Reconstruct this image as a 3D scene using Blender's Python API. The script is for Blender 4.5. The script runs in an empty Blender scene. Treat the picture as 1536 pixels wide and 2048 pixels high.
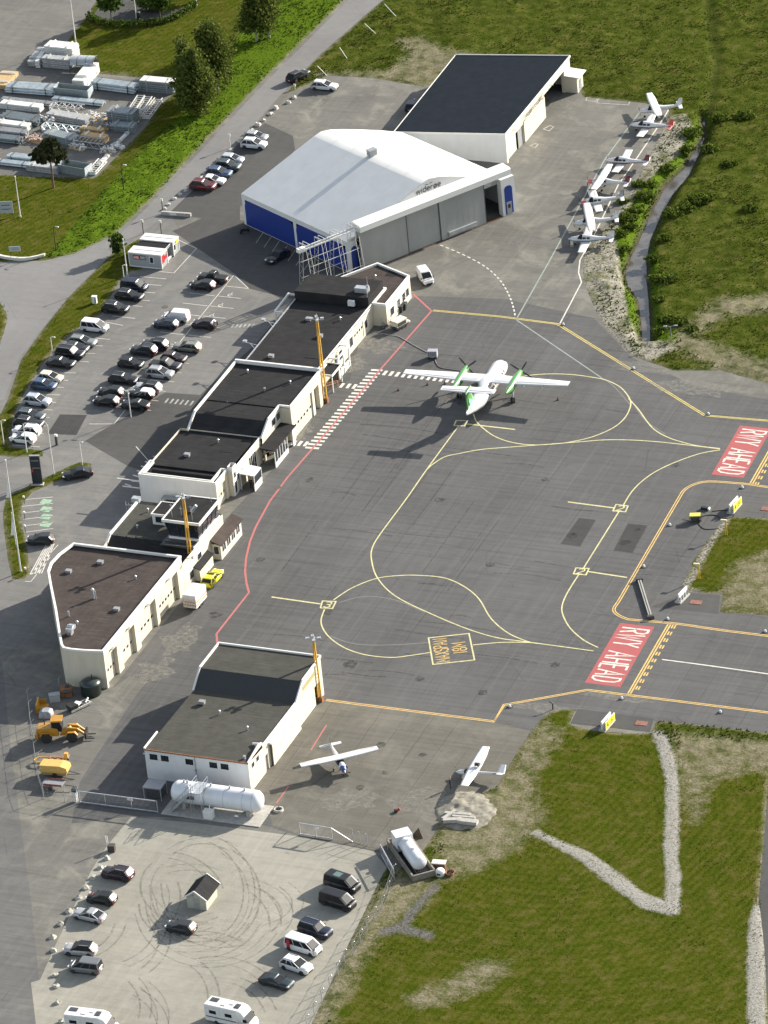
import bpy, bmesh, math, random
import numpy as np
from mathutils import Vector, Matrix, Euler
from mathutils.geometry import tessellate_polygon
random.seed(7); RNG = np.random.default_rng(7)
SC = bpy.context.scene
COL = SC.collection
PI = math.pi
# ------------------------------------------------------------------ survey of the site
# The camera was resected from verticals, the terminal frontage and the apron lines; at() turns a spot of
# the survey picture into the point of the plane z = h it shows, so every thing stands at its real place.
W_, H_ = 1536, 2048
PITCH, ROLL, FOC, DIST, AZ = math.radians(29), math.radians(5.75), 11000.0, 820.0, math.radians(24.5)
_r = Vector((math.cos(AZ), math.sin(AZ), 0)); _g = Vector((-math.sin(AZ), math.cos(AZ), 0)); _z = Vector((0, 0, 1))
_fw = _g * math.cos(PITCH) - _z * math.sin(PITCH); _up = _g * math.sin(PITCH) + _z * math.cos(PITCH)
_ix = math.cos(ROLL) * _r - math.sin(ROLL) * _up; _iy = math.sin(ROLL) * _r + math.cos(ROLL) * _up
CAM = -_fw * DIST
def at(x, y, h=0.0):
    d = _ix * ((x - W_ / 2) / FOC) - _iy * ((y - H_ / 2) / FOC) + _fw
    return CAM + d * ((h - CAM.z) / d.z)
def ats(pts, h=0.0): return [at(x, y, h) for x, y in pts]
def heading(a, b, h=0.0):
    d = at(*b, h) - at(*a, h); return math.atan2(d.y, d.x)
# ------------------------------------------------------------------ materials
MATS = {}
def _mat(name):
    m = bpy.data.materials.new(name); m.use_nodes = True
    nt = m.node_tree; b = nt.nodes['Principled BSDF']
    MATS[name] = m
    return m, nt, b
class NT:
    def __init__(s, nt): s.nt = nt; s.n = nt.nodes; s.l = nt.links
    def new(s, t, **kw):
        n = s.n.new(t)
        for k, v in kw.items(): setattr(n, k, v)
        return n
    def link(s, a, b): s.l.new(a, b)
    def coord(s, kind='Object', scale=(1, 1, 1), rot=(0, 0, 0)):
        if kind == 'World':
            g = s.new('ShaderNodeNewGeometry'); o = g.outputs['Position']
        else:
            t = s.new('ShaderNodeTexCoord'); o = t.outputs[kind]
        m = s.new('ShaderNodeMapping'); m.inputs['Scale'].default_value = scale; m.inputs['Rotation'].default_value = rot
        s.link(o, m.inputs['Vector']); return m.outputs['Vector']
    def noise(s, vec, scale, detail=3, rough=0.55, dist=0.0):
        n = s.new('ShaderNodeTexNoise'); n.inputs['Scale'].default_value = scale; n.inputs['Detail'].default_value = detail
        n.inputs['Roughness'].default_value = rough; n.inputs['Distortion'].default_value = dist
        s.link(vec, n.inputs['Vector']); return n.outputs['Fac']
    def ramp(s, fac, stops):
        r = s.new('ShaderNodeValToRGB'); e = r.color_ramp.elements
        while len(e) > 1: e.remove(e[0])
        first = True
        for p, c in stops:
            if not hasattr(c, '__len__'): c = (c, c, c)
            if first: e[0].position = p; e[0].color = (*c, 1); first = False
            else: q = e.new(p); q.color = (*c, 1)
        s.link(fac, r.inputs['Fac']); return r.outputs['Color']
    def val(s, v):
        n = s.new('ShaderNodeValue'); n.outputs[0].default_value = v; return n.outputs[0]
    def rgb(s, c):
        n = s.new('ShaderNodeRGB'); n.outputs[0].default_value = (*c, 1); return n.outputs[0]
    def math(s, op, a, b=None, clamp=False):
        n = s.new('ShaderNodeMath', operation=op); n.use_clamp = clamp
        for i, v in enumerate((a, b)):
            if v is None: continue
            if isinstance(v, (int, float)): n.inputs[i].default_value = v
            else: s.link(v, n.inputs[i])
        return n.outputs[0]
    def mix(s, fac, a, b, mode='MIX'):
        n = s.new('ShaderNodeMix', data_type='RGBA', blend_type=mode)
        if isinstance(fac, (int, float)): n.inputs[0].default_value = fac
        else: s.link(fac, n.inputs[0])
        for k, v in ((6, a), (7, b)):
            if isinstance(v, tuple): n.inputs[k].default_value = (*v, 1)
            else: s.link(v, n.inputs[k])
        return n.outputs[2]
    def attr(s, name):
        n = s.new('ShaderNodeAttribute'); n.attribute_name = name; return n
    def bump(s, h, strength, dist, b):
        n = s.new('ShaderNodeBump'); n.inputs['Strength'].default_value = strength; n.inputs['Distance'].default_value = dist
        s.link(h, n.inputs['Height']); s.link(n.outputs['Normal'], b.inputs['Normal'])
def simple(name, col, rough=0.6, metal=0.0, coat=0.0, var=0.12, scale=3.0, spec=0.5, streak=False):
    if name in MATS: return MATS[name]
    m, nt, b = _mat(name); t = NT(nt)
    v = t.coord('Object', (1, 1, 0.35) if streak else (1, 1, 1))
    f = t.noise(v, scale, 4, 0.6)
    lo = tuple(c * (1 - var) for c in col); hi = tuple(min(1, c * (1 + var)) for c in col)
    t.link(t.ramp(f, [(0.3, lo), (0.7, hi)]), b.inputs['Base Color'])
    b.inputs['Roughness'].default_value = rough; b.inputs['Metallic'].default_value = metal
    b.inputs['Specular IOR Level'].default_value = spec
    b.inputs['Coat Weight'].default_value = coat; b.inputs['Coat Roughness'].default_value = 0.08
    return m
def paint(name, col, rough=0.32, metal=0.0):
    return simple(name, col, rough, metal, 0.6, 0.04, 1.5)
# ------------------------------------------------------------------ mesh building
class MB:
    def __init__(s): s.v = []; s.f = []; s.mi = []; s.sm = []
    def add(s, verts, faces, mi=0, smooth=False):
        o = len(s.v); s.v += [tuple(p) for p in verts]
        for f in faces: s.f.append(tuple(i + o for i in f)); s.mi.append(mi); s.sm.append(smooth)
        return s
    def box(s, c, size, rz=0.0, mi=0, M=None):
        x, y, z = (k / 2 for k in size); R = Matrix.Rotation(rz, 3, 'Z')
        vs = [Vector(c) + R @ Vector((a * x, b * y, d * z)) for d in (-1, 1) for a, b in ((-1, -1), (1, -1), (1, 1), (-1, 1))]
        if M is not None: vs = [M @ p for p in vs]
        return s.add(vs, [(3, 2, 1, 0), (4, 5, 6, 7), (0, 1, 5, 4), (1, 2, 6, 5), (2, 3, 7, 6), (3, 0, 4, 7)], mi)
    def bar(s, a, b, w, h=None, mi=0, upv=(0, 0, 1)):
        a = Vector(a); b = Vector(b); h = h or w; d = (b - a).normalized(); u = Vector(upv)
        if abs(d.dot(u)) > 0.95: u = Vector((0, 1, 0))
        x = d.cross(u).normalized() * (w / 2); y = x.cross(d).normalized() * (h / 2)
        vs = [p + q for p in (a, b) for q in (-x - y, x - y, x + y, -x + y)]
        return s.add(vs, [(3, 2, 1, 0), (4, 5, 6, 7), (0, 1, 5, 4), (1, 2, 6, 5), (2, 3, 7, 6), (3, 0, 4, 7)], mi)
    def tube(s, pts, r, n=8, mi=0, cap=True, smooth=True):
        pts = [Vector(p) for p in pts]; k = len(pts); rs = r if hasattr(r, '__len__') else [r] * k
        vs = []; prev = None
        for i, p in enumerate(pts):
            d = (pts[min(i + 1, k - 1)] - pts[max(i - 1, 0)]).normalized()
            u = Vector((0, 0, 1)) if abs(d.z) < 0.95 else Vector((1, 0, 0))
            if prev is not None:
                x = (prev - d * prev.dot(d)).normalized()
            else: x = d.cross(u).normalized()
            prev = x; y = d.cross(x)
            vs += [p + (x * math.cos(2 * PI * j / n) + y * math.sin(2 * PI * j / n)) * rs[i] for j in range(n)]
        fs = [(i * n + j, i * n + (j + 1) % n, (i + 1) * n + (j + 1) % n, (i + 1) * n + j) for i in range(k - 1) for j in range(n)]
        s.add(vs, fs, mi, smooth)
        if cap: s.add(vs[:n], [tuple(range(n))[::-1]], mi); s.add(vs[-n:], [tuple(range(n))], mi)
        return s
    def cyl(s, a, b, r, n=12, mi=0, r2=None): return s.tube([a, b], [r, r if r2 is None else r2], n, mi)
    def ring_loft(s, rings, mi=0, cap=True, smooth=True, closed=True):
        n = len(rings[0]); vs = [p for r in rings for p in r]
        m = n if closed else n - 1
        fs = [(i * n + j, i * n + (j + 1) % n, (i + 1) * n + (j + 1) % n, (i + 1) * n + j) for i in range(len(rings) - 1) for j in range(m)]
        s.add(vs, fs, mi, smooth)
        if cap and closed: s.add(rings[0], [tuple(range(n))[::-1]], mi); s.add(rings[-1], [tuple(range(n))], mi)
        return s
    def poly(s, pts, mi=0):            # flat polygon, any outline
        pts = [Vector(p) for p in pts]
        tr = tessellate_polygon([pts]); out = []
        for a, b, c in tr:
            n = (pts[b] - pts[a]).cross(pts[c] - pts[a])
            out.append((a, b, c) if n.z >= 0 else (a, c, b))
        return s.add(pts, out, mi)
    def prism(s, pts, z0, z1, mi=0, top=None, bottom=False):
        pts = [Vector((p[0], p[1], 0)) for p in pts]
        area = sum(pts[i].x * pts[(i + 1) % len(pts)].y - pts[(i + 1) % len(pts)].x * pts[i].y for i in range(len(pts)))
        if area < 0: pts = pts[::-1]
        n = len(pts); lo = [Vector((p.x, p.y, z0)) for p in pts]; hi = [Vector((p.x, p.y, z1)) for p in pts]
        s.add(lo + hi, [(i, (i + 1) % n, n + (i + 1) % n, n + i) for i in range(n)], mi)
        s.poly(hi, mi if top is None else top)
        return s
    def strip(s, pts, w, z, mi=0, closed=False):      # flat ribbon along a polyline
        P = [Vector((p[0], p[1], 0)) for p in pts]; k = len(P); L = []; R = []
        for i in range(k):
            a = P[(i - 1) % k] if closed or i > 0 else None; b = P[(i + 1) % k] if closed or i < k - 1 else None
            d1 = (P[i] - a).normalized() if a is not None else (b - P[i]).normalized()
            d2 = (b - P[i]).normalized() if b is not None else d1
            t = (d1 + d2).normalized(); nrm = Vector((-t.y, t.x, 0)); c = max(0.4, nrm.dot(Vector((-d1.y, d1.x, 0))))
            L.append(P[i] + nrm * (w / 2 / c)); R.append(P[i] - nrm * (w / 2 / c))
        vs = [Vector((p.x, p.y, z)) for p in L + R]
        m = k if closed else k - 1
        return s.add(vs, [(k + i, k + (i + 1) % k, (i + 1) % k, i) for i in range(m)], mi)
    def build(s, name, mats, parent=None, loc=None, rz=0.0, mesh=None):
        if not isinstance(mats, (list, tuple)): mats = [mats]
        me = bpy.data.meshes.new(name); me.from_pydata(s.v, [], s.f)
        for m in mats: me.materials.append(m)
        me.polygons.foreach_set('material_index', s.mi); me.polygons.foreach_set('use_smooth', s.sm)
        me.update()
        return link(name, me, parent, loc, rz)
def link(name, me, parent=None, loc=None, rz=0.0):
    o = bpy.data.objects.new(name, me); COL.objects.link(o)
    if parent is not None: o.parent = parent
    if loc is not None: o.location = loc
    if rz: o.rotation_euler = (0, 0, rz)
    return o
def tag(o, label=None, cat=None, group=None, kind=None):
    if label: o['label'] = label
    if cat: o['category'] = cat
    if group: o['group'] = group
    if kind: o['kind'] = kind
    return o
def thing(name, label, cat, loc=(0, 0, 0), rz=0.0, group=None):
    o = link(name, None, None, loc, rz); o.empty_display_size = 0.5
    return tag(o, label, cat, group)
KIDS = {}
def kids(o):
    return list(o.children)
def copy_tree(o, parent=None):
    c = o.copy(); COL.objects.link(c)
    if parent is not None: c.parent = parent
    for ch in kids(o): copy_tree(ch, c)
    return c
def dup(o, loc, rz, label, group=None, scale=None):
    c = copy_tree(o); c.location = loc; c.rotation_euler = (0, 0, rz)
    if scale is not None: c.scale = (scale,) * 3 if not hasattr(scale, '__len__') else scale
    c['label'] = label
    if group: c['group'] = group
    return c
def spline(pts, n=8, closed=False):        # Catmull-Rom through plane points
    P = [Vector(p) for p in pts]; k = len(P); out = []
    rng = range(k) if closed else range(k - 1)
    for i in rng:
        g = lambda j: P[j % k] if closed else P[max(0, min(k - 1, j))]
        a, b, c, d = g(i - 1), g(i), g(i + 1), g(i + 2)
        for j in range(n):
            t = j / n
            out.append(0.5 * ((2 * b) + (c - a) * t + (2 * a - 5 * b + 4 * c - d) * t * t + (3 * b - a - 3 * c + d) * t ** 3))
    if not closed: out.append(P[-1])
    return out
# letters as flat strokes (unit cell 0..w by 0..1)
FONT = {
 'A': (0.7, [[(0, 0), (.35, 1), (.7, 0)], [(.13, .36), (.57, .36)]]), 'D': (.62, [[(0, 0), (0, 1), (.3, 1), (.55, .85), (.62, .5), (.55, .15), (.3, 0), (0, 0)]]),
 'E': (.55, [[(.55, 1), (0, 1), (0, 0), (.55, 0)], [(0, .52), (.45, .52)]]), 'H': (.62, [[(0, 0), (0, 1)], [(.62, 0), (.62, 1)], [(0, .5), (.62, .5)]]),
 'R': (.62, [[(0, 0), (0, 1), (.4, 1), (.6, .88), (.6, .64), (.4, .52), (0, .52)], [(.3, .52), (.62, 0)]]), 'W': (.8, [[(0, 1), (.2, 0), (.4, .8), (.6, 0), (.8, 1)]]),
 'Y': (.62, [[(0, 1), (.31, .5), (.62, 1)], [(.31, .5), (.31, 0)]]), 'M': (.75, [[(0, 0), (0, 1), (.375, .35), (.75, 1), (.75, 0)]]),
 'X': (.6, [[(0, 0), (.6, 1)], [(0, 1), (.6, 0)]]), 'S': (.55, [[(.55, .85), (.4, 1), (.12, 1), (0, .85), (0, .65), (.12, .53), (.43, .47), (.55, .35), (.55, .15), (.43, 0), (.12, 0), (0, .15)]]),
 'P': (.58, [[(0, 0), (0, 1), (.4, 1), (.58, .88), (.58, .62), (.4, .5), (0, .5)]]), 'N': (.62, [[(0, 0), (0, 1), (.62, 0), (.62, 1)]]),
 '1': (.15, [[(.08, 0), (.08, 1)]]), '8': (.55, [[(.27, .53), (.05, .65), (.05, .88), (.2, 1), (.35, 1), (.5, .88), (.5, .65), (.27, .53), (.02, .38), (.02, .12), (.2, 0), (.35, 0), (.53, .12), (.53, .38), (.27, .53)]]),
 '2': (.55, [[(0, .8), (.1, .96), (.27, 1), (.45, .96), (.53, .8), (.5, .62), (0, 0), (.55, 0)]]), '3': (.55, [[(0, .9), (.15, 1), (.38, 1), (.52, .88), (.52, .66), (.36, .54), (.2, .53), (.38, .5), (.55, .36), (.55, .13), (.38, 0), (.15, 0), (0, .1)]]),
 'I': (.1, [[(.05, 0), (.05, 1)]]), 'V': (.62, [[(0, 1), (.31, 0), (.62, 1)]]), 'B': (.58, [[(0, 0), (0, 1), (.38, 1), (.54, .88), (.54, .66), (.4, .53), (.58, .38), (.58, .12), (.4, 0), (0, 0)], [(0, .53), (.4, .53)]]),
 'U': (.6, [[(0, 1), (0, .18), (.12, 0), (.48, 0), (.6, .18), (.6, 1)]]), 'G': (.62, [[(.6, .85), (.45, 1), (.15, 1), (0, .82), (0, .18), (.15, 0), (.47, 0), (.6, .15), (.6, .45), (.35, .45)]]),
 'T': (.6, [[(0, 1), (.6, 1)], [(.3, 1), (.3, 0)]]), 'L': (.5, [[(0, 1), (0, 0), (.5, 0)]]), 'K': (.58, [[(0, 0), (0, 1)], [(.56, 1), (0, .45)], [(.2, .6), (.58, 0)]]), 'F': (.52, [[(.52, 1), (0, 1), (0, 0)], [(0, .52), (.42, .52)]]),
 'w': (.72, [[(0, .62), (.18, 0), (.36, .6), (.54, 0), (.72, .62)]]), 'i': (.12, [[(.06, 0), (.06, .62)], [(.06, .78), (.06, .88)]]), 'd': (.5, [[(.5, 1), (.5, 0)], [(.5, .14), (.3, 0), (.1, .06), (0, .3), (.1, .56), (.3, .62), (.5, .48)]]),
 'e': (.5, [[(0, .33), (.5, .33), (.44, .54), (.25, .62), (.08, .54), (0, .3), (.08, .07), (.25, 0), (.46, .1)]]), 'r': (.32, [[(.02, 0), (.02, .62)], [(.02, .42), (.14, .6), (.32, .6)]]),
 'o': (.52, [[(.26, 0), (.06, .1), (0, .31), (.06, .54), (.26, .62), (.46, .54), (.52, .31), (.46, .1), (.26, 0)]]), 'ø': (.52, [[(.26, 0), (.06, .1), (0, .31), (.06, .54), (.26, .62), (.46, .54), (.52, .31), (.46, .1), (.26, 0)], [(.02, -.06), (.5, .68)]]),
 'O': (.62, [[(.31, 0), (.08, .1), (0, .5), (.08, .9), (.31, 1), (.54, .9), (.62, .5), (.54, .1), (.31, 0)]]), '-': (.35, [[(0, .5), (.35, .5)]]), ' ': (.35, []), 'a': (.5, [[(.5, .62), (.5, 0)], [(.5, .14), (.3, 0), (.1, .06), (0, .3), (.1, .56), (.3, .62), (.5, .48)]]),
 'v': (.46, [[(0, .62), (.23, 0), (.46, .62)]]), 'C': (.6, [[(.6, .84), (.45, 1), (.15, 1), (0, .8), (0, .2), (.15, 0), (.45, 0), (.6, .16)]]),
}
def text_strokes(txt, gap=0.22):
    x = 0; out = []
    for ch in txt:
        w, st = FONT[ch]
        for s_ in st: out.append([(x + px, py) for px, py in s_])
        x += w + gap
    return x - gap, out
def lettering(mb, txt, origin, ux, uy, height, width=None, stroke=0.1, gap=0.22, lift=(0, 0, 0), mi=0, center=False, thick=None):
    """strokes of a word as thin ribbons on the plane origin + ux*s + uy*t"""
    tw, st = text_strokes(txt, gap); ux = Vector(ux).normalized(); uy = Vector(uy).normalized(); o = Vector(origin) + Vector(lift)
    sx = (width / tw) if width else height
    if center: o = o - ux * (tw * sx / 2)
    nrm = ux.cross(uy).normalized(); k = 0
    for s_ in st:
        pts = [(a * sx, b * height) for a, b in s_]; closed = pts[0] == pts[-1]
        if closed: pts = pts[:-1]
        P = [Vector((a, b, 0)) for a, b in pts]; q = MB(); q.strip(P, stroke, 0, closed=closed)
        kk = nrm * (0.0015 * (k % 5)); k += 1
        mb.add([o + ux * v[0] + uy * v[1] + kk for v in q.v], q.f, mi)
    return tw * sx
# ------------------------------------------------------------------ sky, sun, camera
wd = bpy.data.worlds.new('World'); SC.world = wd; wd.use_nodes = True
SUN_EL, SUN_AZ = math.radians(23), math.radians(55.5)
_b = wd.node_tree.nodes['Background']; _s = wd.node_tree.nodes.new('ShaderNodeTexSky'); _s.sky_type = 'NISHITA'
_s.sun_disc = False; _s.sun_elevation = SUN_EL; _s.sun_rotation = PI / 2 - SUN_AZ; _s.dust_density = 1.2; _s.air_density = 1.0; _s.ozone_density = 1.0
_h = wd.node_tree.nodes.new('ShaderNodeHueSaturation'); _h.inputs['Saturation'].default_value = 0.55; wd.node_tree.links.new(_s.outputs[0], _h.inputs['Color']); wd.node_tree.links.new(_h.outputs[0], _b.inputs['Color']); _b.inputs['Strength'].default_value = 0.10
_l = bpy.data.lights.new('sun', 'SUN'); _l.energy = 4.5; _l.angle = math.radians(0.5); _l.color = (1.0, 0.92, 0.80)
_o = bpy.data.objects.new('sun', _l); COL.objects.link(_o)
_sd = Vector((math.cos(SUN_EL) * math.cos(SUN_AZ), math.cos(SUN_EL) * math.sin(SUN_AZ), math.sin(SUN_EL)))
_o.rotation_euler = _sd.to_track_quat('Z', 'Y').to_euler(); _o.location = (0, 0, 120)
_c = bpy.data.cameras.new('camera'); _co = bpy.data.objects.new('camera', _c); COL.objects.link(_co)
_c.sensor_fit = 'HORIZONTAL'; _c.sensor_width = 36; _c.lens = FOC / W_ * 36; _c.clip_start = 1; _c.clip_end = 9000
_co.matrix_world = Matrix(((_ix.x, _iy.x, -_fw.x, CAM.x), (_ix.y, _iy.y, -_fw.y, CAM.y), (_ix.z, _iy.z, -_fw.z, CAM.z), (0, 0, 0, 1)))
SC.camera = _co
SC.view_settings.view_transform = 'Standard'; SC.view_settings.look = 'None'; SC.view_settings.exposure = 1.35; SC.view_settings.gamma = 1
SC.render.engine = 'CYCLES'; SC.cycles.max_bounces = 5; SC.cycles.transparent_max_bounces = 8
# ------------------------------------------------------------------ zones of the ground (outlines surveyed)
Z = {}
Z['paved'] = [
 [(-150,-60),(195,-60),(193,0),(165,40),(130,85),(150,130),(192,148),(350,163),(346,188),(318,210),(288,255),(232,312),(190,355),(60,352),(-150,340)],
 [(-150,526),(0,525),(90,522),(150,508),(230,470),(300,402),(440,252),(520,168),(690,0),(750,-60),(830,-60),(765,0),(640,110),(590,160),(570,190),(655,152),(745,157),(845,174),(960,140),(1140,150),(1166,195),
  (1290,207),(1338,222),(1322,262),(1250,405),(1192,470),(1166,512),(1164,560),(1188,618),(1212,660),(1262,712),(1345,742),(1440,742),(1560,775),(1700,800),(1700,1490),(1500,1460),(1310,1440),(1300,1466),(1228,1466),(1178,1458),(1141,1448),
  (1154,1416),(1107,1420),(1083,1434),(1062,1460),(1035,1498),(1013,1537),(992,1572),(930,1600),(885,1625),(865,1668),(845,1700),(800,1735),(768,1738),(742,1790),(690,1900),(620,2048),(560,2180),(-200,2180),(-200,1000)],
  [(1540,1540),(1532,1660),(1519,1810),(1531,1900),(1536,1990),(1545,2150),(1700,2150),(1700,1540)],
]
Z['island'] = [
 [(277,477),(292,470),(283,500),(288,540),(262,543),(240,563),(203,630),(163,653),(133,677),(93,720),(67,760),(47,793),(30,830),(20,880),(27,893),(87,900),(88,914),(20,915),(-60,905),(-60,835),(0,827),(13,800),(40,720),(83,660),(133,597),(187,543),(220,510)],
 [(183,925),(185,933),(133,957),(67,984),(47,1007),(43,1037),(55,1083),(62,1147),(50,1160),(23,1160),(13,1117),(3,1033),(10,993),(33,983),(80,960),(140,930),(160,923)],
 [(-60,590),(0,600),(14,622),(17,640),(8,672),(0,690),(-60,760)],
 [(1410,1085),(1440,1045),(1455,1033),(1536,1036),(1700,1060),(1700,1255),(1536,1232),(1437,1226),(1443,1190),(1375,1184),(1362,1172),(1385,1120)],
]
Z['lawn'] = [
 [(-200,340),(190,358),(235,314),(290,258),(318,213),(350,165),(190,146),(130,83),(190,20),(400,-60),(500,-60),(440,120),(440,165),(330,262),(250,330),(130,470),(90,515),(-150,520)],
 [(1050,1470),(1110,1425),(1150,1420),(1140,1455),(1300,1470),(1345,1500),(1536,1500),(1700,1520),(1700,2200),(600,2200),(740,1850),(830,1740),(900,1700),(1010,1640),(1000,1580)],
]
Z['lawn'] += Z['island']
Z['gravel'] = [[(1338,232),(1372,228),(1386,250),(1352,312),(1312,345),(1270,395),(1228,470),(1238,512),(1246,562),(1254,622),(1279,672),(1344,684),(1350,700),(1300,722),(1262,714),(1208,660),(1186,618),(1162,560),(1166,510),(1196,466),(1250,402),(1322,262)],[(1412,1178),(1380,1186),(1365,1170),(1400,1110),(1446,1038),(1460,1035),(1455,1050),(1425,1090),(1395,1150),(1378,1176)]]
Z['path'] = [[(1303,1462),(1326,1462),(1344,1500),(1356,1545),(1358,1640),(1356,1720),(1362,1760),(1358,1830),(1340,1832),(1285,1818),(1225,1775),(1160,1722),(1100,1688),(1060,1668),(1072,1660),(1120,1682),(1180,1706),(1235,1746),(1290,1788),(1330,1802),(1334,1760),(1328,1700),(1330,1640),(1332,1560),(1322,1520)],[(1508,1808),(1525,1812),(1530,1900),(1532,2050),(1532,2150),(1492,2150),(1496,2048),(1494,1920),(1498,1850)]]
Z['track'] = [[(872,1764),(880,1772),(830,1830),(818,1852),(870,1868),(860,1880),(800,1866),(762,1872),(760,1860),(800,1846),(815,1822)]]
Z['bare'] = [
 [(870,1660),(930,1600),(995,1575),(1040,1500),(1085,1440),(1120,1470),(1060,1560),(1080,1640),(1040,1690),(960,1740),(890,1760)],
 [(1445,1190),(1470,1130),(1536,1105),(1700,1120),(1700,1235),(1536,1226),(1440,1218)],
 [(1345,1470),(1500,1480),(1700,1500),(1700,1560),(1500,1540),(1420,1560),(1390,1640),(1365,1560)],
 [(640,150),(750,155),(850,175),(905,145),(985,120),(900,105),(840,75),(800,80),(820,110),(780,140)],
 [(1340,690),(1440,742),(1560,772),(1700,800),(1700,745),(1536,730),(1430,690),(1360,665)],
 [(1360,660),(1440,600),(1536,590),(1640,600),(1640,625),(1536,622),(1450,632),(1400,665)],
 [(820,1990),(880,1975),(960,1925),(1010,1930),(985,1965),(900,2000),(840,2015)],
 [(740,1800),(800,1735),(870,1770),(820,1830),(760,1860),(690,1990),(630,2100),(600,2100),(690,1890)],
 [(190,148),(240,148),(330,160),(260,168)],
]
Z['lush'] = [
 [(90,515),(150,508),(230,470),(300,402),(440,252),(520,168),(690,0),(750,-60),(520,-60),(500,20),(440,160),(330,262),(250,335),(185,410),(140,460),(105,500)],
 [(1385,250),(1400,225),(1425,230),(1412,262),(1400,300),(1380,345),(1345,380),(1322,425),(1305,470),(1320,540),(1315,600),(1325,660),(1360,665),(1355,690),(1276,672),(1252,622),(1240,512),(1228,470),(1270,395),(1312,345),(1352,312)],
]
Z['stream'] = [
 [(1402,225),(1408,232),(1413,262),(1401,294),(1381,338),(1350,375),(1326,416),(1304,465),(1296,505),(1296,540),(1300,585),(1303,640),(1303,676),(1278,676),(1279,640),(1272,590),(1250,560),(1246,535),(1258,500),(1280,455),(1302,404),(1326,360),(1363,326),(1387,286),(1402,262)],
]
Z['ditch'] = [[(1404,232),(1416,200),(1420,160),(1428,127),(1422,97),(1416,60),(1410,17),(1408,-60),(1422,-60),(1424,17),(1428,60),(1434,97),(1440,127),(1430,160),(1428,200),(1414,238)]]
def sd_poly(X, Y, poly):
    P = [(p.x, p.y) for p in poly]; n = len(P); d2 = np.full(X.shape, 1e12); ins = np.zeros(X.shape, bool)
    for i in range(n):
        ax, ay = P[i]; bx, by = P[(i + 1) % n]; ex, ey = bx - ax, by - ay; L = ex * ex + ey * ey + 1e-9
        t = np.clip(((X - ax) * ex + (Y - ay) * ey) / L, 0, 1)
        d2 = np.minimum(d2, (X - ax - t * ex) ** 2 + (Y - ay - t * ey) ** 2)
        c = (ay > Y) != (by > Y)
        ins ^= c & (X < (bx - ax) * (Y - ay) / ((by - ay) if abs(by - ay) > 1e-9 else 1e-9) + ax)
    d = np.sqrt(d2); return np.where(ins, d, -d)
def sd_zone(X, Y, name):
    out = np.full(X.shape, -1e6)
    for pl in Z[name]: out = np.maximum(out, sd_poly(X, Y, ats(pl)))
    return out
def vnoise(X, Y, cell, seed=0):
    rs = np.random.default_rng(seed); T = rs.random((256, 256))
    fx, fy = X / cell, Y / cell; ix, iy = np.floor(fx).astype(int), np.floor(fy).astype(int); tx, ty = fx - ix, fy - iy
    tx, ty = tx * tx * (3 - 2 * tx), ty * ty * (3 - 2 * ty); g = lambda a, b: T[a % 256, b % 256]
    return (g(ix, iy) * (1 - tx) + g(ix + 1, iy) * tx) * (1 - ty) + (g(ix, iy + 1) * (1 - tx) + g(ix + 1, iy + 1) * tx) * ty - 0.5
def smooth01(x): x = np.clip(x, 0, 1); return x * x * (3 - 2 * x)
def ground_height(X, Y, s=None):
    s = s or {k: sd_zone(X, Y, k) for k in ('paved', 'island', 'lawn', 'gravel', 'stream', 'lush', 'ditch', 'path')}
    paved = np.minimum(s['paved'], -s['island'])
    base = np.where(paved > 0, -0.12, 0.0) * 1.0
    base = -0.03 - np.clip(paved, -0.35, 0.35) * 0.26
    nat = smooth01(-paved / 3.0)
    rough = vnoise(X, Y, 1.1, 1) * 0.30 + vnoise(X, Y, 3.7, 2) * 0.5 + vnoise(X, Y, 14, 3) * 0.8
    lawn = smooth01((s['lawn'] + 0.6) / 1.5)
    h = base + nat * ((1 - lawn) * rough * 0.8 + lawn * (vnoise(X, Y, 2.6, 5) * 0.06 + vnoise(X, Y, 12, 6) * 0.2))
    gr = smooth01((s['gravel'] + 0.3) / 1.2)
    big = smooth01(s['gravel'] / 2.5)
    h = h + gr * nat * (vnoise(X, Y, 0.8, 8) * 0.35) + big * nat * (vnoise(X, Y, 1.5, 9) * 0.7)
    lu = smooth01((s['lush'] + 0.4) / 1.5); h = h + lu * nat * (np.abs(vnoise(X, Y, 0.9, 11)) * 0.7 - 0.05)
    st = smooth01((s['stream'] + 1.7) / 2.6); h = h * (1 - st) - 1.35 * st
    off = smooth01((-paved - 0.3) / 0.6) * (1 - smooth01((s['stream'] + 3.5) / 1.5)) ; h = np.where(off > 0.02, np.maximum(h, 0.02 + 0.05 * off), h)
    dt = smooth01((s['ditch'] + 1.3) / 1.8); h = h - 0.3 * dt
    pt = smooth01((s['path'] + 0.1) / 0.6); h = h + pt * 0.05 * (1 + vnoise(X, Y, 0.6, 21))
    return h
_u = np.arange(-92, 96, 0.42); _w = np.arange(-175, 215, 0.5)
U, Wd = np.meshgrid(_u, _w); U = U * (1 + (Wd + 175) * 0.0006)
GX = U * _r.x + Wd * _g.x; GY = U * _r.y + Wd * _g.y
SD = {k: sd_zone(GX, GY, k) for k in Z}
GZ = ground_height(GX, GY, SD)
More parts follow.
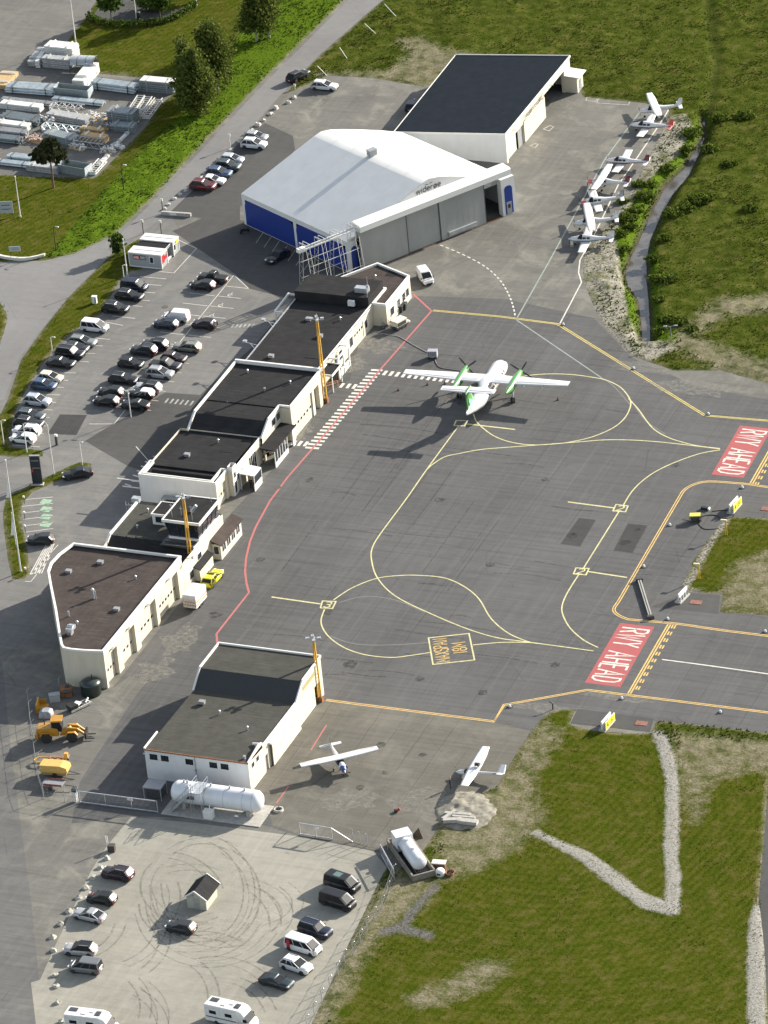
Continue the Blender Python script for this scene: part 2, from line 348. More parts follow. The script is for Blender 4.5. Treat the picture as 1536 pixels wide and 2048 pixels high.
def grid_mesh(name, X, Y, Zz):
    nr, nc = X.shape; co = np.stack([X, Y, Zz], -1).reshape(-1, 3).astype(np.float32); idx = np.arange(nr * nc).reshape(nr, nc)
    q = np.stack([idx[:-1, :-1], idx[:-1, 1:], idx[1:, 1:], idx[1:, :-1]], -1).reshape(-1, 4)
    me = bpy.data.meshes.new(name); me.vertices.add(len(co)); me.vertices.foreach_set('co', co.ravel())
    me.loops.add(q.size); me.loops.foreach_set('vertex_index', q.ravel().astype(np.int32))
    me.polygons.add(len(q)); me.polygons.foreach_set('loop_start', (np.arange(len(q)) * 4).astype(np.int32))
    me.polygons.foreach_set('use_smooth', np.ones(len(q), bool)); me.update(); me.validate(); return me
_me = grid_mesh('ground', GX, GY, GZ)
def put_attr(me, name, a, b, c):
    at_ = me.attributes.new(name, 'FLOAT_COLOR', 'POINT'); v = np.stack([np.clip(q, -8, 8) / 16 + 0.5 for q in (a, b, c)] + [np.ones_like(a)], -1)
    at_.data.foreach_set('color', v.reshape(-1).astype(np.float32))
put_attr(_me, 'zone_a', np.minimum(SD['paved'], -SD['island']), SD['lawn'], SD['gravel'])
put_attr(_me, 'zone_b', SD['bare'], SD['lush'], SD['stream']); put_attr(_me, 'zone_c', SD['path'], SD['ditch'], SD['track'])
def ground_material():
    m, nt, b = _mat('ground'); t = NT(nt)
    v = t.coord('World')
    def sep(name):
        a = t.attr(name); s_ = t.new('ShaderNodeSeparateColor'); t.link(a.outputs['Color'], s_.inputs[0])
        return [t.math('MULTIPLY', t.math('SUBTRACT', s_.outputs[i], 0.5), 16.0) for i in range(3)]
    pv, lawn, grav = sep('zone_a'); bare, lush, strm = sep('zone_b'); path, ditch, trk = sep('zone_c')
    n1 = t.noise(v, 0.45, 5, 0.62); n2 = t.noise(v, 2.6, 4, 0.65); n3 = t.noise(v, 0.06, 3, 0.5); n4 = t.noise(v, 7.0, 3, 0.7)
    jit = t.math('MULTIPLY', t.math('SUBTRACT', t.math('ADD', t.math('MULTIPLY', n1, 0.6), t.math('MULTIPLY', n2, 0.4)), 0.5), 1.0)
    def mask(sd, amp, soft, off=0.0):
        q = t.math('ADD', sd, t.math('MULTIPLY', jit, amp)); q = t.math('DIVIDE', t.math('ADD', q, off), soft)
        return t.math('ADD', q, 0.5, clamp=True)
    # meadow: tall mixed grass, olive to deep green with straw
    mead = t.mix(t.math('MULTIPLY', n3, 1.0), t.ramp(n1, [(0.28, (0.020, 0.036, 0.005)), (0.46, (0.042, 0.064, 0.008)), (0.6, (0.064, 0.084, 0.013)), (0.75, (0.120, 0.115, 0.034))]),
                 t.ramp(n1, [(0.3, (0.033, 0.048, 0.006)), (0.5, (0.072, 0.082, 0.015)), (0.72, (0.140, 0.122, 0.042))]))
    mead = t.mix(t.math('MULTIPLY', n4, 0.45), mead, t.mix(1.0, mead, (0.35, 0.4, 0.35), 'MULTIPLY'))
    n5 = t.noise(v, 0.22, 4, 0.6)
    tw = t.new('ShaderNodeTexWave', wave_type='BANDS', bands_direction='X'); tw.inputs['Scale'].default_value = 0.32; tw.inputs['Distortion'].default_value = 3.0; tw.inputs['Detail'].default_value = 2; tw.inputs['Detail Scale'].default_value = 0.6
    t.link(t.coord('World', (1, 0.35, 1), (0, 0, 0.5)), tw.inputs['Vector'])
    lawnc = t.mix(n5, t.ramp(n2, [(0.3, (0.019, 0.034, 0.003)), (0.7, (0.046, 0.068, 0.005))]), t.ramp(n2, [(0.3, (0.046, 0.054, 0.005)), (0.7, (0.090, 0.088, 0.014))]))
    lawnc = t.mix(t.math('MULTIPLY', tw.outputs['Fac'], 0.22), lawnc, (0.11, 0.115, 0.02))
    rg = t.new('ShaderNodeTexWave', wave_type='RINGS', rings_direction='Z'); rg.inputs['Scale'].default_value = 0.21; rg.inputs['Distortion'].default_value = 2.5; rg.inputs['Detail'].default_value = 3; rg.inputs['Detail Scale'].default_value = 1.5
    sv = t.new('ShaderNodeVectorMath', operation='SUBTRACT'); t.link(v, sv.inputs[0]); sv.inputs[1].default_value = tuple(at(1130, 1640)); t.link(sv.outputs[0], rg.inputs['Vector'])
    lawnc = t.mix(t.math('MULTIPLY', t.ramp(rg.outputs['Fac'], [(0.4, 0.0), (0.8, 1.0)]), 0.28), lawnc, t.mix(1.0, lawnc, (0.45, 0.55, 0.4), 'MULTIPLY'))
    lawnc = t.mix(t.math('MULTIPLY', t.ramp(n1, [(0.5, 0.0), (0.68, 1.0)]), 0.55), lawnc, (0.12, 0.10, 0.034))
    lawnc = t.mix(t.math('MULTIPLY', t.ramp(n1, [(0.3, 1.0), (0.45, 0.0)]), 0.6), lawnc, (0.03, 0.055, 0.004))
    lushc = t.ramp(n2, [(0.25, (0.030, 0.058, 0.004)), (0.5, (0.064, 0.108, 0.009)), (0.75, (0.110, 0.155, 0.018))])
    dry = t.ramp(n2, [(0.25, (0.105, 0.092, 0.055)), (0.55, (0.20, 0.18, 0.125)), (0.8, (0.28, 0.26, 0.19))])
    vo = t.new('ShaderNodeTexVoronoi'); vo.inputs['Scale'].default_value = 2.2; t.link(v, vo.inputs['Vector'])
    stone = t.mix(t.ramp(n2, [(0.42, 0.0), (0.62, 1.0)]), t.ramp(vo.outputs['Distance'], [(0.0, (0.27, 0.255, 0.21)), (0.45, (0.18, 0.17, 0.135)), (0.75, (0.06, 0.058, 0.042))]), (0.31, 0.295, 0.245))
    mud = t.ramp(n2, [(0.3, (0.03, 0.026, 0.018)), (0.7, (0.085, 0.075, 0.05))])
    c = t.mix(mask(lawn, 1.2, 0.8), mead, lawnc)
    c = t.mix(mask(lush, 2.4, 1.2), c, lushc)
    bm = t.math('MULTIPLY', mask(bare, 7.0, 3.0), t.ramp(n1, [(0.35, 0.25), (0.6, 0.95)]))
    c = t.mix(bm, c, dry)
    verge = t.math('MULTIPLY', mask(pv, 1.6, 0.9, 0.45), t.ramp(n1, [(0.35, 0.3), (0.65, 0.85)]))
    c = t.mix(verge, c, dry)
    c = t.mix(t.math('MULTIPLY', mask(grav, 1.8, 0.7), t.ramp(n5, [(0.36, 0.3), (0.5, 1.0)])), c, stone)
    ps = t.ramp(n4, [(0.25, (0.12, 0.115, 0.10)), (0.5, (0.27, 0.26, 0.235)), (0.8, (0.42, 0.41, 0.375))]); c = t.mix(t.math('MULTIPLY', mask(path, 1.7, 0.6), t.ramp(n2, [(0.32, 0.45), (0.5, 1.0)])), c, ps)
    c = t.mix(t.math('MULTIPLY', mask(ditch, 2.2, 1.6, 0.0), 0.55), c, t.ramp(n2, [(0.3, (0.016, 0.026, 0.005)), (0.7, (0.05, 0.06, 0.018))]))
    c = t.mix(t.math('MULTIPLY', mask(trk, 1.6, 0.9), 0.9), c, t.ramp(n2, [(0.3, (0.075, 0.072, 0.07)), (0.7, (0.16, 0.155, 0.15))]))
    c = t.mix(mask(strm, 1.2, 1.0, 0.25), c, mud)
    t.link(c, b.inputs['Base Color']); b.inputs['Roughness'].default_value = 1.0; b.inputs['Specular IOR Level'].default_value = 0.0
    hb = t.math('ADD', t.math('MULTIPLY', n2, 0.6), t.math('MULTIPLY', n4, 0.4))
    t.bump(hb, 0.8, 0.22, b)
    return m
GROUND_M = ground_material(); _me.materials.append(GROUND_M)
tag(link('ground', _me), kind='structure')
_f = MB(); R0 = 4000
for a, bq, cq, dq in (((-R0, -R0), (R0, -R0), (R0, R0), (-R0, R0)),): _f.add([(x, y, -1.6) for x, y in (a, bq, cq, dq)], [(0, 1, 2, 3)])
far = simple('far_ground', (0.06, 0.08, 0.02), 0.9, 0, 0, 0.4, 0.02, 0.1)
tag(_f.build('far_ground', far), kind='structure')
# ------------------------------------------------------------------ asphalt and gravel sheets
def asphalt(name, lo, hi, warm=(1, 1, 1), seams=0.0, streak=0.25, spots=0.0, dusty=0.0, tracks=None, cracks=0.25):
    m, nt, b = _mat(name); t = NT(nt); v = t.coord('World')
    n1 = t.noise(v, 0.05, 4, 0.55); n2 = t.noise(v, 0.7, 4, 0.6); n3 = t.noise(v, 9.0, 2, 0.6)
    ns = t.noise(t.coord('World', (0.05, 1.6, 1), (0, 0, 0.03)), 1.0, 4, 0.6)
    nl = t.noise(t.coord('World', (1.3, 0.03, 1)), 1.0, 3, 0.6)
    f = t.math('ADD', t.math('MULTIPLY', n1, 0.5), t.math('MULTIPLY', n2, 0.25)); f = t.math('ADD', f, t.math('MULTIPLY', n3, 0.25))
    c = t.ramp(f, [(0.30, tuple(lo * .9 * k for k in warm)), (0.5, tuple((lo + hi) * .5 * k for k in warm)), (0.70, tuple(hi * 1.08 * k for k in warm))])
    c = t.mix(t.math('MULTIPLY', t.ramp(ns, [(0.45, 0.0), (0.75, 1.0)]), streak), c, tuple(lo * 0.5 * k for k in warm))
    c = t.mix(t.math('MULTIPLY', t.ramp(nl, [(0.5, 0.0), (0.75, 1.0)]), streak * 0.7), c, tuple(hi * 1.3 * k for k in warm))
    if seams:
        sx = t.new('ShaderNodeSeparateXYZ'); t.link(v, sx.inputs[0])
        wn = t.new('ShaderNodeTexWhiteNoise', noise_dimensions='1D'); t.link(t.math('FLOOR', t.math('ADD', t.math('DIVIDE', sx.outputs['X'], 3.85), 0.5)), wn.inputs['W'])
        c = t.mix(t.math('MULTIPLY', wn.outputs['Value'], 0.1), c, tuple(hi * 1.5 * k for k in warm))
        wob = t.math('MULTIPLY', t.noise(t.coord('World', (0.2, 0.2, 1)), 1.0, 2), 0.5)
        q = t.math('FRACT', t.math('DIVIDE', t.math('ADD', sx.outputs['X'], wob), 3.85))
        ln = t.math('LESS_THAN', t.math('ABSOLUTE', t.math('SUBTRACT', q, 0.5)), 0.014)
        ln = t.math('MULTIPLY', ln, t.ramp(t.noise(t.coord('World', (0.6, 0.05, 1)), 1.0, 2), [(0.42, 0.0), (0.58, 1.0)]))
        ln = t.math('MULTIPLY', ln, seams)
        c = t.mix(ln, c, tuple(lo * 0.3 * k for k in warm))
    # crack sealing
    vo = t.new('ShaderNodeTexVoronoi', feature='DISTANCE_TO_EDGE'); vo.inputs['Scale'].default_value = 0.09
    t.link(t.mix(0.12, v, t.new('ShaderNodeTexNoise').outputs['Color']), vo.inputs['Vector'])
    cr = t.math('MULTIPLY', t.math('LESS_THAN', vo.outputs['Distance'], 0.0035), t.math('GREATER_THAN', t.noise(v, 0.035, 2), 0.54))
    c = t.mix(t.math('MULTIPLY', cr, cracks), c, tuple(lo * 0.35 * k for k in warm))
    if spots:
        sp = t.ramp(t.noise(v, 0.33, 5, 0.7), [(0.62, 0.0), (0.72, 1.0)])
        c = t.mix(t.math('MULTIPLY', sp, spots), c, tuple(lo * 0.45 * k for k in warm))
    if dusty:
        du = t.ramp(t.noise(v, 0.16, 6, 0.68, 0.6), [(0.5, 0.0), (0.7, 1.0)])
        c = t.mix(t.math('MULTIPLY', du, dusty), c, (0.30, 0.285, 0.235))
    if tracks:
        w = t.new('ShaderNodeTexWave', wave_type='RINGS', rings_direction='Z'); w.inputs['Scale'].default_value = 0.35; w.inputs['Distortion'].default_value = 14; w.inputs['Detail'].default_value = 4; w.inputs['Detail Scale'].default_value = 0.22
        vs = t.new('ShaderNodeVectorMath', operation='SUBTRACT'); t.link(v, vs.inputs[0]); vs.inputs[1].default_value = tracks
        t.link(vs.outputs[0], w.inputs['Vector'])
        tm = t.math('MULTIPLY', t.ramp(w.outputs['Fac'], [(0.80, 0.0), (0.98, 1.0)]), t.ramp(t.noise(v, 0.11, 3), [(0.42, 0.0), (0.6, 1.0)]))
        c = t.mix(t.math('MULTIPLY', tm, 0.3), c, tuple(lo * 0.45 * k for k in warm))
    t.link(c, b.inputs['Base Color']); b.inputs['Roughness'].default_value = 0.9; b.inputs['Specular IOR Level'].default_value = 0.1
    t.bump(n3, 0.35, 0.03, b)
    return m
A_OLD = asphalt('asphalt_weathered', 0.100, 0.155, (1.02, 1.0, 0.91), 0.15, 0.35, 0.25, 0.45)
A_APRON = asphalt('asphalt_apron', 0.078, 0.112, (1.0, 1.0, 0.99), 0.32, 0.45, 0.3)
A_SMALL = asphalt('asphalt_small_apron', 0.095, 0.130, (1.05, 1.0, 0.86), 0.5, 0.4, 0.35, 0.25)
A_PARK = asphalt('asphalt_car_park', 0.125, 0.175, (1.01, 1.0, 0.96), 0.0, 0.3, 0.2, 0.3)
A_DARK = asphalt('asphalt_dark', 0.062, 0.088, (1.0, 1.0, 0.97), 0.0, 0.25, 0.2)
A_PATCH = asphalt('asphalt_patch', 0.045, 0.062, (1.0, 1.0, 1.0), 0.0, 0.3, 0.3)
A_ROAD = asphalt('asphalt_road', 0.150, 0.195, (1.01, 1.0, 0.98), 0.0, 0.15, 0.1)
A_LOW = asphalt('asphalt_lower_road', 0.095, 0.135, (1.0, 1.0, 0.98), 0.0, 0.35, 0.15, 0.2)
A_GRAV = asphalt('gravel_lot', 0.190, 0.310, (1.03, 1.0, 0.86), 0.0, 0.25, 0.45, 0.45, None, 0.0)
A_YARD = asphalt('asphalt_yard', 0.105, 0.15, (1.02, 1.0, 0.93), 0.0, 0.35, 0.4, 0.2)
_SZ = [0]
def sheet(name, px, z, mat, parent=None, kind='structure'):
    if z < 0.0172: _SZ[0] += 1; z += 0.0009 * (_SZ[0] % 4) - 0.0
    o = MB().poly(ats(px, 0) and [Vector((p.x, p.y, z)) for p in ats(px)]).build(name, mat, parent)
    if parent is None: tag(o, kind=kind)
    return o
PAVE = sheet('pavement', [(-160,-70),(840,-70),(770,0),(660,140),(850,160),(960,125),(1140,140),(1170,185),(1292,200),(1346,216),(1330,262),(1258,405),(1198,474),(1172,514),(1170,560),(1194,618),(1218,660),(1266,706),(1345,735),(1440,736),(1560,768),(1710,795),(1710,1500),(1500,1468),(1310,1448),(1300,1472),(1140,1456),(1040,1504),(996,1578),(935,1606),(890,1632),(850,1706),(800,1742),(770,1744),(745,1794),(625,2048),(560,2190),(-210,2190),(-210,900)], 0.0, A_OLD)
CARP = sheet('car_park', [(-210,500),(-60,500),(90,470),(270,440),(345,432),(360,470),(470,548),(498,577),(585,600),(510,690),(470,725),(400,790),(330,785),(170,882),(255,932),(290,945),(275,1010),(215,1090),(140,1088),(98,1135),(122,1290),(60,1300),(-210,1290)], 0.004, A_PARK)
sheet('forecourt', [(345,462),(470,548),(498,577),(585,598),(510,690),(470,725),(400,790),(330,785),(170,882),(255,932),(300,945),(700,760),(760,520),(480,440),(480,395),(420,430)], 0.008, A_DARK)  # dark asphalt; towards the hangar its colour also paints in the hangar's shadow
sheet('hangar_parking', [(333,428),(400,436),(440,440),(500,400),(590,300),(586,272),(530,246),(500,262),(420,350)], 0.008, A_DARK)
sheet('storage_yard', [(-160,-70),(200,-70),(200,0),(172,40),(140,90),(160,135),(196,152),(356,168),(350,192),(322,214),(290,260),(236,316),(194,362),(60,358),(-160,346)], 0.004, A_YARD)
APRON = sheet('apron', [(832,592),(1010,598),(1187,636),(1265,716),(1400,775),(1710,830),(1710,1495),(1310,1442),(1164,1420),(1090,1436),(1062,1466),(1040,1502),(996,1576),(935,1604),(890,1628),(850,1704),(800,1740),(768,1706),(600,1672),(500,1642),(262,1632),(143,1647),(160,1563),(200,1500),(273,1390),(297,1360),(260,1353),(225,1376),(380,1180),(440,1050),(600,880),(690,720)], 0.008, A_APRON)
sheet('small_aircraft_apron', [(645,1401),(988,1445),(1060,1462),(1040,1502),(996,1576),(935,1604),(890,1628),(850,1704),(800,1740),(768,1704),(600,1670),(545,1650),(530,1600),(505,1585),(600,1450)], 0.012, A_SMALL)
ROAD = sheet('road', [(-210,528),(0,529),(92,526),(155,510),(236,472),(306,404),(446,254),(526,170),(696,0),(756,-70),(830,-70),(764,0),(636,112),(556,196),(498,262),(422,346),(332,432),(262,478),(216,512),(184,545),(130,599),(80,662),(36,722),(8,800),(-210,840)], 0.012, A_ROAD)
sheet('lower_road', [(-210,1300),(4,1320),(22,1500),(40,1640),(62,1800),(78,1960),(86,2190),(-210,2190)], 0.012, A_LOW)
GRAV = sheet('gravel_lot', [(262,1634),(390,1646),(590,1672),(745,1702),(774,1734),(745,1794),(690,1900),(625,2048),(560,2190),(60,2190),(72,2050),(62,1965),(80,1960),(110,1892),(182,1742),(214,1692)], 0.012, A_GRAV)
_zz=[0.0165]
for pl in ([(120,829),(174,830),(153,870),(95,868)],): sheet('car_park_patch', pl, 0.0125, A_PATCH, CARP)
for pl in ([(1158,1036),(1192,1040),(1160,1093),(1121,1088)], [(1256,1047),(1295,1051),(1265,1106),(1227,1101)], [(1440,1190),(1375,1186),(1300,1214),(1437,1228)], [(1155,1418),(1308,1437),(1300,1464),(1141,1447)]):
    sheet('apron_patch', pl, 0.0165, A_PATCH if pl[0][0] > 1157 and pl[0][0] < 1300 else A_DARK, APRON)
sheet('service_road', [(1536,1530),(1526,1660),(1513,1810),(1525,1900),(1530,1990),(1539,2160),(1710,2160),(1710,1530)], 0.012, A_DARK)
# water of the stream
m, nt, b = _mat('stream_water'); t = NT(nt); v = t.coord('World')
t.link(t.ramp(t.noise(v, 0.5, 4), [(0.3, (0.060, 0.058, 0.052)), (0.7, (0.120, 0.112, 0.10))]), b.inputs['Base Color']); b.inputs['Roughness'].default_value = 0.12
t.bump(t.noise(v, 2.2, 3), 0.25, 0.08, b)
_w = MB(); _p = ats([(1398,218),(1420,225),(1425,262),(1413,300),(1390,345),(1360,385),(1338,424),(1316,470),(1308,505),(1310,540),(1316,585),(1320,640),(1320,690),(1262,690),(1262,640),(1256,590),(1236,560),(1232,535),(1246,495),(1268,448),(1290,398),(1314,352),(1350,318),(1374,280),(1390,258)])
_w.poly([Vector((p.x, p.y, -1.17)) for p in _p]); tag(_w.build('stream', m), kind='structure')
# ------------------------------------------------------------------ painted markings (parts of the apron / car park)
def worn(name, col, rough=0.6, wear=0.35):
    m, nt, b = _mat(name); t = NT(nt); v = t.coord('World')
    f = t.ramp(t.noise(v, 1.6, 5, 0.7), [(0.38, wear), (0.6, 0.0)])
    t.link(t.mix(f, col, (0.10, 0.10, 0.09)), b.inputs['Base Color']); b.inputs['Roughness'].default_value = rough
    return m
M_YEL = worn('paint_yellow', (0.62, 0.50, 0.13)); M_ORG = worn('paint_orange_yellow', (0.68, 0.45, 0.13)); M_WHT = worn('paint_white', (0.62, 0.60, 0.54))
M_RED = worn('paint_red', (0.36, 0.07, 0.068), 0.6, 0.3); M_PINK = worn('paint_faded_red', (0.42, 0.12, 0.115)); M_GRN = worn('paint_faded_green', (0.26, 0.30, 0.26)); M_FNT = worn('paint_faint_white', (0.40, 0.39, 0.35), 0.6, 0.7)
M_EV = worn('paint_pale_green', (0.28, 0.42, 0.29)); M_PYEL = worn('paint_pale_yellow', (0.58, 0.54, 0.27))
ZL = 0.0175
def line(name, px, w, mat, parent=APRON, smooth=True, z=ZL, closed=False, n=6):
    P = ats(px)
    if smooth and len(px) > 2: P = spline(P, n, closed)
    return MB().strip(P, w, z, 0, closed).build(name, mat, parent)
def offset_path(P, d):
    out = []
    for i, p in enumerate(P):
        a = P[max(0, i - 1)]; c = P[min(len(P) - 1, i + 1)]; t_ = (c - a).normalized(); out.append(p + Vector((-t_.y, t_.x, 0)) * d)
    return out
def double_line(name, px, mat, smooth, w=0.16, gap=0.34):
    P = ats(px)
    if smooth: P = spline(P, 6)
    else: P = [q for i in range(len(P) - 1) for q in (P[i], )] + [P[-1]]
    mb = MB()
    for s in (-1, 1):
        Q = offset_path(P, s * gap / 2)
        mb.strip(Q, w, ZL)
    return mb.build(name, mat, APRON)
double_line('apron_edge_line', [(866,621),(1000,633),(1115,648),(1410,831),(1640,850)], M_YEL, False)
double_line('apron_edge_line', [(1640,983),(1536,974),(1501,969),(1457,965),(1424,963),(1401,965),(1381,972),(1367,982),(1357,998),(1330,1044),(1292,1109),(1254,1174),(1237,1203),(1228,1217),(1232,1227),(1251,1237),(1271,1240),(1357,1248),(1440,1260),(1536,1272),(1640,1286)], M_ORG, True)
double_line('apron_edge_line', [(652,1400),(988,1443),(1008,1410),(1175,1380),(1536,1425),(1650,1440)], M_ORG, False)
TX = [
 [(917,852),(855,937),(811,1000),(762,1066),(745,1095),(743,1119),(755,1156),(792,1193),(865,1229),(938,1259),(997,1276),(1055,1284),(1187,1302)],
 [(1075,1287),(1055,1283),(1016,1266),(982,1237),(958,1198),(928,1173),(889,1156),(841,1151),(801,1151),(753,1157),(704,1176),(667,1200)],
 [(649,1219),(642,1241),(648,1261),(665,1280),(694,1298),(733,1310),(782,1315),(821,1311),(861,1305)], [(946,1290),(1002,1285),(1055,1285),(1075,1287)],
 [(1440,900),(1401,907),(1357,922),(1317,940),(1287,960),(1264,983),(1247,1010)], [(1238,1023),(1171,1130),(1167,1137)], [(1157,1150),(1134,1187),(1124,1213),(1127,1233),(1141,1257),(1167,1280),(1196,1295)],
 [(855,938),(865,929),(889,914),(919,907),(963,899),(1024,894),(1091,889),(1157,884),(1207,880),(1257,880),(1307,883),(1357,888),(1440,898)],
 [(947,828),(953,843),(968,858),(988,872),(1013,882),(1042,888),(1072,890),(1109,888),(1141,884),(1184,874),(1224,857),(1247,839),(1259,819),(1261,802),(1251,785),(1237,772),(1211,760),(1181,754),(1141,749),(1097,748),(1057,751),(1030,757)],
 [(1257,797),(1277,819),(1304,855),(1334,874),(1367,885),(1397,892),(1440,897)], [(1324,1319),(1430,1333),(1600,1357)],
]
for i, p in enumerate(TX): line('taxiway_line', p, 0.2 if i < 10 else 0.24, M_PYEL if i < 10 else M_WHT, z=ZL + 0.0006 * (i % 5))
for p in ([(934,848),(1030,859)], [(543,1194),(641,1208)], [(1136,1004),(1228,1016)], [(1175,1143),(1254,1155)]): line('stand_bar', p, 0.3, M_PYEL)
for p, ch in (([(912.6,841),(935,842),(929,852),(908,851)], None), ([(645,1202),(672,1203),(665,1217),(641,1216)], '3'), ([(1232,1009),(1256,1012),(1251,1024),(1226,1022)], '2'), ([(1152,1136),(1178,1137),(1172,1150),(1147,1148)], '2')):
    line('stand_number_box', p, 0.22, M_PYEL, smooth=False, closed=True, z=ZL + 0.0015)
    if ch:
        q = ats(p); c = sum(q, Vector()) / 4; mb = MB(); lettering(mb, ch, c - Vector((0.45, 0.75, -ZL - 0.001)), (1, 0, 0), (0, 1, 0), 1.5, 0.9, 0.2); mb.build('stand_number', M_PYEL, APRON)
q = ats([(857,1276),(938,1267),(949,1320),(866,1329)]); line('span_limit_box', [(857,1276),(938,1267),(949,1320),(866,1329)], 0.22, M_PYEL, smooth=False, closed=True, z=ZL + 0.001)
bl, tl, tr_, br = q[3], q[0], q[1], q[2]; ux = (tl - bl); uy = -(br - bl); mb = MB()
lettering(mb, 'MAXSPAN', bl + (br - bl) * 0.42 + ux * 0.06, ux, uy, (br - bl).length * 0.33, ux.length * 0.86, 0.16, 0.25, (0, 0, ZL + 0.001)); lettering(mb, '18M', bl + (br - bl) * 0.86 + ux * 0.32, ux, uy, (br - bl).length * 0.33, ux.length * 0.38, 0.16, 0.25, (0, 0, ZL + 0.001))
mb.build('span_limit_lettering', M_ORG, APRON)
for p in ([(1240,1246),(1309,1254),(1240.6,1374.5),(1169.5,1365.5)], [(1480,851),(1543,858),(1487,956),(1423,949)]):
    sheet('runway_ahead_panel', p, ZL, M_RED, APRON)
    tl, tr_, br, bl = ats(p); ux = bl - tl; uy = tr_ - tl; mb = MB()
    lettering(mb, 'RWY AHEAD', tl + uy * 0.13 + ux * 0.065, ux, uy, uy.length * 0.77, ux.length * 0.88, 0.34, 0.26, (0, 0, ZL + 0.004)); mb.build('runway_ahead_lettering', M_WHT, APRON)
def dashed(mb, P, dash, gap, w, z):
    L = [0]
    for i in range(1, len(P)): L.append(L[-1] + (P[i] - P[i - 1]).length)
    def pos(s):
        for i in range(1, len(P)):
            if s <= L[i]: return P[i - 1].lerp(P[i], (s - L[i - 1]) / max(1e-6, L[i] - L[i - 1]))
        return P[-1]
    s = 0
    while s + dash <= L[-1]: mb.strip([pos(s), pos(s + dash)], w, z); s += dash + gap
for a, b_ in ([(1336,1248.5),(1256,1387)], [(1499,969),(1560,862)]):
    mb = MB()
    for k in range(4):
        P = ats([(a[0] + k * 5.2, a[1] + k * 0.7), (b_[0] + k * 5.0, b_[1] + k * 0.7)])
        if k < 2: mb.strip(P, 0.22, ZL)
        else: dashed(mb, P, 0.95, 0.95, 0.22, ZL)
    mb.build('holding_position_line', M_ORG, APRON)
line('stand_lead_line', [(1281,222),(1209,320),(1100,520),(1033,638)], 0.24, M_GRN, smooth=False); line('stand_lead_line', [(1033,640),(1205,757)], 0.22, M_GRN, smooth=False)
line('parking_limit_line', [(1334,214),(1337,220),(1327,237),(1278,310),(1237,369),(1188,471),(1160,520),(1157,545),(1163,565),(1120,647)], 0.22, M_WHT, smooth=False)
mb = MB(); dashed(mb, spline(ats([(880,490),(905,500),(938,515),(965,530),(985,545),(1005,567),(1020,595),(1028,620),(1031,637)]), 10), 0.75, 0.6, 0.24, ZL); mb.build('hangar_guide_line', M_WHT, APRON)
for p in ([(1199,195),(1262,200),(1256,210),(1193,206)], [(1174,195),(1199,195),(1190,203),(1172,201)]): line('parking_box_line', p, 0.2, M_FNT, smooth=False, closed=True)
for p in ([(1087,258),(1100,251),(1107,254),(1098,262)], [(1060,292),(1070,287),(1076,289),(1070,296)]): line('parking_box_line', p, 0.2, M_FNT, smooth=False, closed=True)
line('service_limit_line', [(826,588),(863,622),(760,740),(640,880),(575,955),(540,1002),(512,1053),(500,1083),(492,1117),(490,1143),(493,1167),(498,1185)], 0.32, M_PINK, smooth=False, z=ZL + 0.002)
line('service_limit_line', [(498,1185),(433,1268),(436,1303)], 0.32, M_PINK, smooth=False, z=ZL + 0.002)
line('faded_limit_line', [(653,1450),(622,1500)], 0.2, M_PINK); line('faded_limit_line', [(577,1573),(553,1606)], 0.2, M_PINK)
mb = MB(); a0, a1, b0, b1 = ats([(742,740),(611,895),(765,741),(638,897)])
for i in range(24):
    f = i / 23; mb.strip([a0.lerp(a1, f), b0.lerp(b1, f)], 0.52, ZL)
p0, p1 = ats([(770,746),(921,763)])
for i in range(13):
    c = p0.lerp(p1, i / 12); mb.strip([c - Vector((0, .75, 0)), c + Vector((0, .75, 0))], 0.52, ZL)
for x, y in ((684,771),(697,772),(709,773),(588,886),(600,887),(612,888)):
    c = at(x, y); mb.strip([c - Vector((0, .75, 0)), c + Vector((0, .75, 0))], 0.5, ZL + 0.001)
mb.build('pedestrian_crossing', M_WHT, APRON)
# car park bays
mb = MB(); zc = 0.0155
def seg(a, b_, w=0.12): mb.strip(ats([a, b_]), w, zc)
seg((468,550),(228,848)); seg((470,552),(497,577)); seg((357,480),(393,497)); seg((393,497),(348,546)); seg((348,546),(318,543))
for i, (x0, y0, x1, y1) in enumerate([(280,553,332,558),(270,567,322,571),(262,582,310,586),(252,597,300,602),(240,610,285,613),(225,632,270,637),(205,643,246,651),(190,676,220,679),(170,691,206,692),(150,706,190,707),(135,721,178,724),(96,745,152,746),(80,758,136,761),(70,773,128,775),(60,788,120,790),(50,803,112,805),(45,818,105,820),(40,834,100,835),(34,850,92,852),(28,866,88,868),(26,890,80,894)]): seg((x0, y0), (x1, y1))
for x, y in ((450,572),(436,592),(421,612),(406,632),(391,650),(376,670),(361,690),(332,722),(317,741),(302,759),(286,778),(271,797),(256,816)): seg((x, y), (x + 46, y + 5)); seg((x - 6, y), (x - 56, y - 6))
seg((228,848),(178,848)); seg((300,925),(272,893))
for i in range(6): seg((42 + i * 1.2, 1008 - 8 + i * 13), (106, 994 + i * 12.6))
for i in range(8): seg((60 + i * 4.6, 1149 - i * 0.4), (92 + i * 3.3, 1090 - i * 0.5), 0.16) if i < 6 else None
seg((62,1149),(116,1090)); seg((50,1163),(62,1163)); seg((62,1163),(100,1115))
for i in range(6): seg((250 + i * 8, 968 - i * 9), (262 + i * 8, 972 - i * 9), 0.3)
mb.build('bay_lines', M_WHT, CARP)
mb = MB()
for i in range(4): c = at(92, 1003.5 + i * 15); mb.strip([c - Vector((.8, 0, 0)), c + Vector((.8, 0, 0))], 1.5, zc)
mb.build('charging_bay_symbol', M_EV, CARP)
mb = MB()
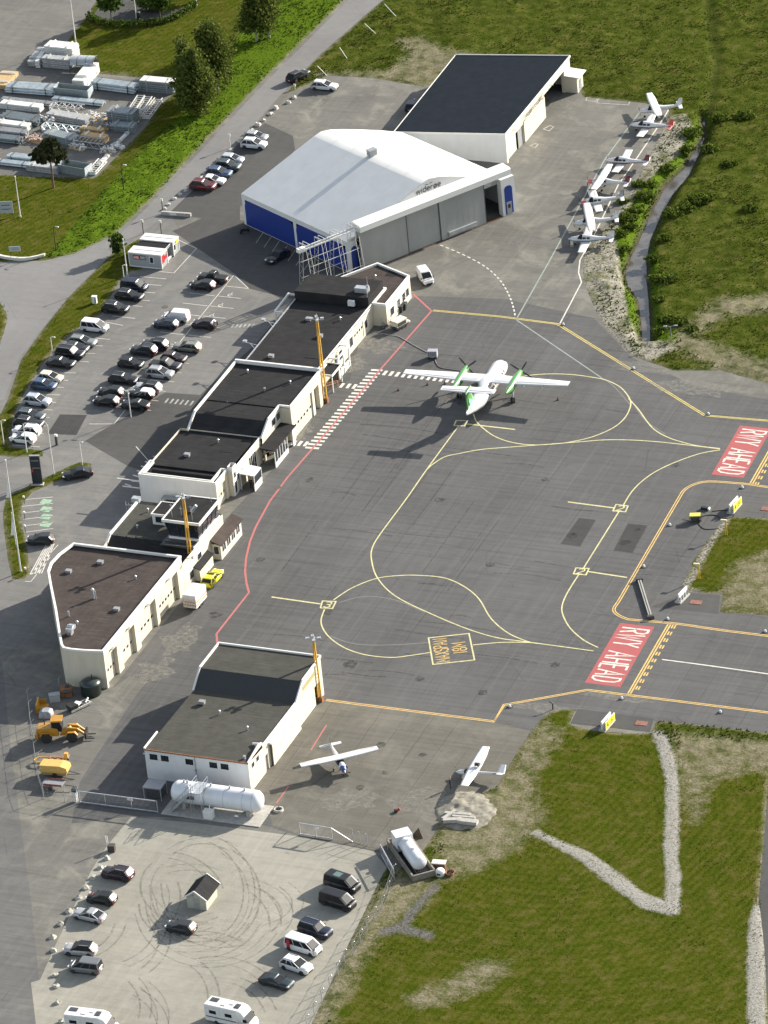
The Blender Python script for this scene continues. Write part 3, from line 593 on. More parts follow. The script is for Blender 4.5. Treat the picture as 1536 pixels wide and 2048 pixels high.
for x, y in ((460,590),(441,611),(423,632)):
    c = at(x, y, zc); mb.strip([c + Vector((0.35 * math.cos(a), 0.35 * math.sin(a), 0)) for a in np.linspace(0, 5.6, 9)], 0.12, zc); mb.strip([c + Vector((0, .3, 0)), c + Vector((.1, .9, 0))], 0.12, zc)
mb.build('disabled_bay_symbol', M_WHT, CARP)
mb = MB()
for i in range(6): mb.strip(ats([(463 - i * 0 + i * 8, 655), (468 + i * 8, 648)]), 0.3, zc); mb.strip(ats([(330 + i * 10, 806 + i), (337 + i * 10, 797 + i)]), 0.3, zc)
for i in range(7): a = (512 + i * 16, 486 + i * 9); mb.strip(ats([a, (a[0] + 15, a[1] - 22)]), 0.12, zc)
mb.build('faint_crossing', M_FNT, CARP)

# old faded lines, oil and tyre marks on the apron
M_GHOST = worn('paint_ghost', (0.145, 0.145, 0.142), 0.8, 0.5)
def stain_mat(name, col, amt):
    m, nt, b = _mat(name); t = NT(nt); v = t.coord('World'); b.inputs['Base Color'].default_value = (*col, 1); b.inputs['Roughness'].default_value = .7
    tr = t.new('ShaderNodeBsdfTransparent'); mx = t.new('ShaderNodeMixShader'); t.link(t.math('MULTIPLY', t.ramp(t.noise(v, 1.3, 5, .7), [(.36, 0.0), (.62, 1.0)]), amt), mx.inputs[0]); t.link(tr.outputs[0], mx.inputs[1]); t.link(b.outputs[0], mx.inputs[2]); t.link(mx.outputs[0], nt.nodes['Material Output'].inputs['Surface']); return m
M_OIL = stain_mat('oil_stain', (.03, .03, .03), .7); M_TYRE = stain_mat('tyre_mark', (.035, .035, .035), .45); M_DUST = stain_mat('dust_stain', (.26, .25, .215), .5)
for p in ([(678,1205),(730,1193),(790,1200),(850,1225)], [(660,1272),(710,1288),(780,1290),(860,1285)], [(1262,800),(1290,840),(1330,868)], [(1206,757),(1230,775),(1262,812)]): line('faded_line', p, .22, M_GHOST, z=ZL - .001)
rs = random.Random(12); mb = MB(); zt = .0168
for k in range(46):
    x, y = rs.uniform(520, 1500), rs.uniform(660, 1400); L = rs.uniform(30, 190); a = (x, y); b_ = (x + L, y + L * rs.uniform(.10, .15)); P = [a, ((a[0] + b_[0]) / 2, (a[1] + b_[1]) / 2 + rs.uniform(-5, 5)), b_]; mb.strip(spline(ats(P), 5), rs.uniform(.12, .35), zt + .00001 * k)
for k in range(14):
    x, y = rs.uniform(520, 900), rs.uniform(800, 1300); L = rs.uniform(40, 150); mb.strip(ats([(x, y), (x + L * .72, y - L)]), rs.uniform(.1, .25), zt + .00001 * (k + 60))
mb.build('tyre_marks', M_TYRE, APRON)
mb = MB()
for k, (x, y, r) in enumerate([(930,800,2.0),(905,790,1.2),(1020,800,1.1),(1143,1072,.9),(1148,1068,.5),(1250,1085,.9),(1275,1060,.5),(655,1225,.8),(880,1000,.8),(700,1330,1.2),(840,1358,.7),(965,1385,.8),(1110,1330,.8),(430,1230,1.2),(520,1120,.8),(620,960,.7),(760,1490,.8),(845,1510,.6),(720,1575,.7),(825,1610,.6),(770,1545,.5),(1350,930,.8),(1090,960,.6),(980,1130,.7)]):
    c = at(x, y); mb.poly([c + Vector((r * rs.uniform(.6, 1.2) * math.cos(a), r * rs.uniform(.6, 1.2) * math.sin(a), zt + .0005 + .00001 * k)) for a in np.linspace(0, 2 * PI, 15)[:-1]])
mb.build('oil_spots', M_OIL, APRON)
mb = MB()
for k, (x, y, rx, ry) in enumerate([(560,1480,3,2),(700,1600,5,3),(850,1610,5,4),(760,690,4,3),(700,730,3,4),(590,860,3,4),(1290,735,6,2),(1390,775,8,3),(1100,1420,6,1.5),(1230,1395,6,1),(360,1280,3,5),(310,1340,3,4),(480,1620,5,2)]):
    c = at(x, y); mb.poly([c + Vector((rx * rs.uniform(.5, 1.2) * math.cos(a), ry * rs.uniform(.5, 1.2) * math.sin(a), zt + .0009 + .00001 * k)) for a in np.linspace(0, 2 * PI, 21)[:-1]])
mb.build('dust_patches', M_DUST, APRON)

M_TRK = stain_mat('wheel_track', (.11, .105, .085), .38); M_TRKL = stain_mat('wheel_track_pale', (.40, .385, .32), .4)
for nm, mt, sd in (('wheel_tracks', M_TRK, 5), ('pale_wheel_tracks', M_TRKL, 9)):
    mb = MB(); rs = random.Random(sd)
    for k in range(26):
        if k < 12:
            cx, cy = 410 + rs.uniform(-40, 40), 1790 + rs.uniform(-30, 40); rx, ry = rs.uniform(60, 160), rs.uniform(55, 120); a0 = rs.uniform(-2.5, 1.5); P = [(cx + rx * math.cos(a0 + t_ * .32), cy + ry * math.sin(a0 + t_ * .32)) for t_ in range(rs.randint(5, 10))]
        else:
            x, y = rs.uniform(230, 560), rs.uniform(1680, 2020); ang = rs.uniform(-.6, 2.2); P = [(x + t_ * 26 * math.cos(ang + .12 * t_), y + t_ * 20 * math.sin(ang + .12 * t_)) for t_ in range(rs.randint(4, 7))]
        Q = spline(ats(P), 5)
        for off in (-.75, .75): mb.strip(offset_path(Q, off), rs.uniform(.16, .3), .0185 + .00001 * k)
    mb.build(nm, mt, GRAV)
# ------------------------------------------------------------------ buildings
FONT['J'] = (0.45, [[(.45, 1), (.45, .18), (.33, 0), (.12, 0), (0, .16)]]); FONT['Ø'] = (0.62, [[(.31, 0), (.08, .1), (0, .5), (.08, .9), (.31, 1), (.54, .9), (.62, .5), (.54, .1), (.31, 0)], [(.02, -.05), (.6, 1.05)]])
def wloc(o):
    v = Vector((0, 0, 0))
    while o is not None: v += o.location; o = o.parent
    return v
def bw(mb, name, mats, parent):           # world-space mesh hung under a parent that has only been moved
    w = wloc(parent); mb.v = [(x - w.x, y - w.y, z - w.z) for x, y, z in mb.v]
    return mb.build(name, mats, parent)
M_CREAM = simple('wall_cream', (0.53, 0.49, 0.385), 0.75, var=0.06, scale=0.8, streak=True); M_WALLW = simple('wall_white', (0.60, 0.61, 0.61), 0.7, var=0.05, scale=0.8, streak=True)
M_TRIM = simple('trim_white', (0.64, 0.64, 0.61), 0.6, var=0.06, scale=4); M_DOORC = simple('door_cream', (0.50, 0.47, 0.38), 0.6, var=0.05, scale=1)
def felt(name, col, stain=(0.16, 0.15, 0.13), amt=0.4, ang=0.0, sp=0.9):
    m, nt, b = _mat(name); t = NT(nt); v = t.coord('World', (1, 1, 1), (0, 0, ang))
    n = t.noise(v, 0.6, 5, 0.65); sx = t.new('ShaderNodeSeparateXYZ'); t.link(v, sx.inputs[0])
    wob = t.math('MULTIPLY', t.noise(v, 0.7, 2), 0.25)
    ln = t.math('LESS_THAN', t.math('FRACT', t.math('DIVIDE', t.math('ADD', sx.outputs['Y'], wob), sp)), 0.08)
    ns = t.noise(t.coord('World', (0.35, 3.0, 1), (0, 0, ang)), 1.0, 4, 0.6)
    c = t.ramp(n, [(0.3, tuple(k * 0.82 for k in col)), (0.7, tuple(k * 1.2 for k in col))])
    c = t.mix(t.math('MULTIPLY', ln, 0.4), c, tuple(k * 0.55 for k in col))
    c = t.mix(t.math('MULTIPLY', t.ramp(ns, [(0.52, 0.0), (0.75, 1.0)]), amt), c, stain)
    t.link(c, b.inputs['Base Color']); b.inputs['Roughness'].default_value = 0.9; b.inputs['Specular IOR Level'].default_value = 0.06
    t.bump(t.noise(v, 14, 2), 0.3, 0.02, b)
    return m
M_FELTB = felt('roof_felt_brown', (0.058, 0.048, 0.044), (0.13, 0.115, 0.10), 0.35, PI / 2, 0.95); M_FELTK = felt('roof_felt_black', (0.026, 0.026, 0.027), (0.055, 0.054, 0.052), 0.4, 0, 0.9)
M_FELTG = felt('roof_felt_grey', (0.062, 0.062, 0.054), (0.10, 0.10, 0.09), 0.5, 0, 0.8); M_ROOFK = felt('roof_sheet_black', (0.009, 0.014, 0.021), (0.016, 0.022, 0.030), 0.3, 0, 0.6); MATS['roof_sheet_black'].node_tree.nodes['Principled BSDF'].inputs['Specular IOR Level'].default_value = .08
M_GLASS = simple('window_glass', (0.020, 0.026, 0.032), 0.08, var=0.3, scale=1.2, spec=0.8); M_GREYM = simple('metal_grey', (0.30, 0.31, 0.32), 0.5, 0.4, var=0.08); M_DGREY = simple('metal_dark', (0.07, 0.075, 0.08), 0.5, 0.4)
M_GALV = simple('galvanised', (0.46, 0.48, 0.50), 0.42, 0.6, var=0.2, scale=2.5); M_BLACK = simple('black_plastic', (0.016, 0.017, 0.018), 0.5); M_RUB = simple('rubber', (0.020, 0.020, 0.021), 0.8)
M_YELP = paint('yellow_paint', (0.62, 0.36, 0.03)); M_ORNG = simple('orange_paint', (0.62, 0.20, 0.04), 0.5); M_CONC = simple('concrete', (0.34, 0.33, 0.30), 0.85, var=0.2, scale=2); M_MASTY = simple('mast_yellow', (0.58, 0.33, 0.045), 0.55, var=0.25, scale=1.5, streak=True)
M_BLUE = simple('panel_blue', (0.008, 0.03, 0.19), 0.45, var=0.05); M_TENT = simple('roof_membrane', (0.60, 0.605, 0.585), 0.5, var=0.05, scale=0.35); M_DOORG = simple('hangar_door_grey', (0.25, 0.26, 0.25), 0.55, var=0.09, scale=0.5, streak=True)
M_RUST = simple('rusty_edge', (0.20, 0.085, 0.035), 0.8, var=0.4, scale=3)
def facade(mb, a, b, z0, z1, holes=(), depth=0.5, mi=0, mj=None):
    """vertical wall a->b (outside on the right hand) with recessed openings (s0,s1,z0,z1[,depth])"""
    a = Vector((a[0], a[1], 0)); b = Vector((b[0], b[1], 0)); d = (b - a); L = d.length; d.normalize(); n = Vector((d.y, -d.x, 0)); mj = mi if mj is None else mj
    S = sorted({0, L} | {h[0] for h in holes} | {h[1] for h in holes}); T = sorted({z0, z1} | {h[2] for h in holes} | {h[3] for h in holes})
    P = lambda s, z, o=0.0: a + d * s + n * o + Vector((0, 0, z))
    for i in range(len(S) - 1):
        for j in range(len(T) - 1):
            sc_, zc = (S[i] + S[i + 1]) / 2, (T[j] + T[j + 1]) / 2
            if any(h[0] < sc_ < h[1] and h[2] < zc < h[3] for h in holes): continue
            mb.add([P(S[i], T[j]), P(S[i + 1], T[j]), P(S[i + 1], T[j + 1]), P(S[i], T[j + 1])], [(0, 1, 2, 3)], mi)
    for h in holes:
        s0, s1, q0, q1 = h[:4]; dp = h[4] if len(h) > 4 else depth
        c = [(s0, q0), (s1, q0), (s1, q1), (s0, q1)]
        for k in range(4):
            (p, q), (r_, w) = c[k], c[(k + 1) % 4]
            mb.add([P(p, q), P(r_, w), P(r_, w, -dp), P(p, q, -dp)], [(0, 1, 2, 3)], mj)
    return d, n
def panel(a, b, s0, s1, z0, z1, off, th=0.05):
    """slab parallel to the wall a->b, outer face at offset off (positive outwards)"""
    a = Vector((a[0], a[1], 0)); b = Vector((b[0], b[1], 0)); d = (b - a).normalized(); n = Vector((d.y, -d.x, 0)); mb = MB()
    P = lambda s, z, o: a + d * s + n * o + Vector((0, 0, z))
    vs = [P(s, z, o) for o in (off - th, off) for s, z in ((s0, z0), (s1, z0), (s1, z1), (s0, z1))]
    mb.add(vs, [(3, 2, 1, 0), (4, 5, 6, 7), (0, 1, 5, 4), (1, 2, 6, 5), (2, 3, 7, 6), (3, 0, 4, 7)]); return mb
def window(root, a, b, s0, s1, z0, z1, off=-0.12, frame=None, bars=0):
    f = MB(); w = 0.09
    for p in ((s0 - w, s1 + w, z1, z1 + w), (s0 - w, s1 + w, z0 - w, z0), (s0 - w, s0, z0, z1), (s1, s1 + w, z0, z1)): q = panel(a, b, *p, 0.04, 0.1); f.add(q.v, q.f)
    for k in range(bars): s = s0 + (s1 - s0) * (k + 1) / (bars + 1); q = panel(a, b, s - 0.035, s + 0.035, z0, z1, 0.02, 0.06); f.add(q.v, q.f)
    o = bw(f, 'window', frame or M_TRIM, root); g = panel(a, b, s0, s1, z0, z1, 0.004, 0.02); bw(g, 'pane', M_GLASS, o); return o
def gate_door(root, a, b, s0, s1, z1, off, nwin=4, wz=1.55, mat=None):
    o = bw(panel(a, b, s0, s1, 0.0, z1, off, 0.06), 'garage_door', mat or M_DOORC, root); g = MB(); L = s1 - s0; m = MB()
    for k in range(nwin):
        c = s0 + L * (k + 0.5) / nwin; q = panel(a, b, c - L / nwin * 0.26, c + L / nwin * 0.26, wz, wz + 0.42, off + 0.012, 0.01); g.add(q.v, q.f)
    bw(g, 'window_row', M_GLASS, o)
    for z in np.arange(0.65, z1 - 0.2, 0.65): q = panel(a, b, s0, s1, z, z + 0.035, off + 0.008, 0.006); m.add(q.v, q.f)
    bw(m, 'panel_joint', M_GREYM, o); return o
def coping(poly, z, w=0.35, h=0.28, out=0.04):
    P = [Vector((p[0], p[1], 0)) for p in poly]; ar = sum(P[i].x * P[i - 1].y - P[i - 1].x * P[i].y for i in range(len(P)))
    if ar > 0: P = P[::-1]
    n = len(P); O = []; I = []
    for i in range(n):
        d1 = (P[i] - P[i - 1]).normalized(); d2 = (P[(i + 1) % n] - P[i]).normalized(); t_ = (d1 + d2).normalized(); nn = Vector((t_.y, -t_.x, 0)); c = max(0.35, nn.dot(Vector((d1.y, -d1.x, 0))))
        O.append(P[i] + nn * (out / c)); I.append(P[i] - nn * ((w - out) / c))
    mb = MB(); V = [p + Vector((0, 0, z - h)) for p in O] + [p + Vector((0, 0, z)) for p in O] + [p + Vector((0, 0, z)) for p in I] + [p + Vector((0, 0, z - h)) for p in I]
    F = []
    for i in range(n):
        j = (i + 1) % n
        for k in range(3): F.append((k * n + i, k * n + j, (k + 1) * n + j, (k + 1) * n + i))
    mb.add(V, F); return mb
def walls(poly, z0, z1, holes={}, depth=0.5):
    mb = MB(); n = len(poly)
    for i in range(n): facade(mb, poly[i], poly[(i + 1) % n], z0, z1, holes.get(i, ()), depth)
    return mb
def flat(poly, z, mi=0): return MB().poly([Vector((p[0], p[1], z)) for p in poly])
def slab(pts, th=0.2):
    pts = [Vector(p) for p in pts]; n = len(pts); lo = [p - Vector((0, 0, th)) for p in pts]; mb = MB()
    mb.poly(pts); mb.add(lo + pts, [(i, (i + 1) % n, n + (i + 1) % n, n + i) for i in range(n)]); mb.add(lo, [tuple(range(n))[::-1]]); return mb
def V3(x, y, z): return Vector((x, y, z))
# --- fire and equipment garage with the bowed west wall
B = thing('fire_station', 'long white garage with brown flat roof, bowed road side and four cream gates', 'garage', (-28, -43, 0))
fp = [(-19.8, -56.75), (-19.8, -29.05), (-37.1, -29.05), (-37.9, -32.6), (-38.0, -35.2), (-37.4, -37.5), (-35.2, -41.4), (-31.5, -47.7), (-28.6, -52.9), (-26.6, -56.4), (-25.9, -57.2), (-24.6, -57.35), (-22.5, -57.2)]
gd = [(0.5, 4.2), (5.8, 10.4), (11.9, 17.9), (18.8, 25.9)]
bw(walls(fp, -0.1, 6.0, {0: [(s, e, -0.1, 4.7, 0.75) for s, e in gd]}, 0.75), 'wall', M_CREAM, B)
bw(flat(fp, 5.72), 'roof', M_FELTB, B); bw(coping(fp, 6.25, 0.34, 0.3), 'coping', M_TRIM, B)
for (s, e), nw in zip(gd, (4, 4, 5, 7)): gate_door(B, fp[0], fp[1], s, e, 4.7, -0.6, nw, 1.7)
mb = MB()
for s, e in gd: mb.add(panel(fp[0], fp[1], (s + e) / 2 - 0.35, (s + e) / 2 + 0.35, 5.2, 5.35, 0.35, 0.3).v, panel(fp[0], fp[1], 0, 1, 0, 1, 0).f)
bw(mb, 'wall_lamp', M_GREYM, B)
p = at(187, 1197, 5.72); mb = MB(); mb.cyl(p, p + V3(0, 0, 1.5), 0.16, 10); mb.cyl(p + V3(0.35, 0, 0), p + V3(0.35, 0, 1.3), 0.12, 8); mb.cyl(p + V3(0, 0, 1.5), p + V3(0, 0, 1.75), 0.26, 10, r2=0.1); mb.box(p + V3(.17, 0, .9), (.5, .06, .06)); bw(mb, 'vent_pipe', M_GALV, B)
p = at(138, 1233, 5.72); mb = MB(); mb.cyl(p, p + V3(0, 0, .9), 0.13, 10); bw(mb, 'vent_pipe', M_GALV, B)
p = at(141, 1268, 5.72); mb = MB(); mb.box(p + V3(0, 0, .35), (0.7, 0.9, .7)); mb.box(p + V3(0.1, .1, .95), (.95, 1.5, .5), 0.0); mb.cyl(p + V3(-.35, .1, 1.2), p + V3(.5, .1, 1.2), .28, 10); bw(mb, 'roof_fan', M_GALV, B)
p = at(372, 1118, 5.2); mb = MB(); mb.bar(p, p + V3(0.9, .3, .2), .08); mb.cyl(p + V3(.9, .3, 0), p + V3(.9, .3, .35), .18, 8); bw(mb, 'floodlight', M_GALV, B)
# --- tower building
B = thing('control_tower', 'low white building with grey roof carrying the glazed control cab, beside the fire garage', 'control tower', (-27, -17, 0))
fp = [(-19.8, -29.0), (-19.8, -14.0), (-33.6, -14.0), (-33.6, -29.0)]
wm = MB(); facade(wm, fp[0], fp[1], -0.1, 4.9, [(2.0, 3.4, 0.9, 2.2), (5.2, 6.6, 2.4, 3.4)], 0.25); facade(wm, fp[2], fp[3], -0.1, 4.7); facade(wm, fp[1], fp[2], -0.1, 4.8); bw(wm, 'wall', M_CREAM, B)
bw(slab([V3(-33.6, -23.7, 5.0), V3(-19.9, -23.7, 5.0), V3(-19.9, -14.1, 5.0), V3(-33.6, -14.1, 5.0)], .25), 'roof', M_FELTG, B)
bw(slab([V3(-33.6, -28.98, 2.4), V3(-19.9, -28.98, 2.4), V3(-19.9, -23.72, 5.0), V3(-33.6, -23.72, 5.0)], .2), 'roof_slope', M_FELTK, B)  # slope's shade, facing away from the sun, is put into this darker felt colour
mb = MB(); mb.bar(V3(-33.7, -28.9, 2.55), V3(-33.7, -23.7, 5.15), .32, .4); mb.bar(V3(-33.7, -23.75, 5.1), V3(-33.7, -14.0, 5.1), .32, .4); bw(mb, 'verge_board', M_TRIM, B)
mb = MB()
for x in np.arange(-32.5, -24.5, 1.5): mb.box((x, -23.75, 5.2), (.16, .16, .25))
bw(mb, 'snow_stop', M_DGREY, B)
window(B, fp[0], fp[1], 2.0, 3.4, 0.9, 2.2); window(B, fp[0], fp[1], 5.2, 6.6, 2.4, 3.4)
cx0, cx1, cy0, cy1 = -24.7, -18.7, -24.2, -16.6
mb = MB(); mb.prism([(cx0 + .3, cy0 - 0.3), (-19.95, cy0 - 0.3), (-19.95, cy1 + 1.2), (cx0 + .3, cy1 + 1.2)], 5.0, 5.65); bw(mb, 'cab_base', M_DGREY, B)
mb = MB()
for z, o in ((5.25, .55), (5.5, .35)): mb.add(coping([(cx0 + .3 - o, cy0 - .3 - o), (-19.95 + o * .4, cy0 - .3 - o), (-19.95 + o * .4, cy1 + 1.2 + o), (cx0 + .3 - o, cy1 + 1.2 + o)], z, .28, .16).v, coping([(0, 0), (1, 0), (1, 1), (0, 1)], 1).f)
bw(mb, 'balcony_rail', M_DGREY, B)
mb = coping([(cx0 + .1, cy0 - .6), (-19.7, cy0 - .6), (-19.7, cy1 + 1.5), (cx0 + .1, cy1 + 1.5)], 5.3, .3, .22); bw(mb, 'balcony_edge', M_TRIM, B)
def frustum(x0, x1, y0, y1, o0, z0, o1, z1):
    r = lambda o, z: [V3(x0 - o, y0 - o, z), V3(x1 + o, y0 - o, z), V3(x1 + o, y1 + o, z), V3(x0 - o, y1 + o, z)]
    return MB().ring_loft([r(o0, z0), r(o1, z1)], smooth=False)
bw(frustum(cx0 + 1, cx1 - 1.0, cy0 + 1, cy1 - 1, .45, 5.65, .45, 6.0), 'cab_sill', M_TRIM, B)
bw(frustum(cx0 + 1, cx1 - 1.0, cy0 + 1, cy1 - 1, .25, 6.0, .72, 8.55), 'cab_glazing', M_GLASS, B)
mb = MB()
for (ax, ay) in ((0, 0), (1, 0), (1, 1), (0, 1), (.33, 0), (.66, 0), (1, .25), (1, .5), (1, .75), (0, .5)):
    q = lambda o, z: V3((cx0 + 1 - o) + ax * (cx1 - cx0 - 2 + 2 * o), (cy0 + 1 - o) + ay * (cy1 - cy0 - 2 + 2 * o), z)
    mb.bar(q(.28, 6.0), q(.74, 8.55), .08)
bw(mb, 'cab_mullion', M_DGREY, B)
cab = [(cx0, cy0), (cx1, cy0), (cx1, cy1), (cx0, cy1)]
mb = MB(); mb.prism(cab, 8.55, 8.95); mb.add([V3(*c, 8.55) for c in cab], [(3, 2, 1, 0)]); bw(mb, 'cab_roof', M_FELTK, B); bw(coping(cab, 9.05, .2, .42), 'cab_fascia', M_TRIM, B)
mb = MB()
for dx, dy, h in ((1.2, 1.1, 2.6), (2.4, 1.8, 1.6), (4.6, .8, 1.9), (5.1, 6.6, 1.5), (3.2, 3.4, .9), (.7, 5.9, 1.2)): mb.cyl((cx0 + dx, cy0 + dy, 8.9), (cx0 + dx, cy0 + dy, 8.95 + h), .035, 6); mb.box((cx0 + dx, cy0 + dy, 8.9 + h * .8), (.5, .05, .05))
bw(mb, 'aerial', M_GALV, B)
mb = MB(); mb.bar((cx0 + 3.4, cy0 + 3.2, 9.0), (cx0 + 4.1, cy0 + 3.6, 9.9), .5, .35); bw(mb, 'roof_hatch', M_GALV, B)
sx0, sx1, sy0, sy1 = -28.8, -26.4, -19.4, -15.6
mb = MB(); mb.prism([(sx0 + .1, sy0 + .1), (sx1 - .1, sy0 + .1), (sx1 - .1, sy1), (sx0 + .1, sy1)], 5.0, 6.7); bw(mb, 'stair_house', M_WALLW, B)
st = [(sx0, sy0), (sx1 + 1.4, sy0), (sx1 + 1.4, sy1), (sx0, sy1)]
mb = MB(); mb.prism(st, 6.6, 6.78); bw(mb, 'stair_roof', M_FELTK, B); bw(coping(st, 6.86, .14, .26), 'stair_fascia', M_TRIM, B); window(B, (sx0 + .1, sy0 + .1), (sx1 - .1, sy0 + .1), .5, 1.6, 5.4, 6.4)
an = [(-19.75, -18.9), (-18.3, -18.9), (-18.3, -11.2), (-19.75, -11.2)]
mb = walls(an, -.1, 2.55); bw(mb, 'porch_wall', M_CREAM, B); mb = slab([V3(-19.8, -19.2, 3.3), V3(-18.0, -19.2, 2.6), V3(-18.0, -10.9, 2.6), V3(-19.8, -10.9, 3.3)], .14); bw(mb, 'porch_roof', M_FELTB, B)
for k in range(4): window(B, an[1], an[2], .5 + k * 1.75, 1.75 + k * 1.75, 1.0, 2.2, bars=1)
window(B, an[0], an[1], .35, 1.1, .9, 2.2)
mb = walls([(-19.78, -25.4), (-18.9, -25.4), (-18.9, -20.6), (-19.78, -20.6)], -.1, 2.0); bw(mb, 'store_wall', M_CREAM, B); bw(slab([V3(-19.8, -25.6, 2.4), V3(-18.7, -25.6, 1.95), V3(-18.7, -20.4, 1.95), V3(-19.8, -20.4, 2.4)], .1), 'store_roof', M_FELTK, B)
mb = MB(); c = V3(-35.3, -14.5, 0)
for k in range(4): mb.bar(c + V3(k * .45, 0, 0), c + V3(k * .45, 0, 5.4 - .2 * k), .06)
mb.bar(c + V3(0, 0, 4.8), c + V3(1.8, .2, 4.8), .06); mb.box(c + V3(1.0, 1.6, 5.0), (1.2, .9, .7)); bw(mb, 'wind_gauge', M_GALV, B)
r_ = thing('pallet_rack', 'grey rack with crates against the shaded end wall between terminal and tower', 'rack', (-31.4, -6.3, 0)); mb = MB()
for x in (-1.8, 0, 1.8):
    for y in (-.5, .5): mb.box((x, y, 1.0), (.08, .08, 2.0))
for z in (.15, 1.0, 1.95): mb.box((0, 0, z), (3.7, 1.1, .08))
mb.build('frame', M_GREYM, r_)
for x, z, w in ((-1.0, .5, .8), (.7, .5, 1.1), (-.6, 1.35, 1.2), (1.1, 1.35, .7)): MB().box((x, 0, z), (w, .8, .6)).build('crate', M_DGREY, r_)
# --- terminal, south hall
B = thing('terminal_building', 'southern terminal hall with black felt roof, next to the control tower building', 'terminal', (-31, 2, 0))
fp = [(-24.8, -5.05), (-24.8, -0.6), (-24.05, -0.6), (-24.05, 10.4), (-37.3, 10.4), (-37.5, -5.05)]
bw(walls(fp, -.1, 4.35, {0: [(.7, 3.6, -.1, 3.4, .4)], 2: [(1.2, 2.2, 2.0, 3.0, .15), (3.0, 4.0, 2.0, 3.0, .15), (6.2, 8.8, .3, 3.2, .2)]}), 'wall', M_CREAM, B)
mb = walls([(-37.5, -5.06), (-24.81, -5.06), (-24.81, -4.95), (-37.5, -4.95)], -.1, 4.6); bw(mb, 'gable_wall', M_WALLW, B)
bw(flat([(-37.4, -4.9), (-24.9, -4.9), (-24.9, 10.6), (-37.4, 10.6)], 3.95), 'roof', M_FELTK, B)
mb = MB(); mb.box((-31.0, -2.6, 4.2), (10.6, .5, .5)); mb.box((-31.0, -1.0, 4.1), (11.4, .3, .3)); bw(mb, 'roof_upstand', M_FELTK, B)
bw(coping([(-37.5, -5.05), (-24.8, -5.05), (-24.8, -.6), (-25.8, -.6), (-25.8, -4.4), (-36.9, -4.4), (-36.9, -.6), (-37.5, -.6)], 4.7, .2, .5, .03), 'coping', M_TRIM, B)
bw(panel(fp[2], fp[3], 0, 11, 4.0, 4.45, .06, .12), 'fascia', M_TRIM, B)
gate_door(B, fp[0], fp[1], .7, 3.6, 3.4, -.3, 3, 1.4)
for s in (1.2, 3.0): window(B, fp[2], fp[3], s, s + 1, 2.0, 3.0)
window(B, fp[2], fp[3], 6.2, 8.8, .3, 3.2, bars=3)
mb = walls([(-24.79, -.55), (-24.0, -.55), (-24.0, .9), (-24.79, .9)], -.1, 5.0); bw(mb, 'entrance_pier', M_TRIM, B); window(B, (-24.0, -.55), (-24.0, .9), .35, 1.05, 2.9, 3.9); window(B, (-24.0, -.55), (-24.0, .9), .35, 1.05, .3, 2.2)
o = bw(slab([V3(-23.95, 1.5, 2.9), V3(-21.5, 1.5, 2.7), V3(-21.5, 4.3, 2.7), V3(-23.95, 4.3, 2.9)], .16), 'smoking_shelter', M_TRIM, B)
mb = MB(); mb.box((-21.6, 2.9, .55), (.12, 2.8, 1.1)); mb.box((-22.7, 4.25, 1.3), (2.4, .1, 2.6)); bw(mb, 'shelter_side', M_TRIM, o); mb = MB(); mb.box((-21.6, 2.9, 1.85), (.05, 2.7, 1.4)); bw(mb, 'shelter_glass', M_GLASS, o)
mb = MB()
for x in (-21.6, -23.8): mb.box((x, 1.6, 1.3), (.1, .1, 2.6))
bw(mb, 'shelter_post', M_TRIM, o)
mb = MB()
for k in range(6): mb.tube([V3(-37.2, -3.8 + k * 1.6, 2.6), V3(-39.4, -3.8 + k * 1.6, 2.5)], .05, 6)
for k in (0, 1): mb.bar(V3(-37.2, -4.6 - k * .4, 3.2 - k), V3(-41.4 + k, -4.6 - k * .4, 3.2 - k), .12)
bw(mb, 'wall_bracket', M_TRIM, B)
# --- terminal, middle block (arrivals / goods hall)
B = thing('baggage_hall', 'tall middle terminal block with black roof falling to the south and one cream gate', 'terminal', (-29, 19, 0))
fE = [(-21.9, 17.6), (-21.9, 29.6), (-36.0, 29.6), (-36.0, 10.2), (-23.7, 10.2), (-23.7, 17.6)]
wm = MB(); facade(wm, fE[0], fE[1], -.1, 5.9, [(1.0, 8.2, -.1, 4.3, .3), (9.0, 10.9, -.1, 4.2, .7)], .3); facade(wm, fE[5], fE[0], -.1, 5.9); facade(wm, (-21.9, 29.6), (-36, 29.6), 3.8, 6.0)
facade(wm, (-23.7, 13.2), (-23.7, 17.6), 3.4, 5.85, [(1.0, 2.4, 4.0, 5.2, .2), (2.8, 4.2, 4.0, 5.2, .2)]); facade(wm, (-23.7, 10.2), (-23.7, 17.6), -.1, 3.4, [(1, 2.6, 0, 2.4, .3), (4, 6, 0, 2.4, .3)])
wm.add([V3(-23.7, 10.2, 3.4), V3(-23.7, 13.2, 3.4), V3(-23.7, 13.2, 5.85), V3(-23.7, 10.4, 4.3)], [(0, 1, 2, 3)]); facade(wm, (-36, 29.6), (-36, 10.2), -.1, 4.2); wm.add([V3(-36, 10.3, 4.2), V3(-36, 29.6, 4.2), V3(-36, 29.6, 5.9), V3(-36, 13.2, 5.9)], [(0, 1, 2, 3)])
bw(wm, 'wall', M_CREAM, B)
bw(flat([(-35.9, 17.5), (-22.1, 17.5), (-22.1, 29.5), (-35.9, 29.5)], 5.72), 'roof', M_FELTK, B); bw(slab([V3(-35.9, 13.2, 5.6), V3(-23.8, 13.2, 5.6), V3(-23.8, 17.5, 5.6), V3(-35.9, 17.5, 5.6)], .1), 'lower_roof', M_FELTK, B)
bw(slab([V3(-35.9, 10.2, 4.05), V3(-23.8, 10.2, 4.05), V3(-23.8, 13.22, 5.6), V3(-35.9, 13.22, 5.6)], .15), 'roof_slope', M_FELTK, B)
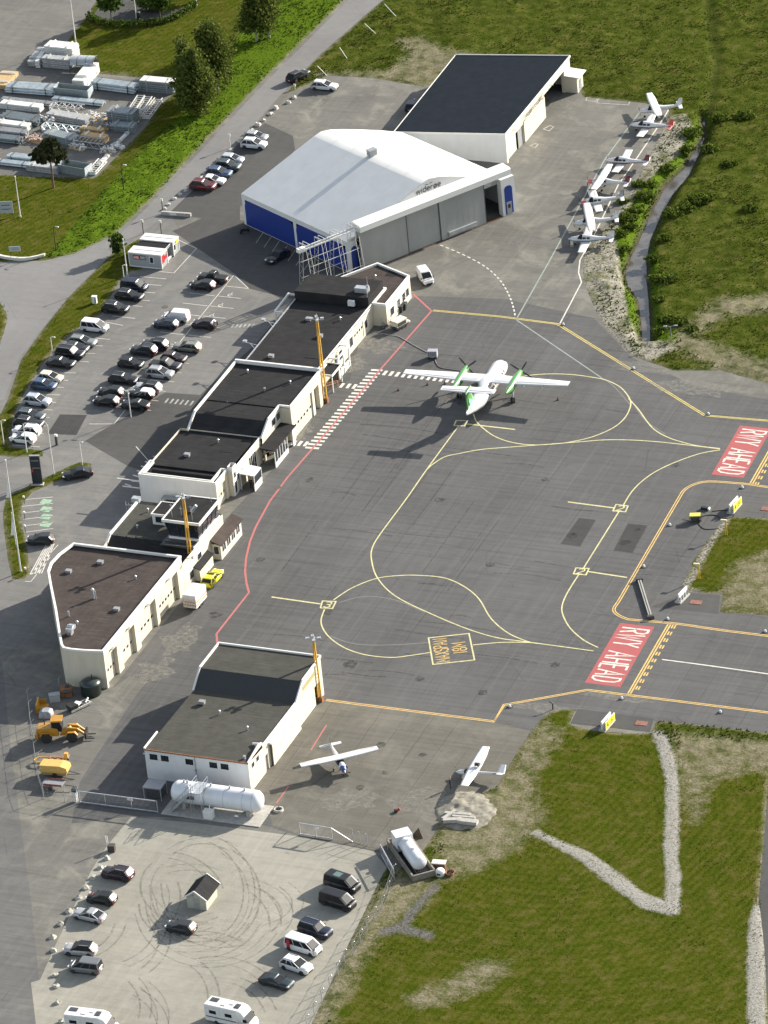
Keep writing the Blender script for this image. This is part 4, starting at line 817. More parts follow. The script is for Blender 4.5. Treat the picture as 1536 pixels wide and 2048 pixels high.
mb = MB(); mb.bar(V3(-36.0, 29.6, 6.1), V3(-36.0, 13.2, 5.85), .3, .35); mb.bar(V3(-36.0, 13.3, 5.85), V3(-36.0, 10.1, 4.2), .3, .35); mb.bar(V3(-36.1, 29.55, 6.15), V3(-21.8, 29.55, 6.15), .35, .55); mb.bar(V3(-21.95, 29.5, 6.0), V3(-21.95, 17.6, 6.0), .22, .3); mb.bar(V3(-21.9, 17.6, 6.0), V3(-23.75, 17.6, 6.0), .22, .3); mb.bar(V3(-23.75, 17.6, 5.95), V3(-23.75, 13.2, 5.95), .26, .35); mb.bar(V3(-23.75, 13.25, 5.95), V3(-23.75, 10.1, 4.3), .26, .35)
bw(mb, 'verge_board', M_TRIM, B); gate_door(B, fE[0], fE[1], 1.0, 8.2, 4.3, -.22, 6, 1.7)
mb = panel(fE[0], fE[1], 9.0, 10.9, 0, 4.2, -.65, .05); bw(mb, 'side_door', M_GREYM, B)
for s in (1.0, 2.8): window(B, (-23.7, 13.2), (-23.7, 17.6), s, s + 1.4, 4.0, 5.2)
o = bw(slab([V3(-23.65, 8.9, 3.25), V3(-21.2, 8.9, 3.05), V3(-21.2, 17.3, 3.05), V3(-23.65, 17.3, 3.25)], .2), 'canopy', M_FELTK, B)
mb = MB(); mb.box((-21.35, 11.6, .35), (.14, 5.0, .9))
for k in range(6): mb.box((-21.35, 9.15 + k * .98, 1.85), (.12, .1, 2.2))
mb.box((-21.35, 11.6, 2.85), (.14, 5.0, .16)); mb.box((-21.35, 16.4, 1.5), (.2, .8, 3.0)); bw(mb, 'glazing_frame', M_TRIM, o)
mb = MB(); mb.box((-21.36, 11.6, 1.8), (.04, 4.8, 2.0)); bw(mb, 'glazing', M_GLASS, o)
# --- terminal, north hall
B = thing('departure_hall', 'northern terminal hall with wide black roof and raised roof block', 'terminal', (-29, 45, 0))
fN = [(-24.1, 29.7), (-24.1, 60.6), (-36.6, 60.6), (-36.1, 29.7)]
wins = [(10.4, 11.6, 1.0, 2.6), (12.2, 13.4, 1.0, 2.6), (16.6, 17.9, 1.0, 2.6), (18.6, 22.4, .1, 2.9), (23.0, 24.0, 1.1, 2.5), (26.6, 29.8, .4, 3.1)]
bw(walls(fN, -.1, 3.7, {0: [(*w, .12) for w in wins]}, .12), 'wall', M_CREAM, B)
for w in wins: (window(B, fN[0], fN[1], *w, bars=2 if w[1] - w[0] > 2 else 0) if abs(w[0] - 18.6) > .1 else gate_door(B, fN[0], fN[1], 18.6, 22.4, 2.9, -.08, 4, 1.8))
bw(slab([V3(-36.4, 29.7, 3.75), V3(-24.0, 29.7, 3.75), V3(-24.0, 60.6, 3.75), V3(-36.9, 60.6, 3.75)], .12), 'roof', M_FELTK, B)
bw(panel(fN[0], fN[1], 0, 29.6, 3.3, 3.95, .07, .16), 'fascia', M_TRIM, B)
mb = MB(); mb.bar(V3(-36.45, 29.8, 3.85), V3(-36.95, 60.5, 3.85), .12, .2); bw(mb, 'gutter', M_GALV, B)
rb = [(-36.9, 55.2), (-24.2, 55.2), (-24.2, 61.4), (-36.6, 61.4)]
mb = MB(); mb.prism(rb, 3.75, 5.35); bw(mb, 'raised_roof', M_FELTK, B)
mb = MB(); mb.box((-26.9, 54.6, 4.5), (1.1, .5, .9)); bw(mb, 'heat_pump', M_TRIM, B)
mb = MB(); mb.box((-26.0, 57.2, 5.75), (2.2, 1.1, .8)); mb.cyl((-24.9, 57.0, 5.4), (-24.9, 57.0, 8.2), .05, 6); mb.cyl((-24.5, 55.6, 5.3), (-24.5, 55.6, 7.5), .05, 6); mb.box((-24.9, 57, 6.5), (.3, .3, .4)); bw(mb, 'ventilation_unit', M_GALV, B)
mb = MB(); mb.bar(V3(-36.8, 51.6, 3.2), V3(-39.0, 51.6, 3.2), .22); mb.bar(V3(-39.0, 51.6, 3.2), V3(-39.2, 58, 3.2), .25, .3); mb.bar(V3(-38.9, 51.7, 0), V3(-38.9, 51.7, 3.2), .2); mb.bar(V3(-37.0, 57.8, 3.2), V3(-39.2, 57.8, 3.2), .25); bw(mb, 'entrance_frame', M_TRIM, B)
mb = MB()
for y in (46.5, 39.0): mb.bar(V3(-36.5, y, 3.9), V3(-38.6, y + .4, 4.0), .07); mb.bar(V3(-36.5, y - 1.2, 3.9), V3(-37.9, y + .2, 4.0), .07); mb.box((-39.0, y + .6, 4.1), (.6, .6, .25))
bw(mb, 'road_lamp_arm', M_GALV, B)
mb = MB(); mb.cyl((-35.2, 31.2, 3.75), (-35.2, 31.2, 4.6), .12, 8); mb.cyl((-35.2, 31.2, 4.6), (-35.2, 31.2, 4.8), .2, 8); mb.box((-36.6, 30.5, 4.4), (.7, .7, .9)); bw(mb, 'roof_vent', M_TRIM, B)
# covered boarding gates
def porch(y0, y1, x1, zr, nm):
    o = bw(slab([V3(-24.0, y0, zr + .15), V3(x1, y0, zr), V3(x1, y1, zr), V3(-24.0, y1, zr + .15)], .22), nm, M_FELTK, B)
    mb = coping([(-24.0, y0), (x1, y0), (x1, y1), (-24.0, y1)], zr + .22, .14, .34, .05); bw(mb, 'porch_edge', M_TRIM, o)
    mb = MB()
    for y in (y0 + .1, y1 - .1): mb.box((x1 - .1, y, zr / 2), (.14, .14, zr))
    bw(mb, 'porch_post', M_TRIM, o)
    return o
o = porch(33.6, 37.4, -21.8, 2.9, 'gate_porch'); mb = MB(); mb.bar(V3(-23.6, 34.2, 1.0), V3(-22.0, 35.8, 1.0), .08); mb.bar(V3(-23.6, 34.2, .6), V3(-22.0, 35.8, .6), .08); mb.bar(V3(-22.0, 35.8, 0), V3(-22.0, 35.8, 1.0), .08); bw(mb, 'handrail', M_ORNG, o)
o = porch(56.6, 60.4, -22.0, 3.3, 'gate_porch'); mb = MB(); mb.box((-23.0, 58.4, 1.2), (1.7, 2.6, 2.4)); bw(mb, 'lobby', M_GLASS, o)
mb = MB()
for a, b in ((V3(-24, 38.0, 3.6), V3(-22.6, 38.0, 3.6)), (V3(-22.6, 38.0, 3.6), V3(-22.6, 42.4, 3.6)), (V3(-22.6, 42.4, 3.6), V3(-24, 42.4, 3.6)), (V3(-22.6, 38.0, 0), V3(-22.6, 38.0, 3.6)), (V3(-22.6, 40.2, 0), V3(-22.6, 40.2, 3.6)), (V3(-22.6, 42.4, 0), V3(-22.6, 42.4, 3.6)), (V3(-22.6, 38.0, 1.2), V3(-22.6, 42.4, 1.2))): mb.bar(a, b, .22)
mb.box((-22.65, 40.2, .6), (.1, 4.4, 1.1)); bw(mb, 'pergola_frame', M_TRIM, B)
# --- terminal, north wing (pentagon)
B = thing('office_wing', 'five-sided terminal end wing with brownish roof and white rim by the big hangar', 'terminal', (-28, 64, 0))
fp = [(-21.7, 56.2), (-21.7, 66.5), (-28.5, 69.7), (-33.3, 62.6), (-35.0, 61.5), (-24.05, 61.5), (-24.05, 56.2)]
bw(walls(fp, -.1, 3.8, {0: [(1.5, 3.0, 1.0, 2.4, .12), (4.4, 5.6, 1.0, 2.4, .12), (6.6, 7.8, 1.0, 2.4, .12), (8.2, 9.4, 1.0, 2.4, .12)]}), 'wall', M_CREAM, B); bw(flat(fp, 3.7), 'roof', M_FELTB, B); bw(coping(fp, 4.05, .3, .35), 'coping', M_TRIM, B)
for s, e in ((1.5, 3.0), (4.4, 5.6), (6.6, 7.8), (8.2, 9.4)): window(B, fp[0], fp[1], s, e, 1.0, 2.4)
# --- maintenance hangar
HB = at(702, 547); HA = at(489, 448); HC = at(1021, 421); E1 = (HC - HB).normalized(); E2 = (HA - HB).normalized(); HD = (HA - HB).length; HWD = 32.6
hp = lambda s, t, z: HB + E1 * s + E2 * t + V3(0, 0, z)
B = thing('maintenance_hangar', 'big hangar with white membrane roof, blue side panels and grey sliding doors', 'hangar', tuple(hp(16, 13, 0)))
EV, RG, SM = 5.6, 11.2, 16.7
prof = [(0, EV), (5.5, 7.75), (11, 9.35), (SM, RG), (22.2, 9.35), (27.7, 7.75), (HWD, EV)]
prof = [(0, EV), (15.2, RG - .38), (SM, RG), (18.6, RG - .3), (21.0, 10.15), (24.6, 8.85), (28.6, 7.3), (HWD, EV)]
mb = MB()
for pr, sm_ in ((prof[:2], False), (prof[1:], True)): mb.ring_loft([[hp(s_, t_, z_) for s_, z_ in pr] for t_ in (0, HD)], cap=False, closed=False, smooth=sm_)
for t_ in (0.0, HD):
    mb.add([hp(s_, t_, z_) for s_, z_ in prof], [tuple(range(len(prof)))])
bw(mb, 'roof', M_TENT, B)
mb = MB()
for k in range(1, 6):
    for (s0, z0), (s1, z1) in zip(prof, prof[1:]): mb.bar(hp(s0, HD * k / 6, z0), hp(s1, HD * k / 6, z1), .07, .03)
bw(mb, 'roof_seam', M_TENT, B)
mb = MB()
facade(mb, hp(HWD, 0, 0), hp(HWD, HD, 0), -.1, EV); facade(mb, hp(HWD, HD, 0), hp(0, HD, 0), -.1, EV); facade(mb, hp(0, HD, 0), hp(0, 0, 0), -.1, EV, [(.8, HD / 2 - .4, .3, 4.7, .01), (HD / 2 + .4, HD - .8, .3, 4.7, .01)]); facade(mb, hp(0, 0, 0), hp(1.6, 0, 0), -.1, 6.2); facade(mb, hp(29.9, 0, 0), hp(HWD, 0, 0), -.1, 6.6); facade(mb, hp(1.6, 0, 0), hp(29.9, 0, 0), 5.6, 8.0)
bw(mb, 'wall', M_TENT, B)
def arch_panel(a, b, s0, s1, z0, z1, c, off):
    a = Vector((a.x, a.y, 0)); b = Vector((b.x, b.y, 0)); d = (b - a).normalized(); n = Vector((d.y, -d.x, 0)); mb = MB()
    pts = [(s0, z0), (s1, z0), (s1, z1 - c), (s1 - c * .35, z1 - c * .35), (s1 - c, z1), (s0 + c, z1), (s0 + c * .35, z1 - c * .35), (s0, z1 - c)]
    mb.add([a + d * s + n * off + V3(0, 0, z) for s, z in pts], [tuple(range(8))]); mb.add([a + d * s + n * (off - .06) + V3(0, 0, z) for s, z in pts] + [a + d * s + n * off + V3(0, 0, z) for s, z in pts], [(i, (i + 1) % 8, 8 + (i + 1) % 8, 8 + i) for i in range(8)]); return mb
for s0, s1 in ((.7, HD / 2 - .35), (HD / 2 + .35, HD - .7)): bw(arch_panel(hp(0, HD, 0), hp(0, 0, 0), s0, s1, .15, 4.75, 1.1, .07), 'blue_panel', M_BLUE, B)
bw(arch_panel(hp(0, 0, 0), hp(1.6, 0, 0), .45, 1.6, .15, 4.6, .5, .07), 'blue_panel', M_BLUE, B)
o = bw(arch_panel(hp(29.9, -1.0, 0), hp(HWD, -1.0, 0), .55, 2.1, .15, 5.2, .5, .07), 'blue_panel', M_BLUE, B)
mb = MB(); facade(mb, hp(29.9, -1.0, 0), hp(HWD, -1.0, 0), -.1, 6.6); facade(mb, hp(HWD, -1, 0), hp(HWD, 0, 0), -.1, 6.6); facade(mb, hp(29.9, 0, 0), hp(29.9, -1, 0), -.1, 6.6); mb.add([hp(29.9, -1, 6.6), hp(HWD, -1, 6.6), hp(HWD, 0, 6.6), hp(29.9, 0, 6.6)], [(0, 1, 2, 3)]); bw(mb, 'corner_pier', M_TENT, B)
d_ = bw(panel(hp(29.9, -1.0, 0), hp(HWD, -1.0, 0), .75, 1.75, 0.05, 2.3, .12, .08), 'door', M_GREYM, o); bw(panel(hp(29.9, -1.0, 0), hp(HWD, -1.0, 0), 1.0, 1.5, 1.2, 1.9, .135, .01), 'pane', M_GLASS, d_)
for s0, s1, of in ((1.7, 11.0, 1.05), (11.0, 17.5, .9), (17.5, 26.6, 1.1)):
    o = bw(panel(hp(0, 0, 0), hp(HWD, 0, 0), s0, s1 - .04, 0.12, 7.9, of, .3), 'sliding_door', M_DOORG, B)
    mb = MB(); w = int((s1 - s0) / 1.1)
    for k in range(1, w): q = panel(hp(0, 0, 0), hp(HWD, 0, 0), s0 + k * (s1 - s0) / w, s0 + k * (s1 - s0) / w + .03, .15, 7.85, of + .006, .005); mb.add(q.v, q.f)
    bw(mb, 'door_joint', M_GREYM, o)
    q = panel(hp(0, 0, 0), hp(HWD, 0, 0), s1 - .18, s1 - .04, .12, 7.9, of + .02, .3); bw(q, 'door_edge', M_DGREY, o)
bw(panel(hp(0, 0, 0), hp(HWD, 0, 0), 1.5, 30.0, -.1, .06, 1.25, 1.2), 'door_sill', simple('sill_brown', (.10, .06, .04), .8, var=.4), B)
mb = MB(); q = panel(hp(0, 0, 0), hp(HWD, 0, 0), 18.8, 24.4, .5, 1.1, 1.35, .2); mb.add(q.v, q.f); q = panel(hp(0, 0, 0), hp(HWD, 0, 0), 18.8, 24.4, 1.1, 1.18, 1.5, .4); mb.add(q.v, q.f); bw(mb, 'door_bumper', M_GALV, B)
sec = [(-2.1, 7.6), (-2.1, 8.55), (-1.8, 8.8), (-.1, 9.05), (-.1, 7.6)]
mb = MB(); mb.ring_loft([[hp(s, t_, z) for t_, z in sec] for s in (1.1, 31.3)], smooth=False); bw(mb, 'door_canopy', M_TRIM, B)
mb = MB(); mb.add([hp(10, -.05, 8.9), hp(24.3, -.05, 8.9), hp(20.9, -.05, 10.1), hp(18.6, -.05, RG - .33), hp(SM, -.05, RG - .02), hp(15.2, -.05, RG - .42)], [(0, 1, 2, 3, 4, 5)]); gt = bw(mb, 'gable', M_TENT, B)
mb = MB(); lettering(mb, 'widerøe', hp(13.9, -.12, 9.3), E1, V3(0, 0, 1), 1.0, 4.9, .15, .18); c = hp(16.5, -.14, 10.32)
for sg in (-1, 1): mb.add([c + E1 * (sg * .0), c + E1 * (sg * .4) + V3(0, 0, .22), c + E1 * (sg * .85) + V3(0, 0, .16), c + E1 * (sg * .4) + V3(0, 0, .05)], [(0, 1, 2, 3)])
bw(mb, 'sign_lettering', M_DGREY, B)
mb = MB(); c = hp(SM - .2, 14.2, RG); mb.box(c + V3(0, 0, .45), (1.4, 1.0, .9), math.atan2(E1.y, E1.x)); mb.box(c + V3(0, 0, .95), (1.6, 1.2, .12), math.atan2(E1.y, E1.x)); bw(mb, 'roof_ventilator', M_GREYM, B)
mb = MB(); mb.add([hp(0, HD, 0), hp(0, HD, .01), hp(-.1, HD, 0)], [(0, 1, 2)])
# door rail gantry beside the hangar
M_TRUSS = simple('truss_paint', (.42, .42, .40), .6)
G_ = thing('door_rail_gantry', 'white lattice gantry that carries the hangar door rail beyond the hangar corner', 'gantry', tuple(hp(-4, -1, 0)))
mb = MB()
for t_ in (-.6, -1.4): mb.bar(hp(2, t_, 8.1), hp(-9.5, t_, 8.1), .16, .25)
mb.box(hp(-9.7, -1.0, 8.1), (1.3, .8, .7), math.atan2(E1.y, E1.x)); bw(mb, 'rail_beam', M_TRIM, G_)
for s in (-9.0, -6.0, -3.0, 0.4):
    mb = MB()
    for tt, tb in ((-.2, .9), (-1.8, -3.0)):
        for ds in (-.35, .35): mb.bar(hp(s + ds, tt, 9.0), hp(s + ds, tb, 0), .06)
        for k in range(9):
            f0, f1 = k / 9, (k + 1) / 9; sg = .35 if k % 2 else -.35
            mb.bar(hp(s + sg, tt + (tb - tt) * f0, 9 * (1 - f0)), hp(s - sg, tt + (tb - tt) * f1, 9 * (1 - f1)), .035)
    mb.bar(hp(s - .35, -.2, 9), hp(s - .35, -1.8, 9), .09); mb.bar(hp(s + .35, -.2, 9), hp(s + .35, -1.8, 9), .09)
    bw(mb, 'trestle', M_GREYM if False else M_TRUSS, G_)
mb = MB()
for z, t_ in ((5.2, .3), (2.2, .62), (5.2, -2.3), (2.2, -2.7)): mb.bar(hp(-9, t_, z), hp(.4, t_, z), .06)
bw(mb, 'brace', M_TRIM, G_)
# --- flying club hangar
B = thing('club_hangar', 'hangar with black sloping roof and cream front at the far end of the apron', 'hangar', (-34, 131, 0))
fp = [(-23.8, 116.0), (-23.8, 147.3), (-44.6, 147.0), (-43.8, 116.2)]
wm = MB(); facade(wm, fp[0], fp[1], -.1, 5.4, [(.5, 8.0, -.1, 3.5, .6), (18.4, 28.3, -.1, 4.1, .6)], .6)
wm.add([V3(-43.8, 116.2, -.1), V3(-23.8, 116.0, -.1), V3(-23.8, 116.0, 5.4), V3(-43.8, 116.2, 3.9)], [(0, 1, 2, 3)]); wm.add([V3(-23.8, 147.3, -.1), V3(-44.6, 147, -.1), V3(-44.6, 147, 3.9), V3(-23.8, 147.3, 5.4)], [(0, 1, 2, 3)]); facade(wm, fp[2], fp[3], -.1, 3.9)
bw(wm, 'wall', M_CREAM, B); wm = MB(); wm.add([V3(-43.8, 116.19, -.1), V3(-23.8, 115.99, -.1), V3(-23.8, 115.98, 5.4), V3(-43.8, 116.18, 3.9)], [(0, 1, 2, 3)]); bw(wm, 'gable_wall', M_WALLW, B)
bw(slab([V3(-44.0, 115.9, 4.0), V3(-23.75, 115.9, 5.5), V3(-23.75, 147.4, 5.5), V3(-44.8, 147.1, 4.0)], .12), 'roof', M_ROOFK, B)
mb = MB(); mb.bar(V3(-23.72, 115.8, 5.45), V3(-23.72, 147.5, 5.45), .16, .34); mb.bar(V3(-44.0, 115.85, 3.95), V3(-23.7, 115.85, 5.45), .12, .34); mb.bar(V3(-44.8, 147.15, 4.0), V3(-23.7, 147.45, 5.5), .12, .3); mb.bar(V3(-44.0, 115.9, 4.0), V3(-44.8, 147.1, 4.0), .1, .2); bw(mb, 'fascia', M_TRIM, B)
bw(panel(fp[0], fp[1], .5, 5.6, 0, 3.5, -.45, .06), 'sliding_door', simple('door_pale_green', (0.50, 0.52, 0.43), .6), B); bw(panel(fp[0], fp[1], 5.9, 8.0, 0, 3.5, -.2, .06), 'side_door', M_GREYM, B)
o = bw(panel(fp[0], fp[1], 8.2, 18.3, .05, 3.9, .14, .1), 'sliding_door', M_DOORC, B); bw(panel(fp[0], fp[1], 15.8, 16.7, .1, 2.1, .17, .03), 'wicket_door', M_TRIM, o)
mb = MB(); lettering(mb, 'MOSJØEN FLYKLUBB', V3(-23.62, 125.6, 4.1), (0, 1, 0), (0, 0, 1), .62, 7.2, .11, .2); bw(mb, 'sign_lettering', M_DGREY, B)
for y in (124.7, 133.4):
    mb = MB(); mb.strip([(-.32, 0), (-.32, .7), (0, 1.05), (.32, .7), (.32, 0)], .1, 0, closed=True); v = [V3(-23.61, y + a, 3.95 + b) for a, b, _ in mb.v]; q = MB(); q.add(v, mb.f); bw(q, 'emblem', M_DGREY, B)
mb = MB(); mb.prism([(-23.8, 144.5), (-21.6, 144.5), (-21.6, 147.3), (-23.8, 147.3)], -.1, 3.0); o = bw(mb, 'lean_to', M_CREAM, B); bw(slab([V3(-24, 144.2, 3.25), V3(-21.0, 144.2, 3.05), V3(-21.0, 147.6, 3.05), V3(-24, 147.6, 3.25)], .14), 'lean_to_roof', M_TRIM, o); bw(panel((-21.6, 144.5), (-21.6, 147.3), .9, 1.9, 0, 2.1, .06, .05), 'door', M_GREYM, o)
for y in (119.5, 137.5): mb = MB(); mb.bar(V3(-23.8, y, 4.6), V3(-23.2, y, 4.65), .14); bw(mb, 'wall_lamp', M_GALV, B)
# --- front hangar by the gate
B = thing('workshop_hangar', 'white workshop hangar with grey stepped roof and peeling gate, nearest the fuel tank', 'hangar', (3.5, -65, 0))
fE = [(11.2, -77.5), (11.2, -72.7), (11.2, -60.4), (11.2, -51.0)]
wm = MB(); facade(wm, (-4.4, -77.5), (11.2, -77.5), -.1, 4.7, [(.7, 1.9, 3.15, 4.1, .1), (2.4, 3.6, 3.15, 4.1, .1), (6.1, 7.3, 3.15, 4.1, .1), (9.7, 10.9, 3.15, 4.1, .1), (11.4, 12.6, 3.15, 4.1, .1)], .1)
bw(wm, 'gable_wall', M_WALLW, B); wm = MB(); facade(wm, fE[0], fE[1], -.1, 4.7, [(1.0, 1.9, 3.2, 4.0, .1), (2.6, 3.5, 3.2, 4.0, .1)], .1); facade(wm, fE[1], fE[2], -.1, 4.2, [(.6, 1.6, -.1, 2.5, .25)], .25); facade(wm, fE[2], fE[3], -.1, 4.3, [(6.4, 8.0, -.1, 2.9, .2)], .2)
wm.add([V3(11.2, -60.6, 4.25), V3(11.2, -51, 4.25), V3(11.2, -51, 6.2), V3(11.2, -57.8, 6.2)], [(0, 1, 2, 3)]); wm.add([V3(11.2, -77.5, 4.6), V3(11.2, -72.7, 4.2), V3(11.2, -72.7, 4.9), V3(11.2, -73.6, 5.3)], [(0, 1, 2, 3)])
facade(wm, (11.2, -51), (-4.2, -51), -.1, 6.2); facade(wm, (-4.3, -51), (-4.3, -77.5), -.1, 4.2); wm.add([V3(-4.3, -51, 4.2), V3(-4.3, -60.6, 4.2), V3(-4.3, -57.8, 6.2), V3(-4.3, -51, 6.2)], [(0, 1, 2, 3)]); bw(wm, 'wall', M_CREAM, B)
bw(slab([V3(-4.4, -77.6, 4.75), V3(11.1, -77.6, 4.75), V3(11.1, -73.0, 4.75), V3(-4.3, -73.0, 4.75)], .1), 'front_roof', M_FELTG, B); bw(slab([V3(-4.3, -73.0, 4.5), V3(11.15, -73.0, 4.5), V3(11.15, -60.5, 4.2), V3(-4.3, -60.5, 4.2)], .1), 'middle_roof', M_FELTG, B)
bw(slab([V3(-4.3, -60.6, 4.2), V3(11.15, -60.6, 4.2), V3(11.15, -57.8, 6.2), V3(-4.3, -57.8, 6.2)], .1), 'roof_slope', simple('roof_sheet_dark', (0.03, 0.033, 0.033), .7), B); bw(slab([V3(-4.3, -57.8, 6.2), V3(11.15, -57.8, 6.2), V3(11.15, -51.0, 6.2), V3(-4.3, -51.0, 6.2)], .1), 'rear_roof', M_FELTG, B)
mb = MB(); mb.bar(V3(-4.35, -51, 6.3), V3(-4.35, -57.8, 6.3), .25, .3); mb.bar(V3(-4.35, -57.7, 6.3), V3(-4.35, -60.7, 4.2), .25, .3); mb.bar(V3(-4.4, -51, 6.32), V3(11.3, -51, 6.32), .22, .3); mb.bar(V3(11.25, -51, 6.3), V3(11.25, -57.8, 6.3), .2, .3); mb.bar(V3(11.25, -57.7, 6.3), V3(11.25, -60.7, 4.3), .2, .35); mb.bar(V3(11.25, -60.6, 4.3), V3(11.25, -72.7, 4.5), .2, .4); mb.bar(V3(-4.4, -77.5, 4.8), V3(-4.4, -73.0, 4.8), .22, .25); mb.bar(V3(11.2, -77.6, 4.75), V3(11.2, -73.6, 5.35), .2, .3); mb.bar(V3(11.2, -73.7, 5.35), V3(11.2, -72.6, 4.95), .2, .3); mb.bar(V3(11.2, -73.2, 5.2), V3(10, -72.9, 4.9), .2, .3)
bw(mb, 'verge_board', M_TRIM, B); mb = MB(); mb.bar(V3(-4.5, -77.62, 4.72), V3(11.3, -77.62, 4.72), .14, .2); bw(mb, 'rusty_gutter', M_RUST, B)
for s in (.7, 2.4, 6.1, 9.7, 11.4): window(B, (-4.4, -77.5), (11.2, -77.5), s, s + 1.2, 3.15, 4.1)
for s in (1.0, 2.6): window(B, fE[0], fE[1], s, s + .9, 3.2, 4.0)
pe, nt, b = _mat('peeling_paint'); t = NT(nt); v = t.coord('World', (3, 3, .7)); t.link(t.ramp(t.noise(v, 1.2, 5, .7), [(0.42, (.60, .56, .45)), (0.55, (.50, .46, .37)), (.66, (.25, .21, .16))]), b.inputs['Base Color']); b.inputs['Roughness'].default_value = .8
bw(panel(fE[1], fE[2], 2.4, 12.2, .05, 3.6, .45, .12), 'sliding_gate', pe, B); bw(panel(fE[1], fE[2], 2.0, 12.3, 3.65, 3.9, .5, .5), 'gate_rail', M_TRIM, B); bw(panel(fE[2], fE[3], 2.6, 7.2, 4.6, 5.3, .04, .06), 'name_board', simple('board_tan', (.30, .26, .14), .7), B)
bw(panel(fE[1], fE[2], .6, 1.6, 0, 2.5, -.2, .05), 'door', M_GREYM, B)
mb = MB(); mb.box((10.3, -76.6, 5.0), (.3, .3, .5)); mb.cyl((-4.9, -77.0, 3.6), (-4.4, -77.0, 3.6), .12, 6); bw(mb, 'flue', M_GALV, B)
mb = MB(); mb.box((3.2, -77.62, 2.7), (.06, .1, 3.8)); mb.box((3.2, -77.7, 2.5), (.2, .2, .3)); bw(mb, 'downpipe', M_GREYM, B)
# --- rental office cabins
B = thing('rental_office', 'two grey site cabins with red signs and dark link roof by the car park', 'site cabin', (-68.8, 70.8, 0))
o_ = 0.02
for y0, y1 in ((67.4, 69.7), (72.2, 74.4)):
    mb = walls([(-71.7, y0), (-65.9, y0), (-65.9, y1), (-71.7, y1)], 0.1, 2.5); c = bw(mb, 'cabin', simple('cabin_grey', (.28, .30, .30), .6, var=.06, scale=6), B); bw(slab([V3(-71.8, y0 - .06, 2.65), V3(-65.8, y0 - .06, 2.65), V3(-65.8, y1 + .06, 2.65), V3(-71.8, y1 + .06, 2.65)], .2), 'cabin_roof', M_TRIM, c)
    mb = MB(); mb.box((-68.8, (y0 + y1) / 2, 2.68), (5.4, .08, .04)); bw(mb, 'roof_rib', M_GALV, c)
    mb = MB()
    for x in (-71.7, -65.9):
        for y in (y0, y1): mb.box((x, y, 1.3), (.14, .14, 2.5))
    mb.box((-68.8, y0 - .02, .14), (5.8, .1, .16)); bw(mb, 'frame_post', M_TRIM, c)
bw(slab([V3(-71.7, 69.72, 2.45), V3(-66.1, 69.72, 2.45), V3(-66.1, 72.18, 2.45), V3(-71.7, 72.18, 2.45)], .12), 'link_roof', M_FELTK, B); mb = MB(); mb.box((-66.2, 70.9, 2.35), (.12, 2.4, .3)); mb.box((-66.3, 70.9, .25), (.3, 2.4, .3)); bw(mb, 'link_front', M_TRIM, B); bw(walls([(-71.6, 69.72), (-71.6, 72.18)], .1, 2.4), 'link_wall', M_DGREY, B)
sg = bw(panel((-71.7, 67.4), (-65.9, 67.4), .75, 3.0, 1.45, 2.2, .06, .05), 'sign_board', M_BLACK, B); bw(panel((-71.7, 67.4), (-65.9, 67.4), .8, 1.95, 1.5, 2.15, .075, .01), 'sign_red', simple('sign_red', (.45, .02, .03), .5), sg)
mb = MB(); lettering(mb, 'AVIS', V3(-70.8, 67.31, 1.62), (1, 0, 0), (0, 0, 1), .4, .85, .09, .2); lettering(mb, 'BUDGET', V3(-69.6, 67.31, 1.85), (1, 0, 0), (0, 0, 1), .22, .95, .05, .2); mb.box((-69.2, 67.315, 1.66), (.9, .006, .1)); bw(mb, 'sign_lettering', M_TRIM, sg)
window(B, (-71.7, 67.4), (-65.9, 67.4), 3.75, 4.35, 1.0, 2.05); s2 = bw(panel((-65.9, 67.4), (-65.9, 69.7), .25, 1.15, .9, 2.3, .06, .05), 'sign_board', simple('sign_red', (.45, .02, .03)), B); bw(panel((-65.9, 67.4), (-65.9, 69.7), 1.3, 2.0, 1.2, 1.9, .06, .05), 'sign_board', simple('sign_red', (.45, .02, .03)), B)
window(B, (-65.9, 72.2), (-65.9, 74.4), .2, .9, .9, 1.9); bw(panel((-65.9, 72.2), (-65.9, 74.4), 1.1, 2.0, 1.7, 2.4, .06, .05), 'sign_board', simple('sign_yellow', (.6, .5, .05), .5), B)
# --- gabled hut on the gravel
B = thing('garden_shed', 'small grey gabled hut standing alone on the gravel car park', 'shed', (15.6, -104.5, 0))
fp = [(14.1, -106.2), (16.9, -106.2), (16.9, -102.6), (14.1, -102.6)]; wm = walls(fp, -.05, 1.9)
for y in (-106.2, -102.6): wm.add([V3(14.1, y, 1.9), V3(16.9, y, 1.9), V3(15.5, y, 2.95)], [(0, 1, 2)])
bw(wm, 'wall', simple('shed_grey', (.36, .36, .30), .8, var=.1, scale=4), B); mb = slab([V3(15.5, -106.6, 3.05), V3(15.5, -102.2, 3.05), V3(13.75, -102.2, 1.78), V3(13.75, -106.6, 1.78)], .1); q = slab([V3(17.25, -106.6, 1.78), V3(17.25, -102.2, 1.78), V3(15.5, -102.2, 3.05), V3(15.5, -106.6, 3.05)], .1); mb.add(q.v, q.f); bw(mb, 'roof', M_FELTK, B)
mb = MB()
for y in (-106.62, -102.18):
    for sg in (-1, 1): mb.bar(V3(15.5 + sg * 1.8, y, 1.74), V3(15.5, y, 3.06), .08, .2)
bw(mb, 'verge_board', M_TRIM, B); o = bw(panel(fp[0], fp[1], .95, 1.85, 0, 1.75, .03, .05), 'door', simple('shed_door', (.28, .29, .26), .8), B); mb = MB(); mb.box((15.7, -106.27, .9), (.06, .08, .06)); bw(mb, 'handle', M_BLACK, o); mb = MB(); mb.box((15.1, -106.28, 2.1), (.14, .14, .2)); bw(mb, 'lamp', M_GALV, B)

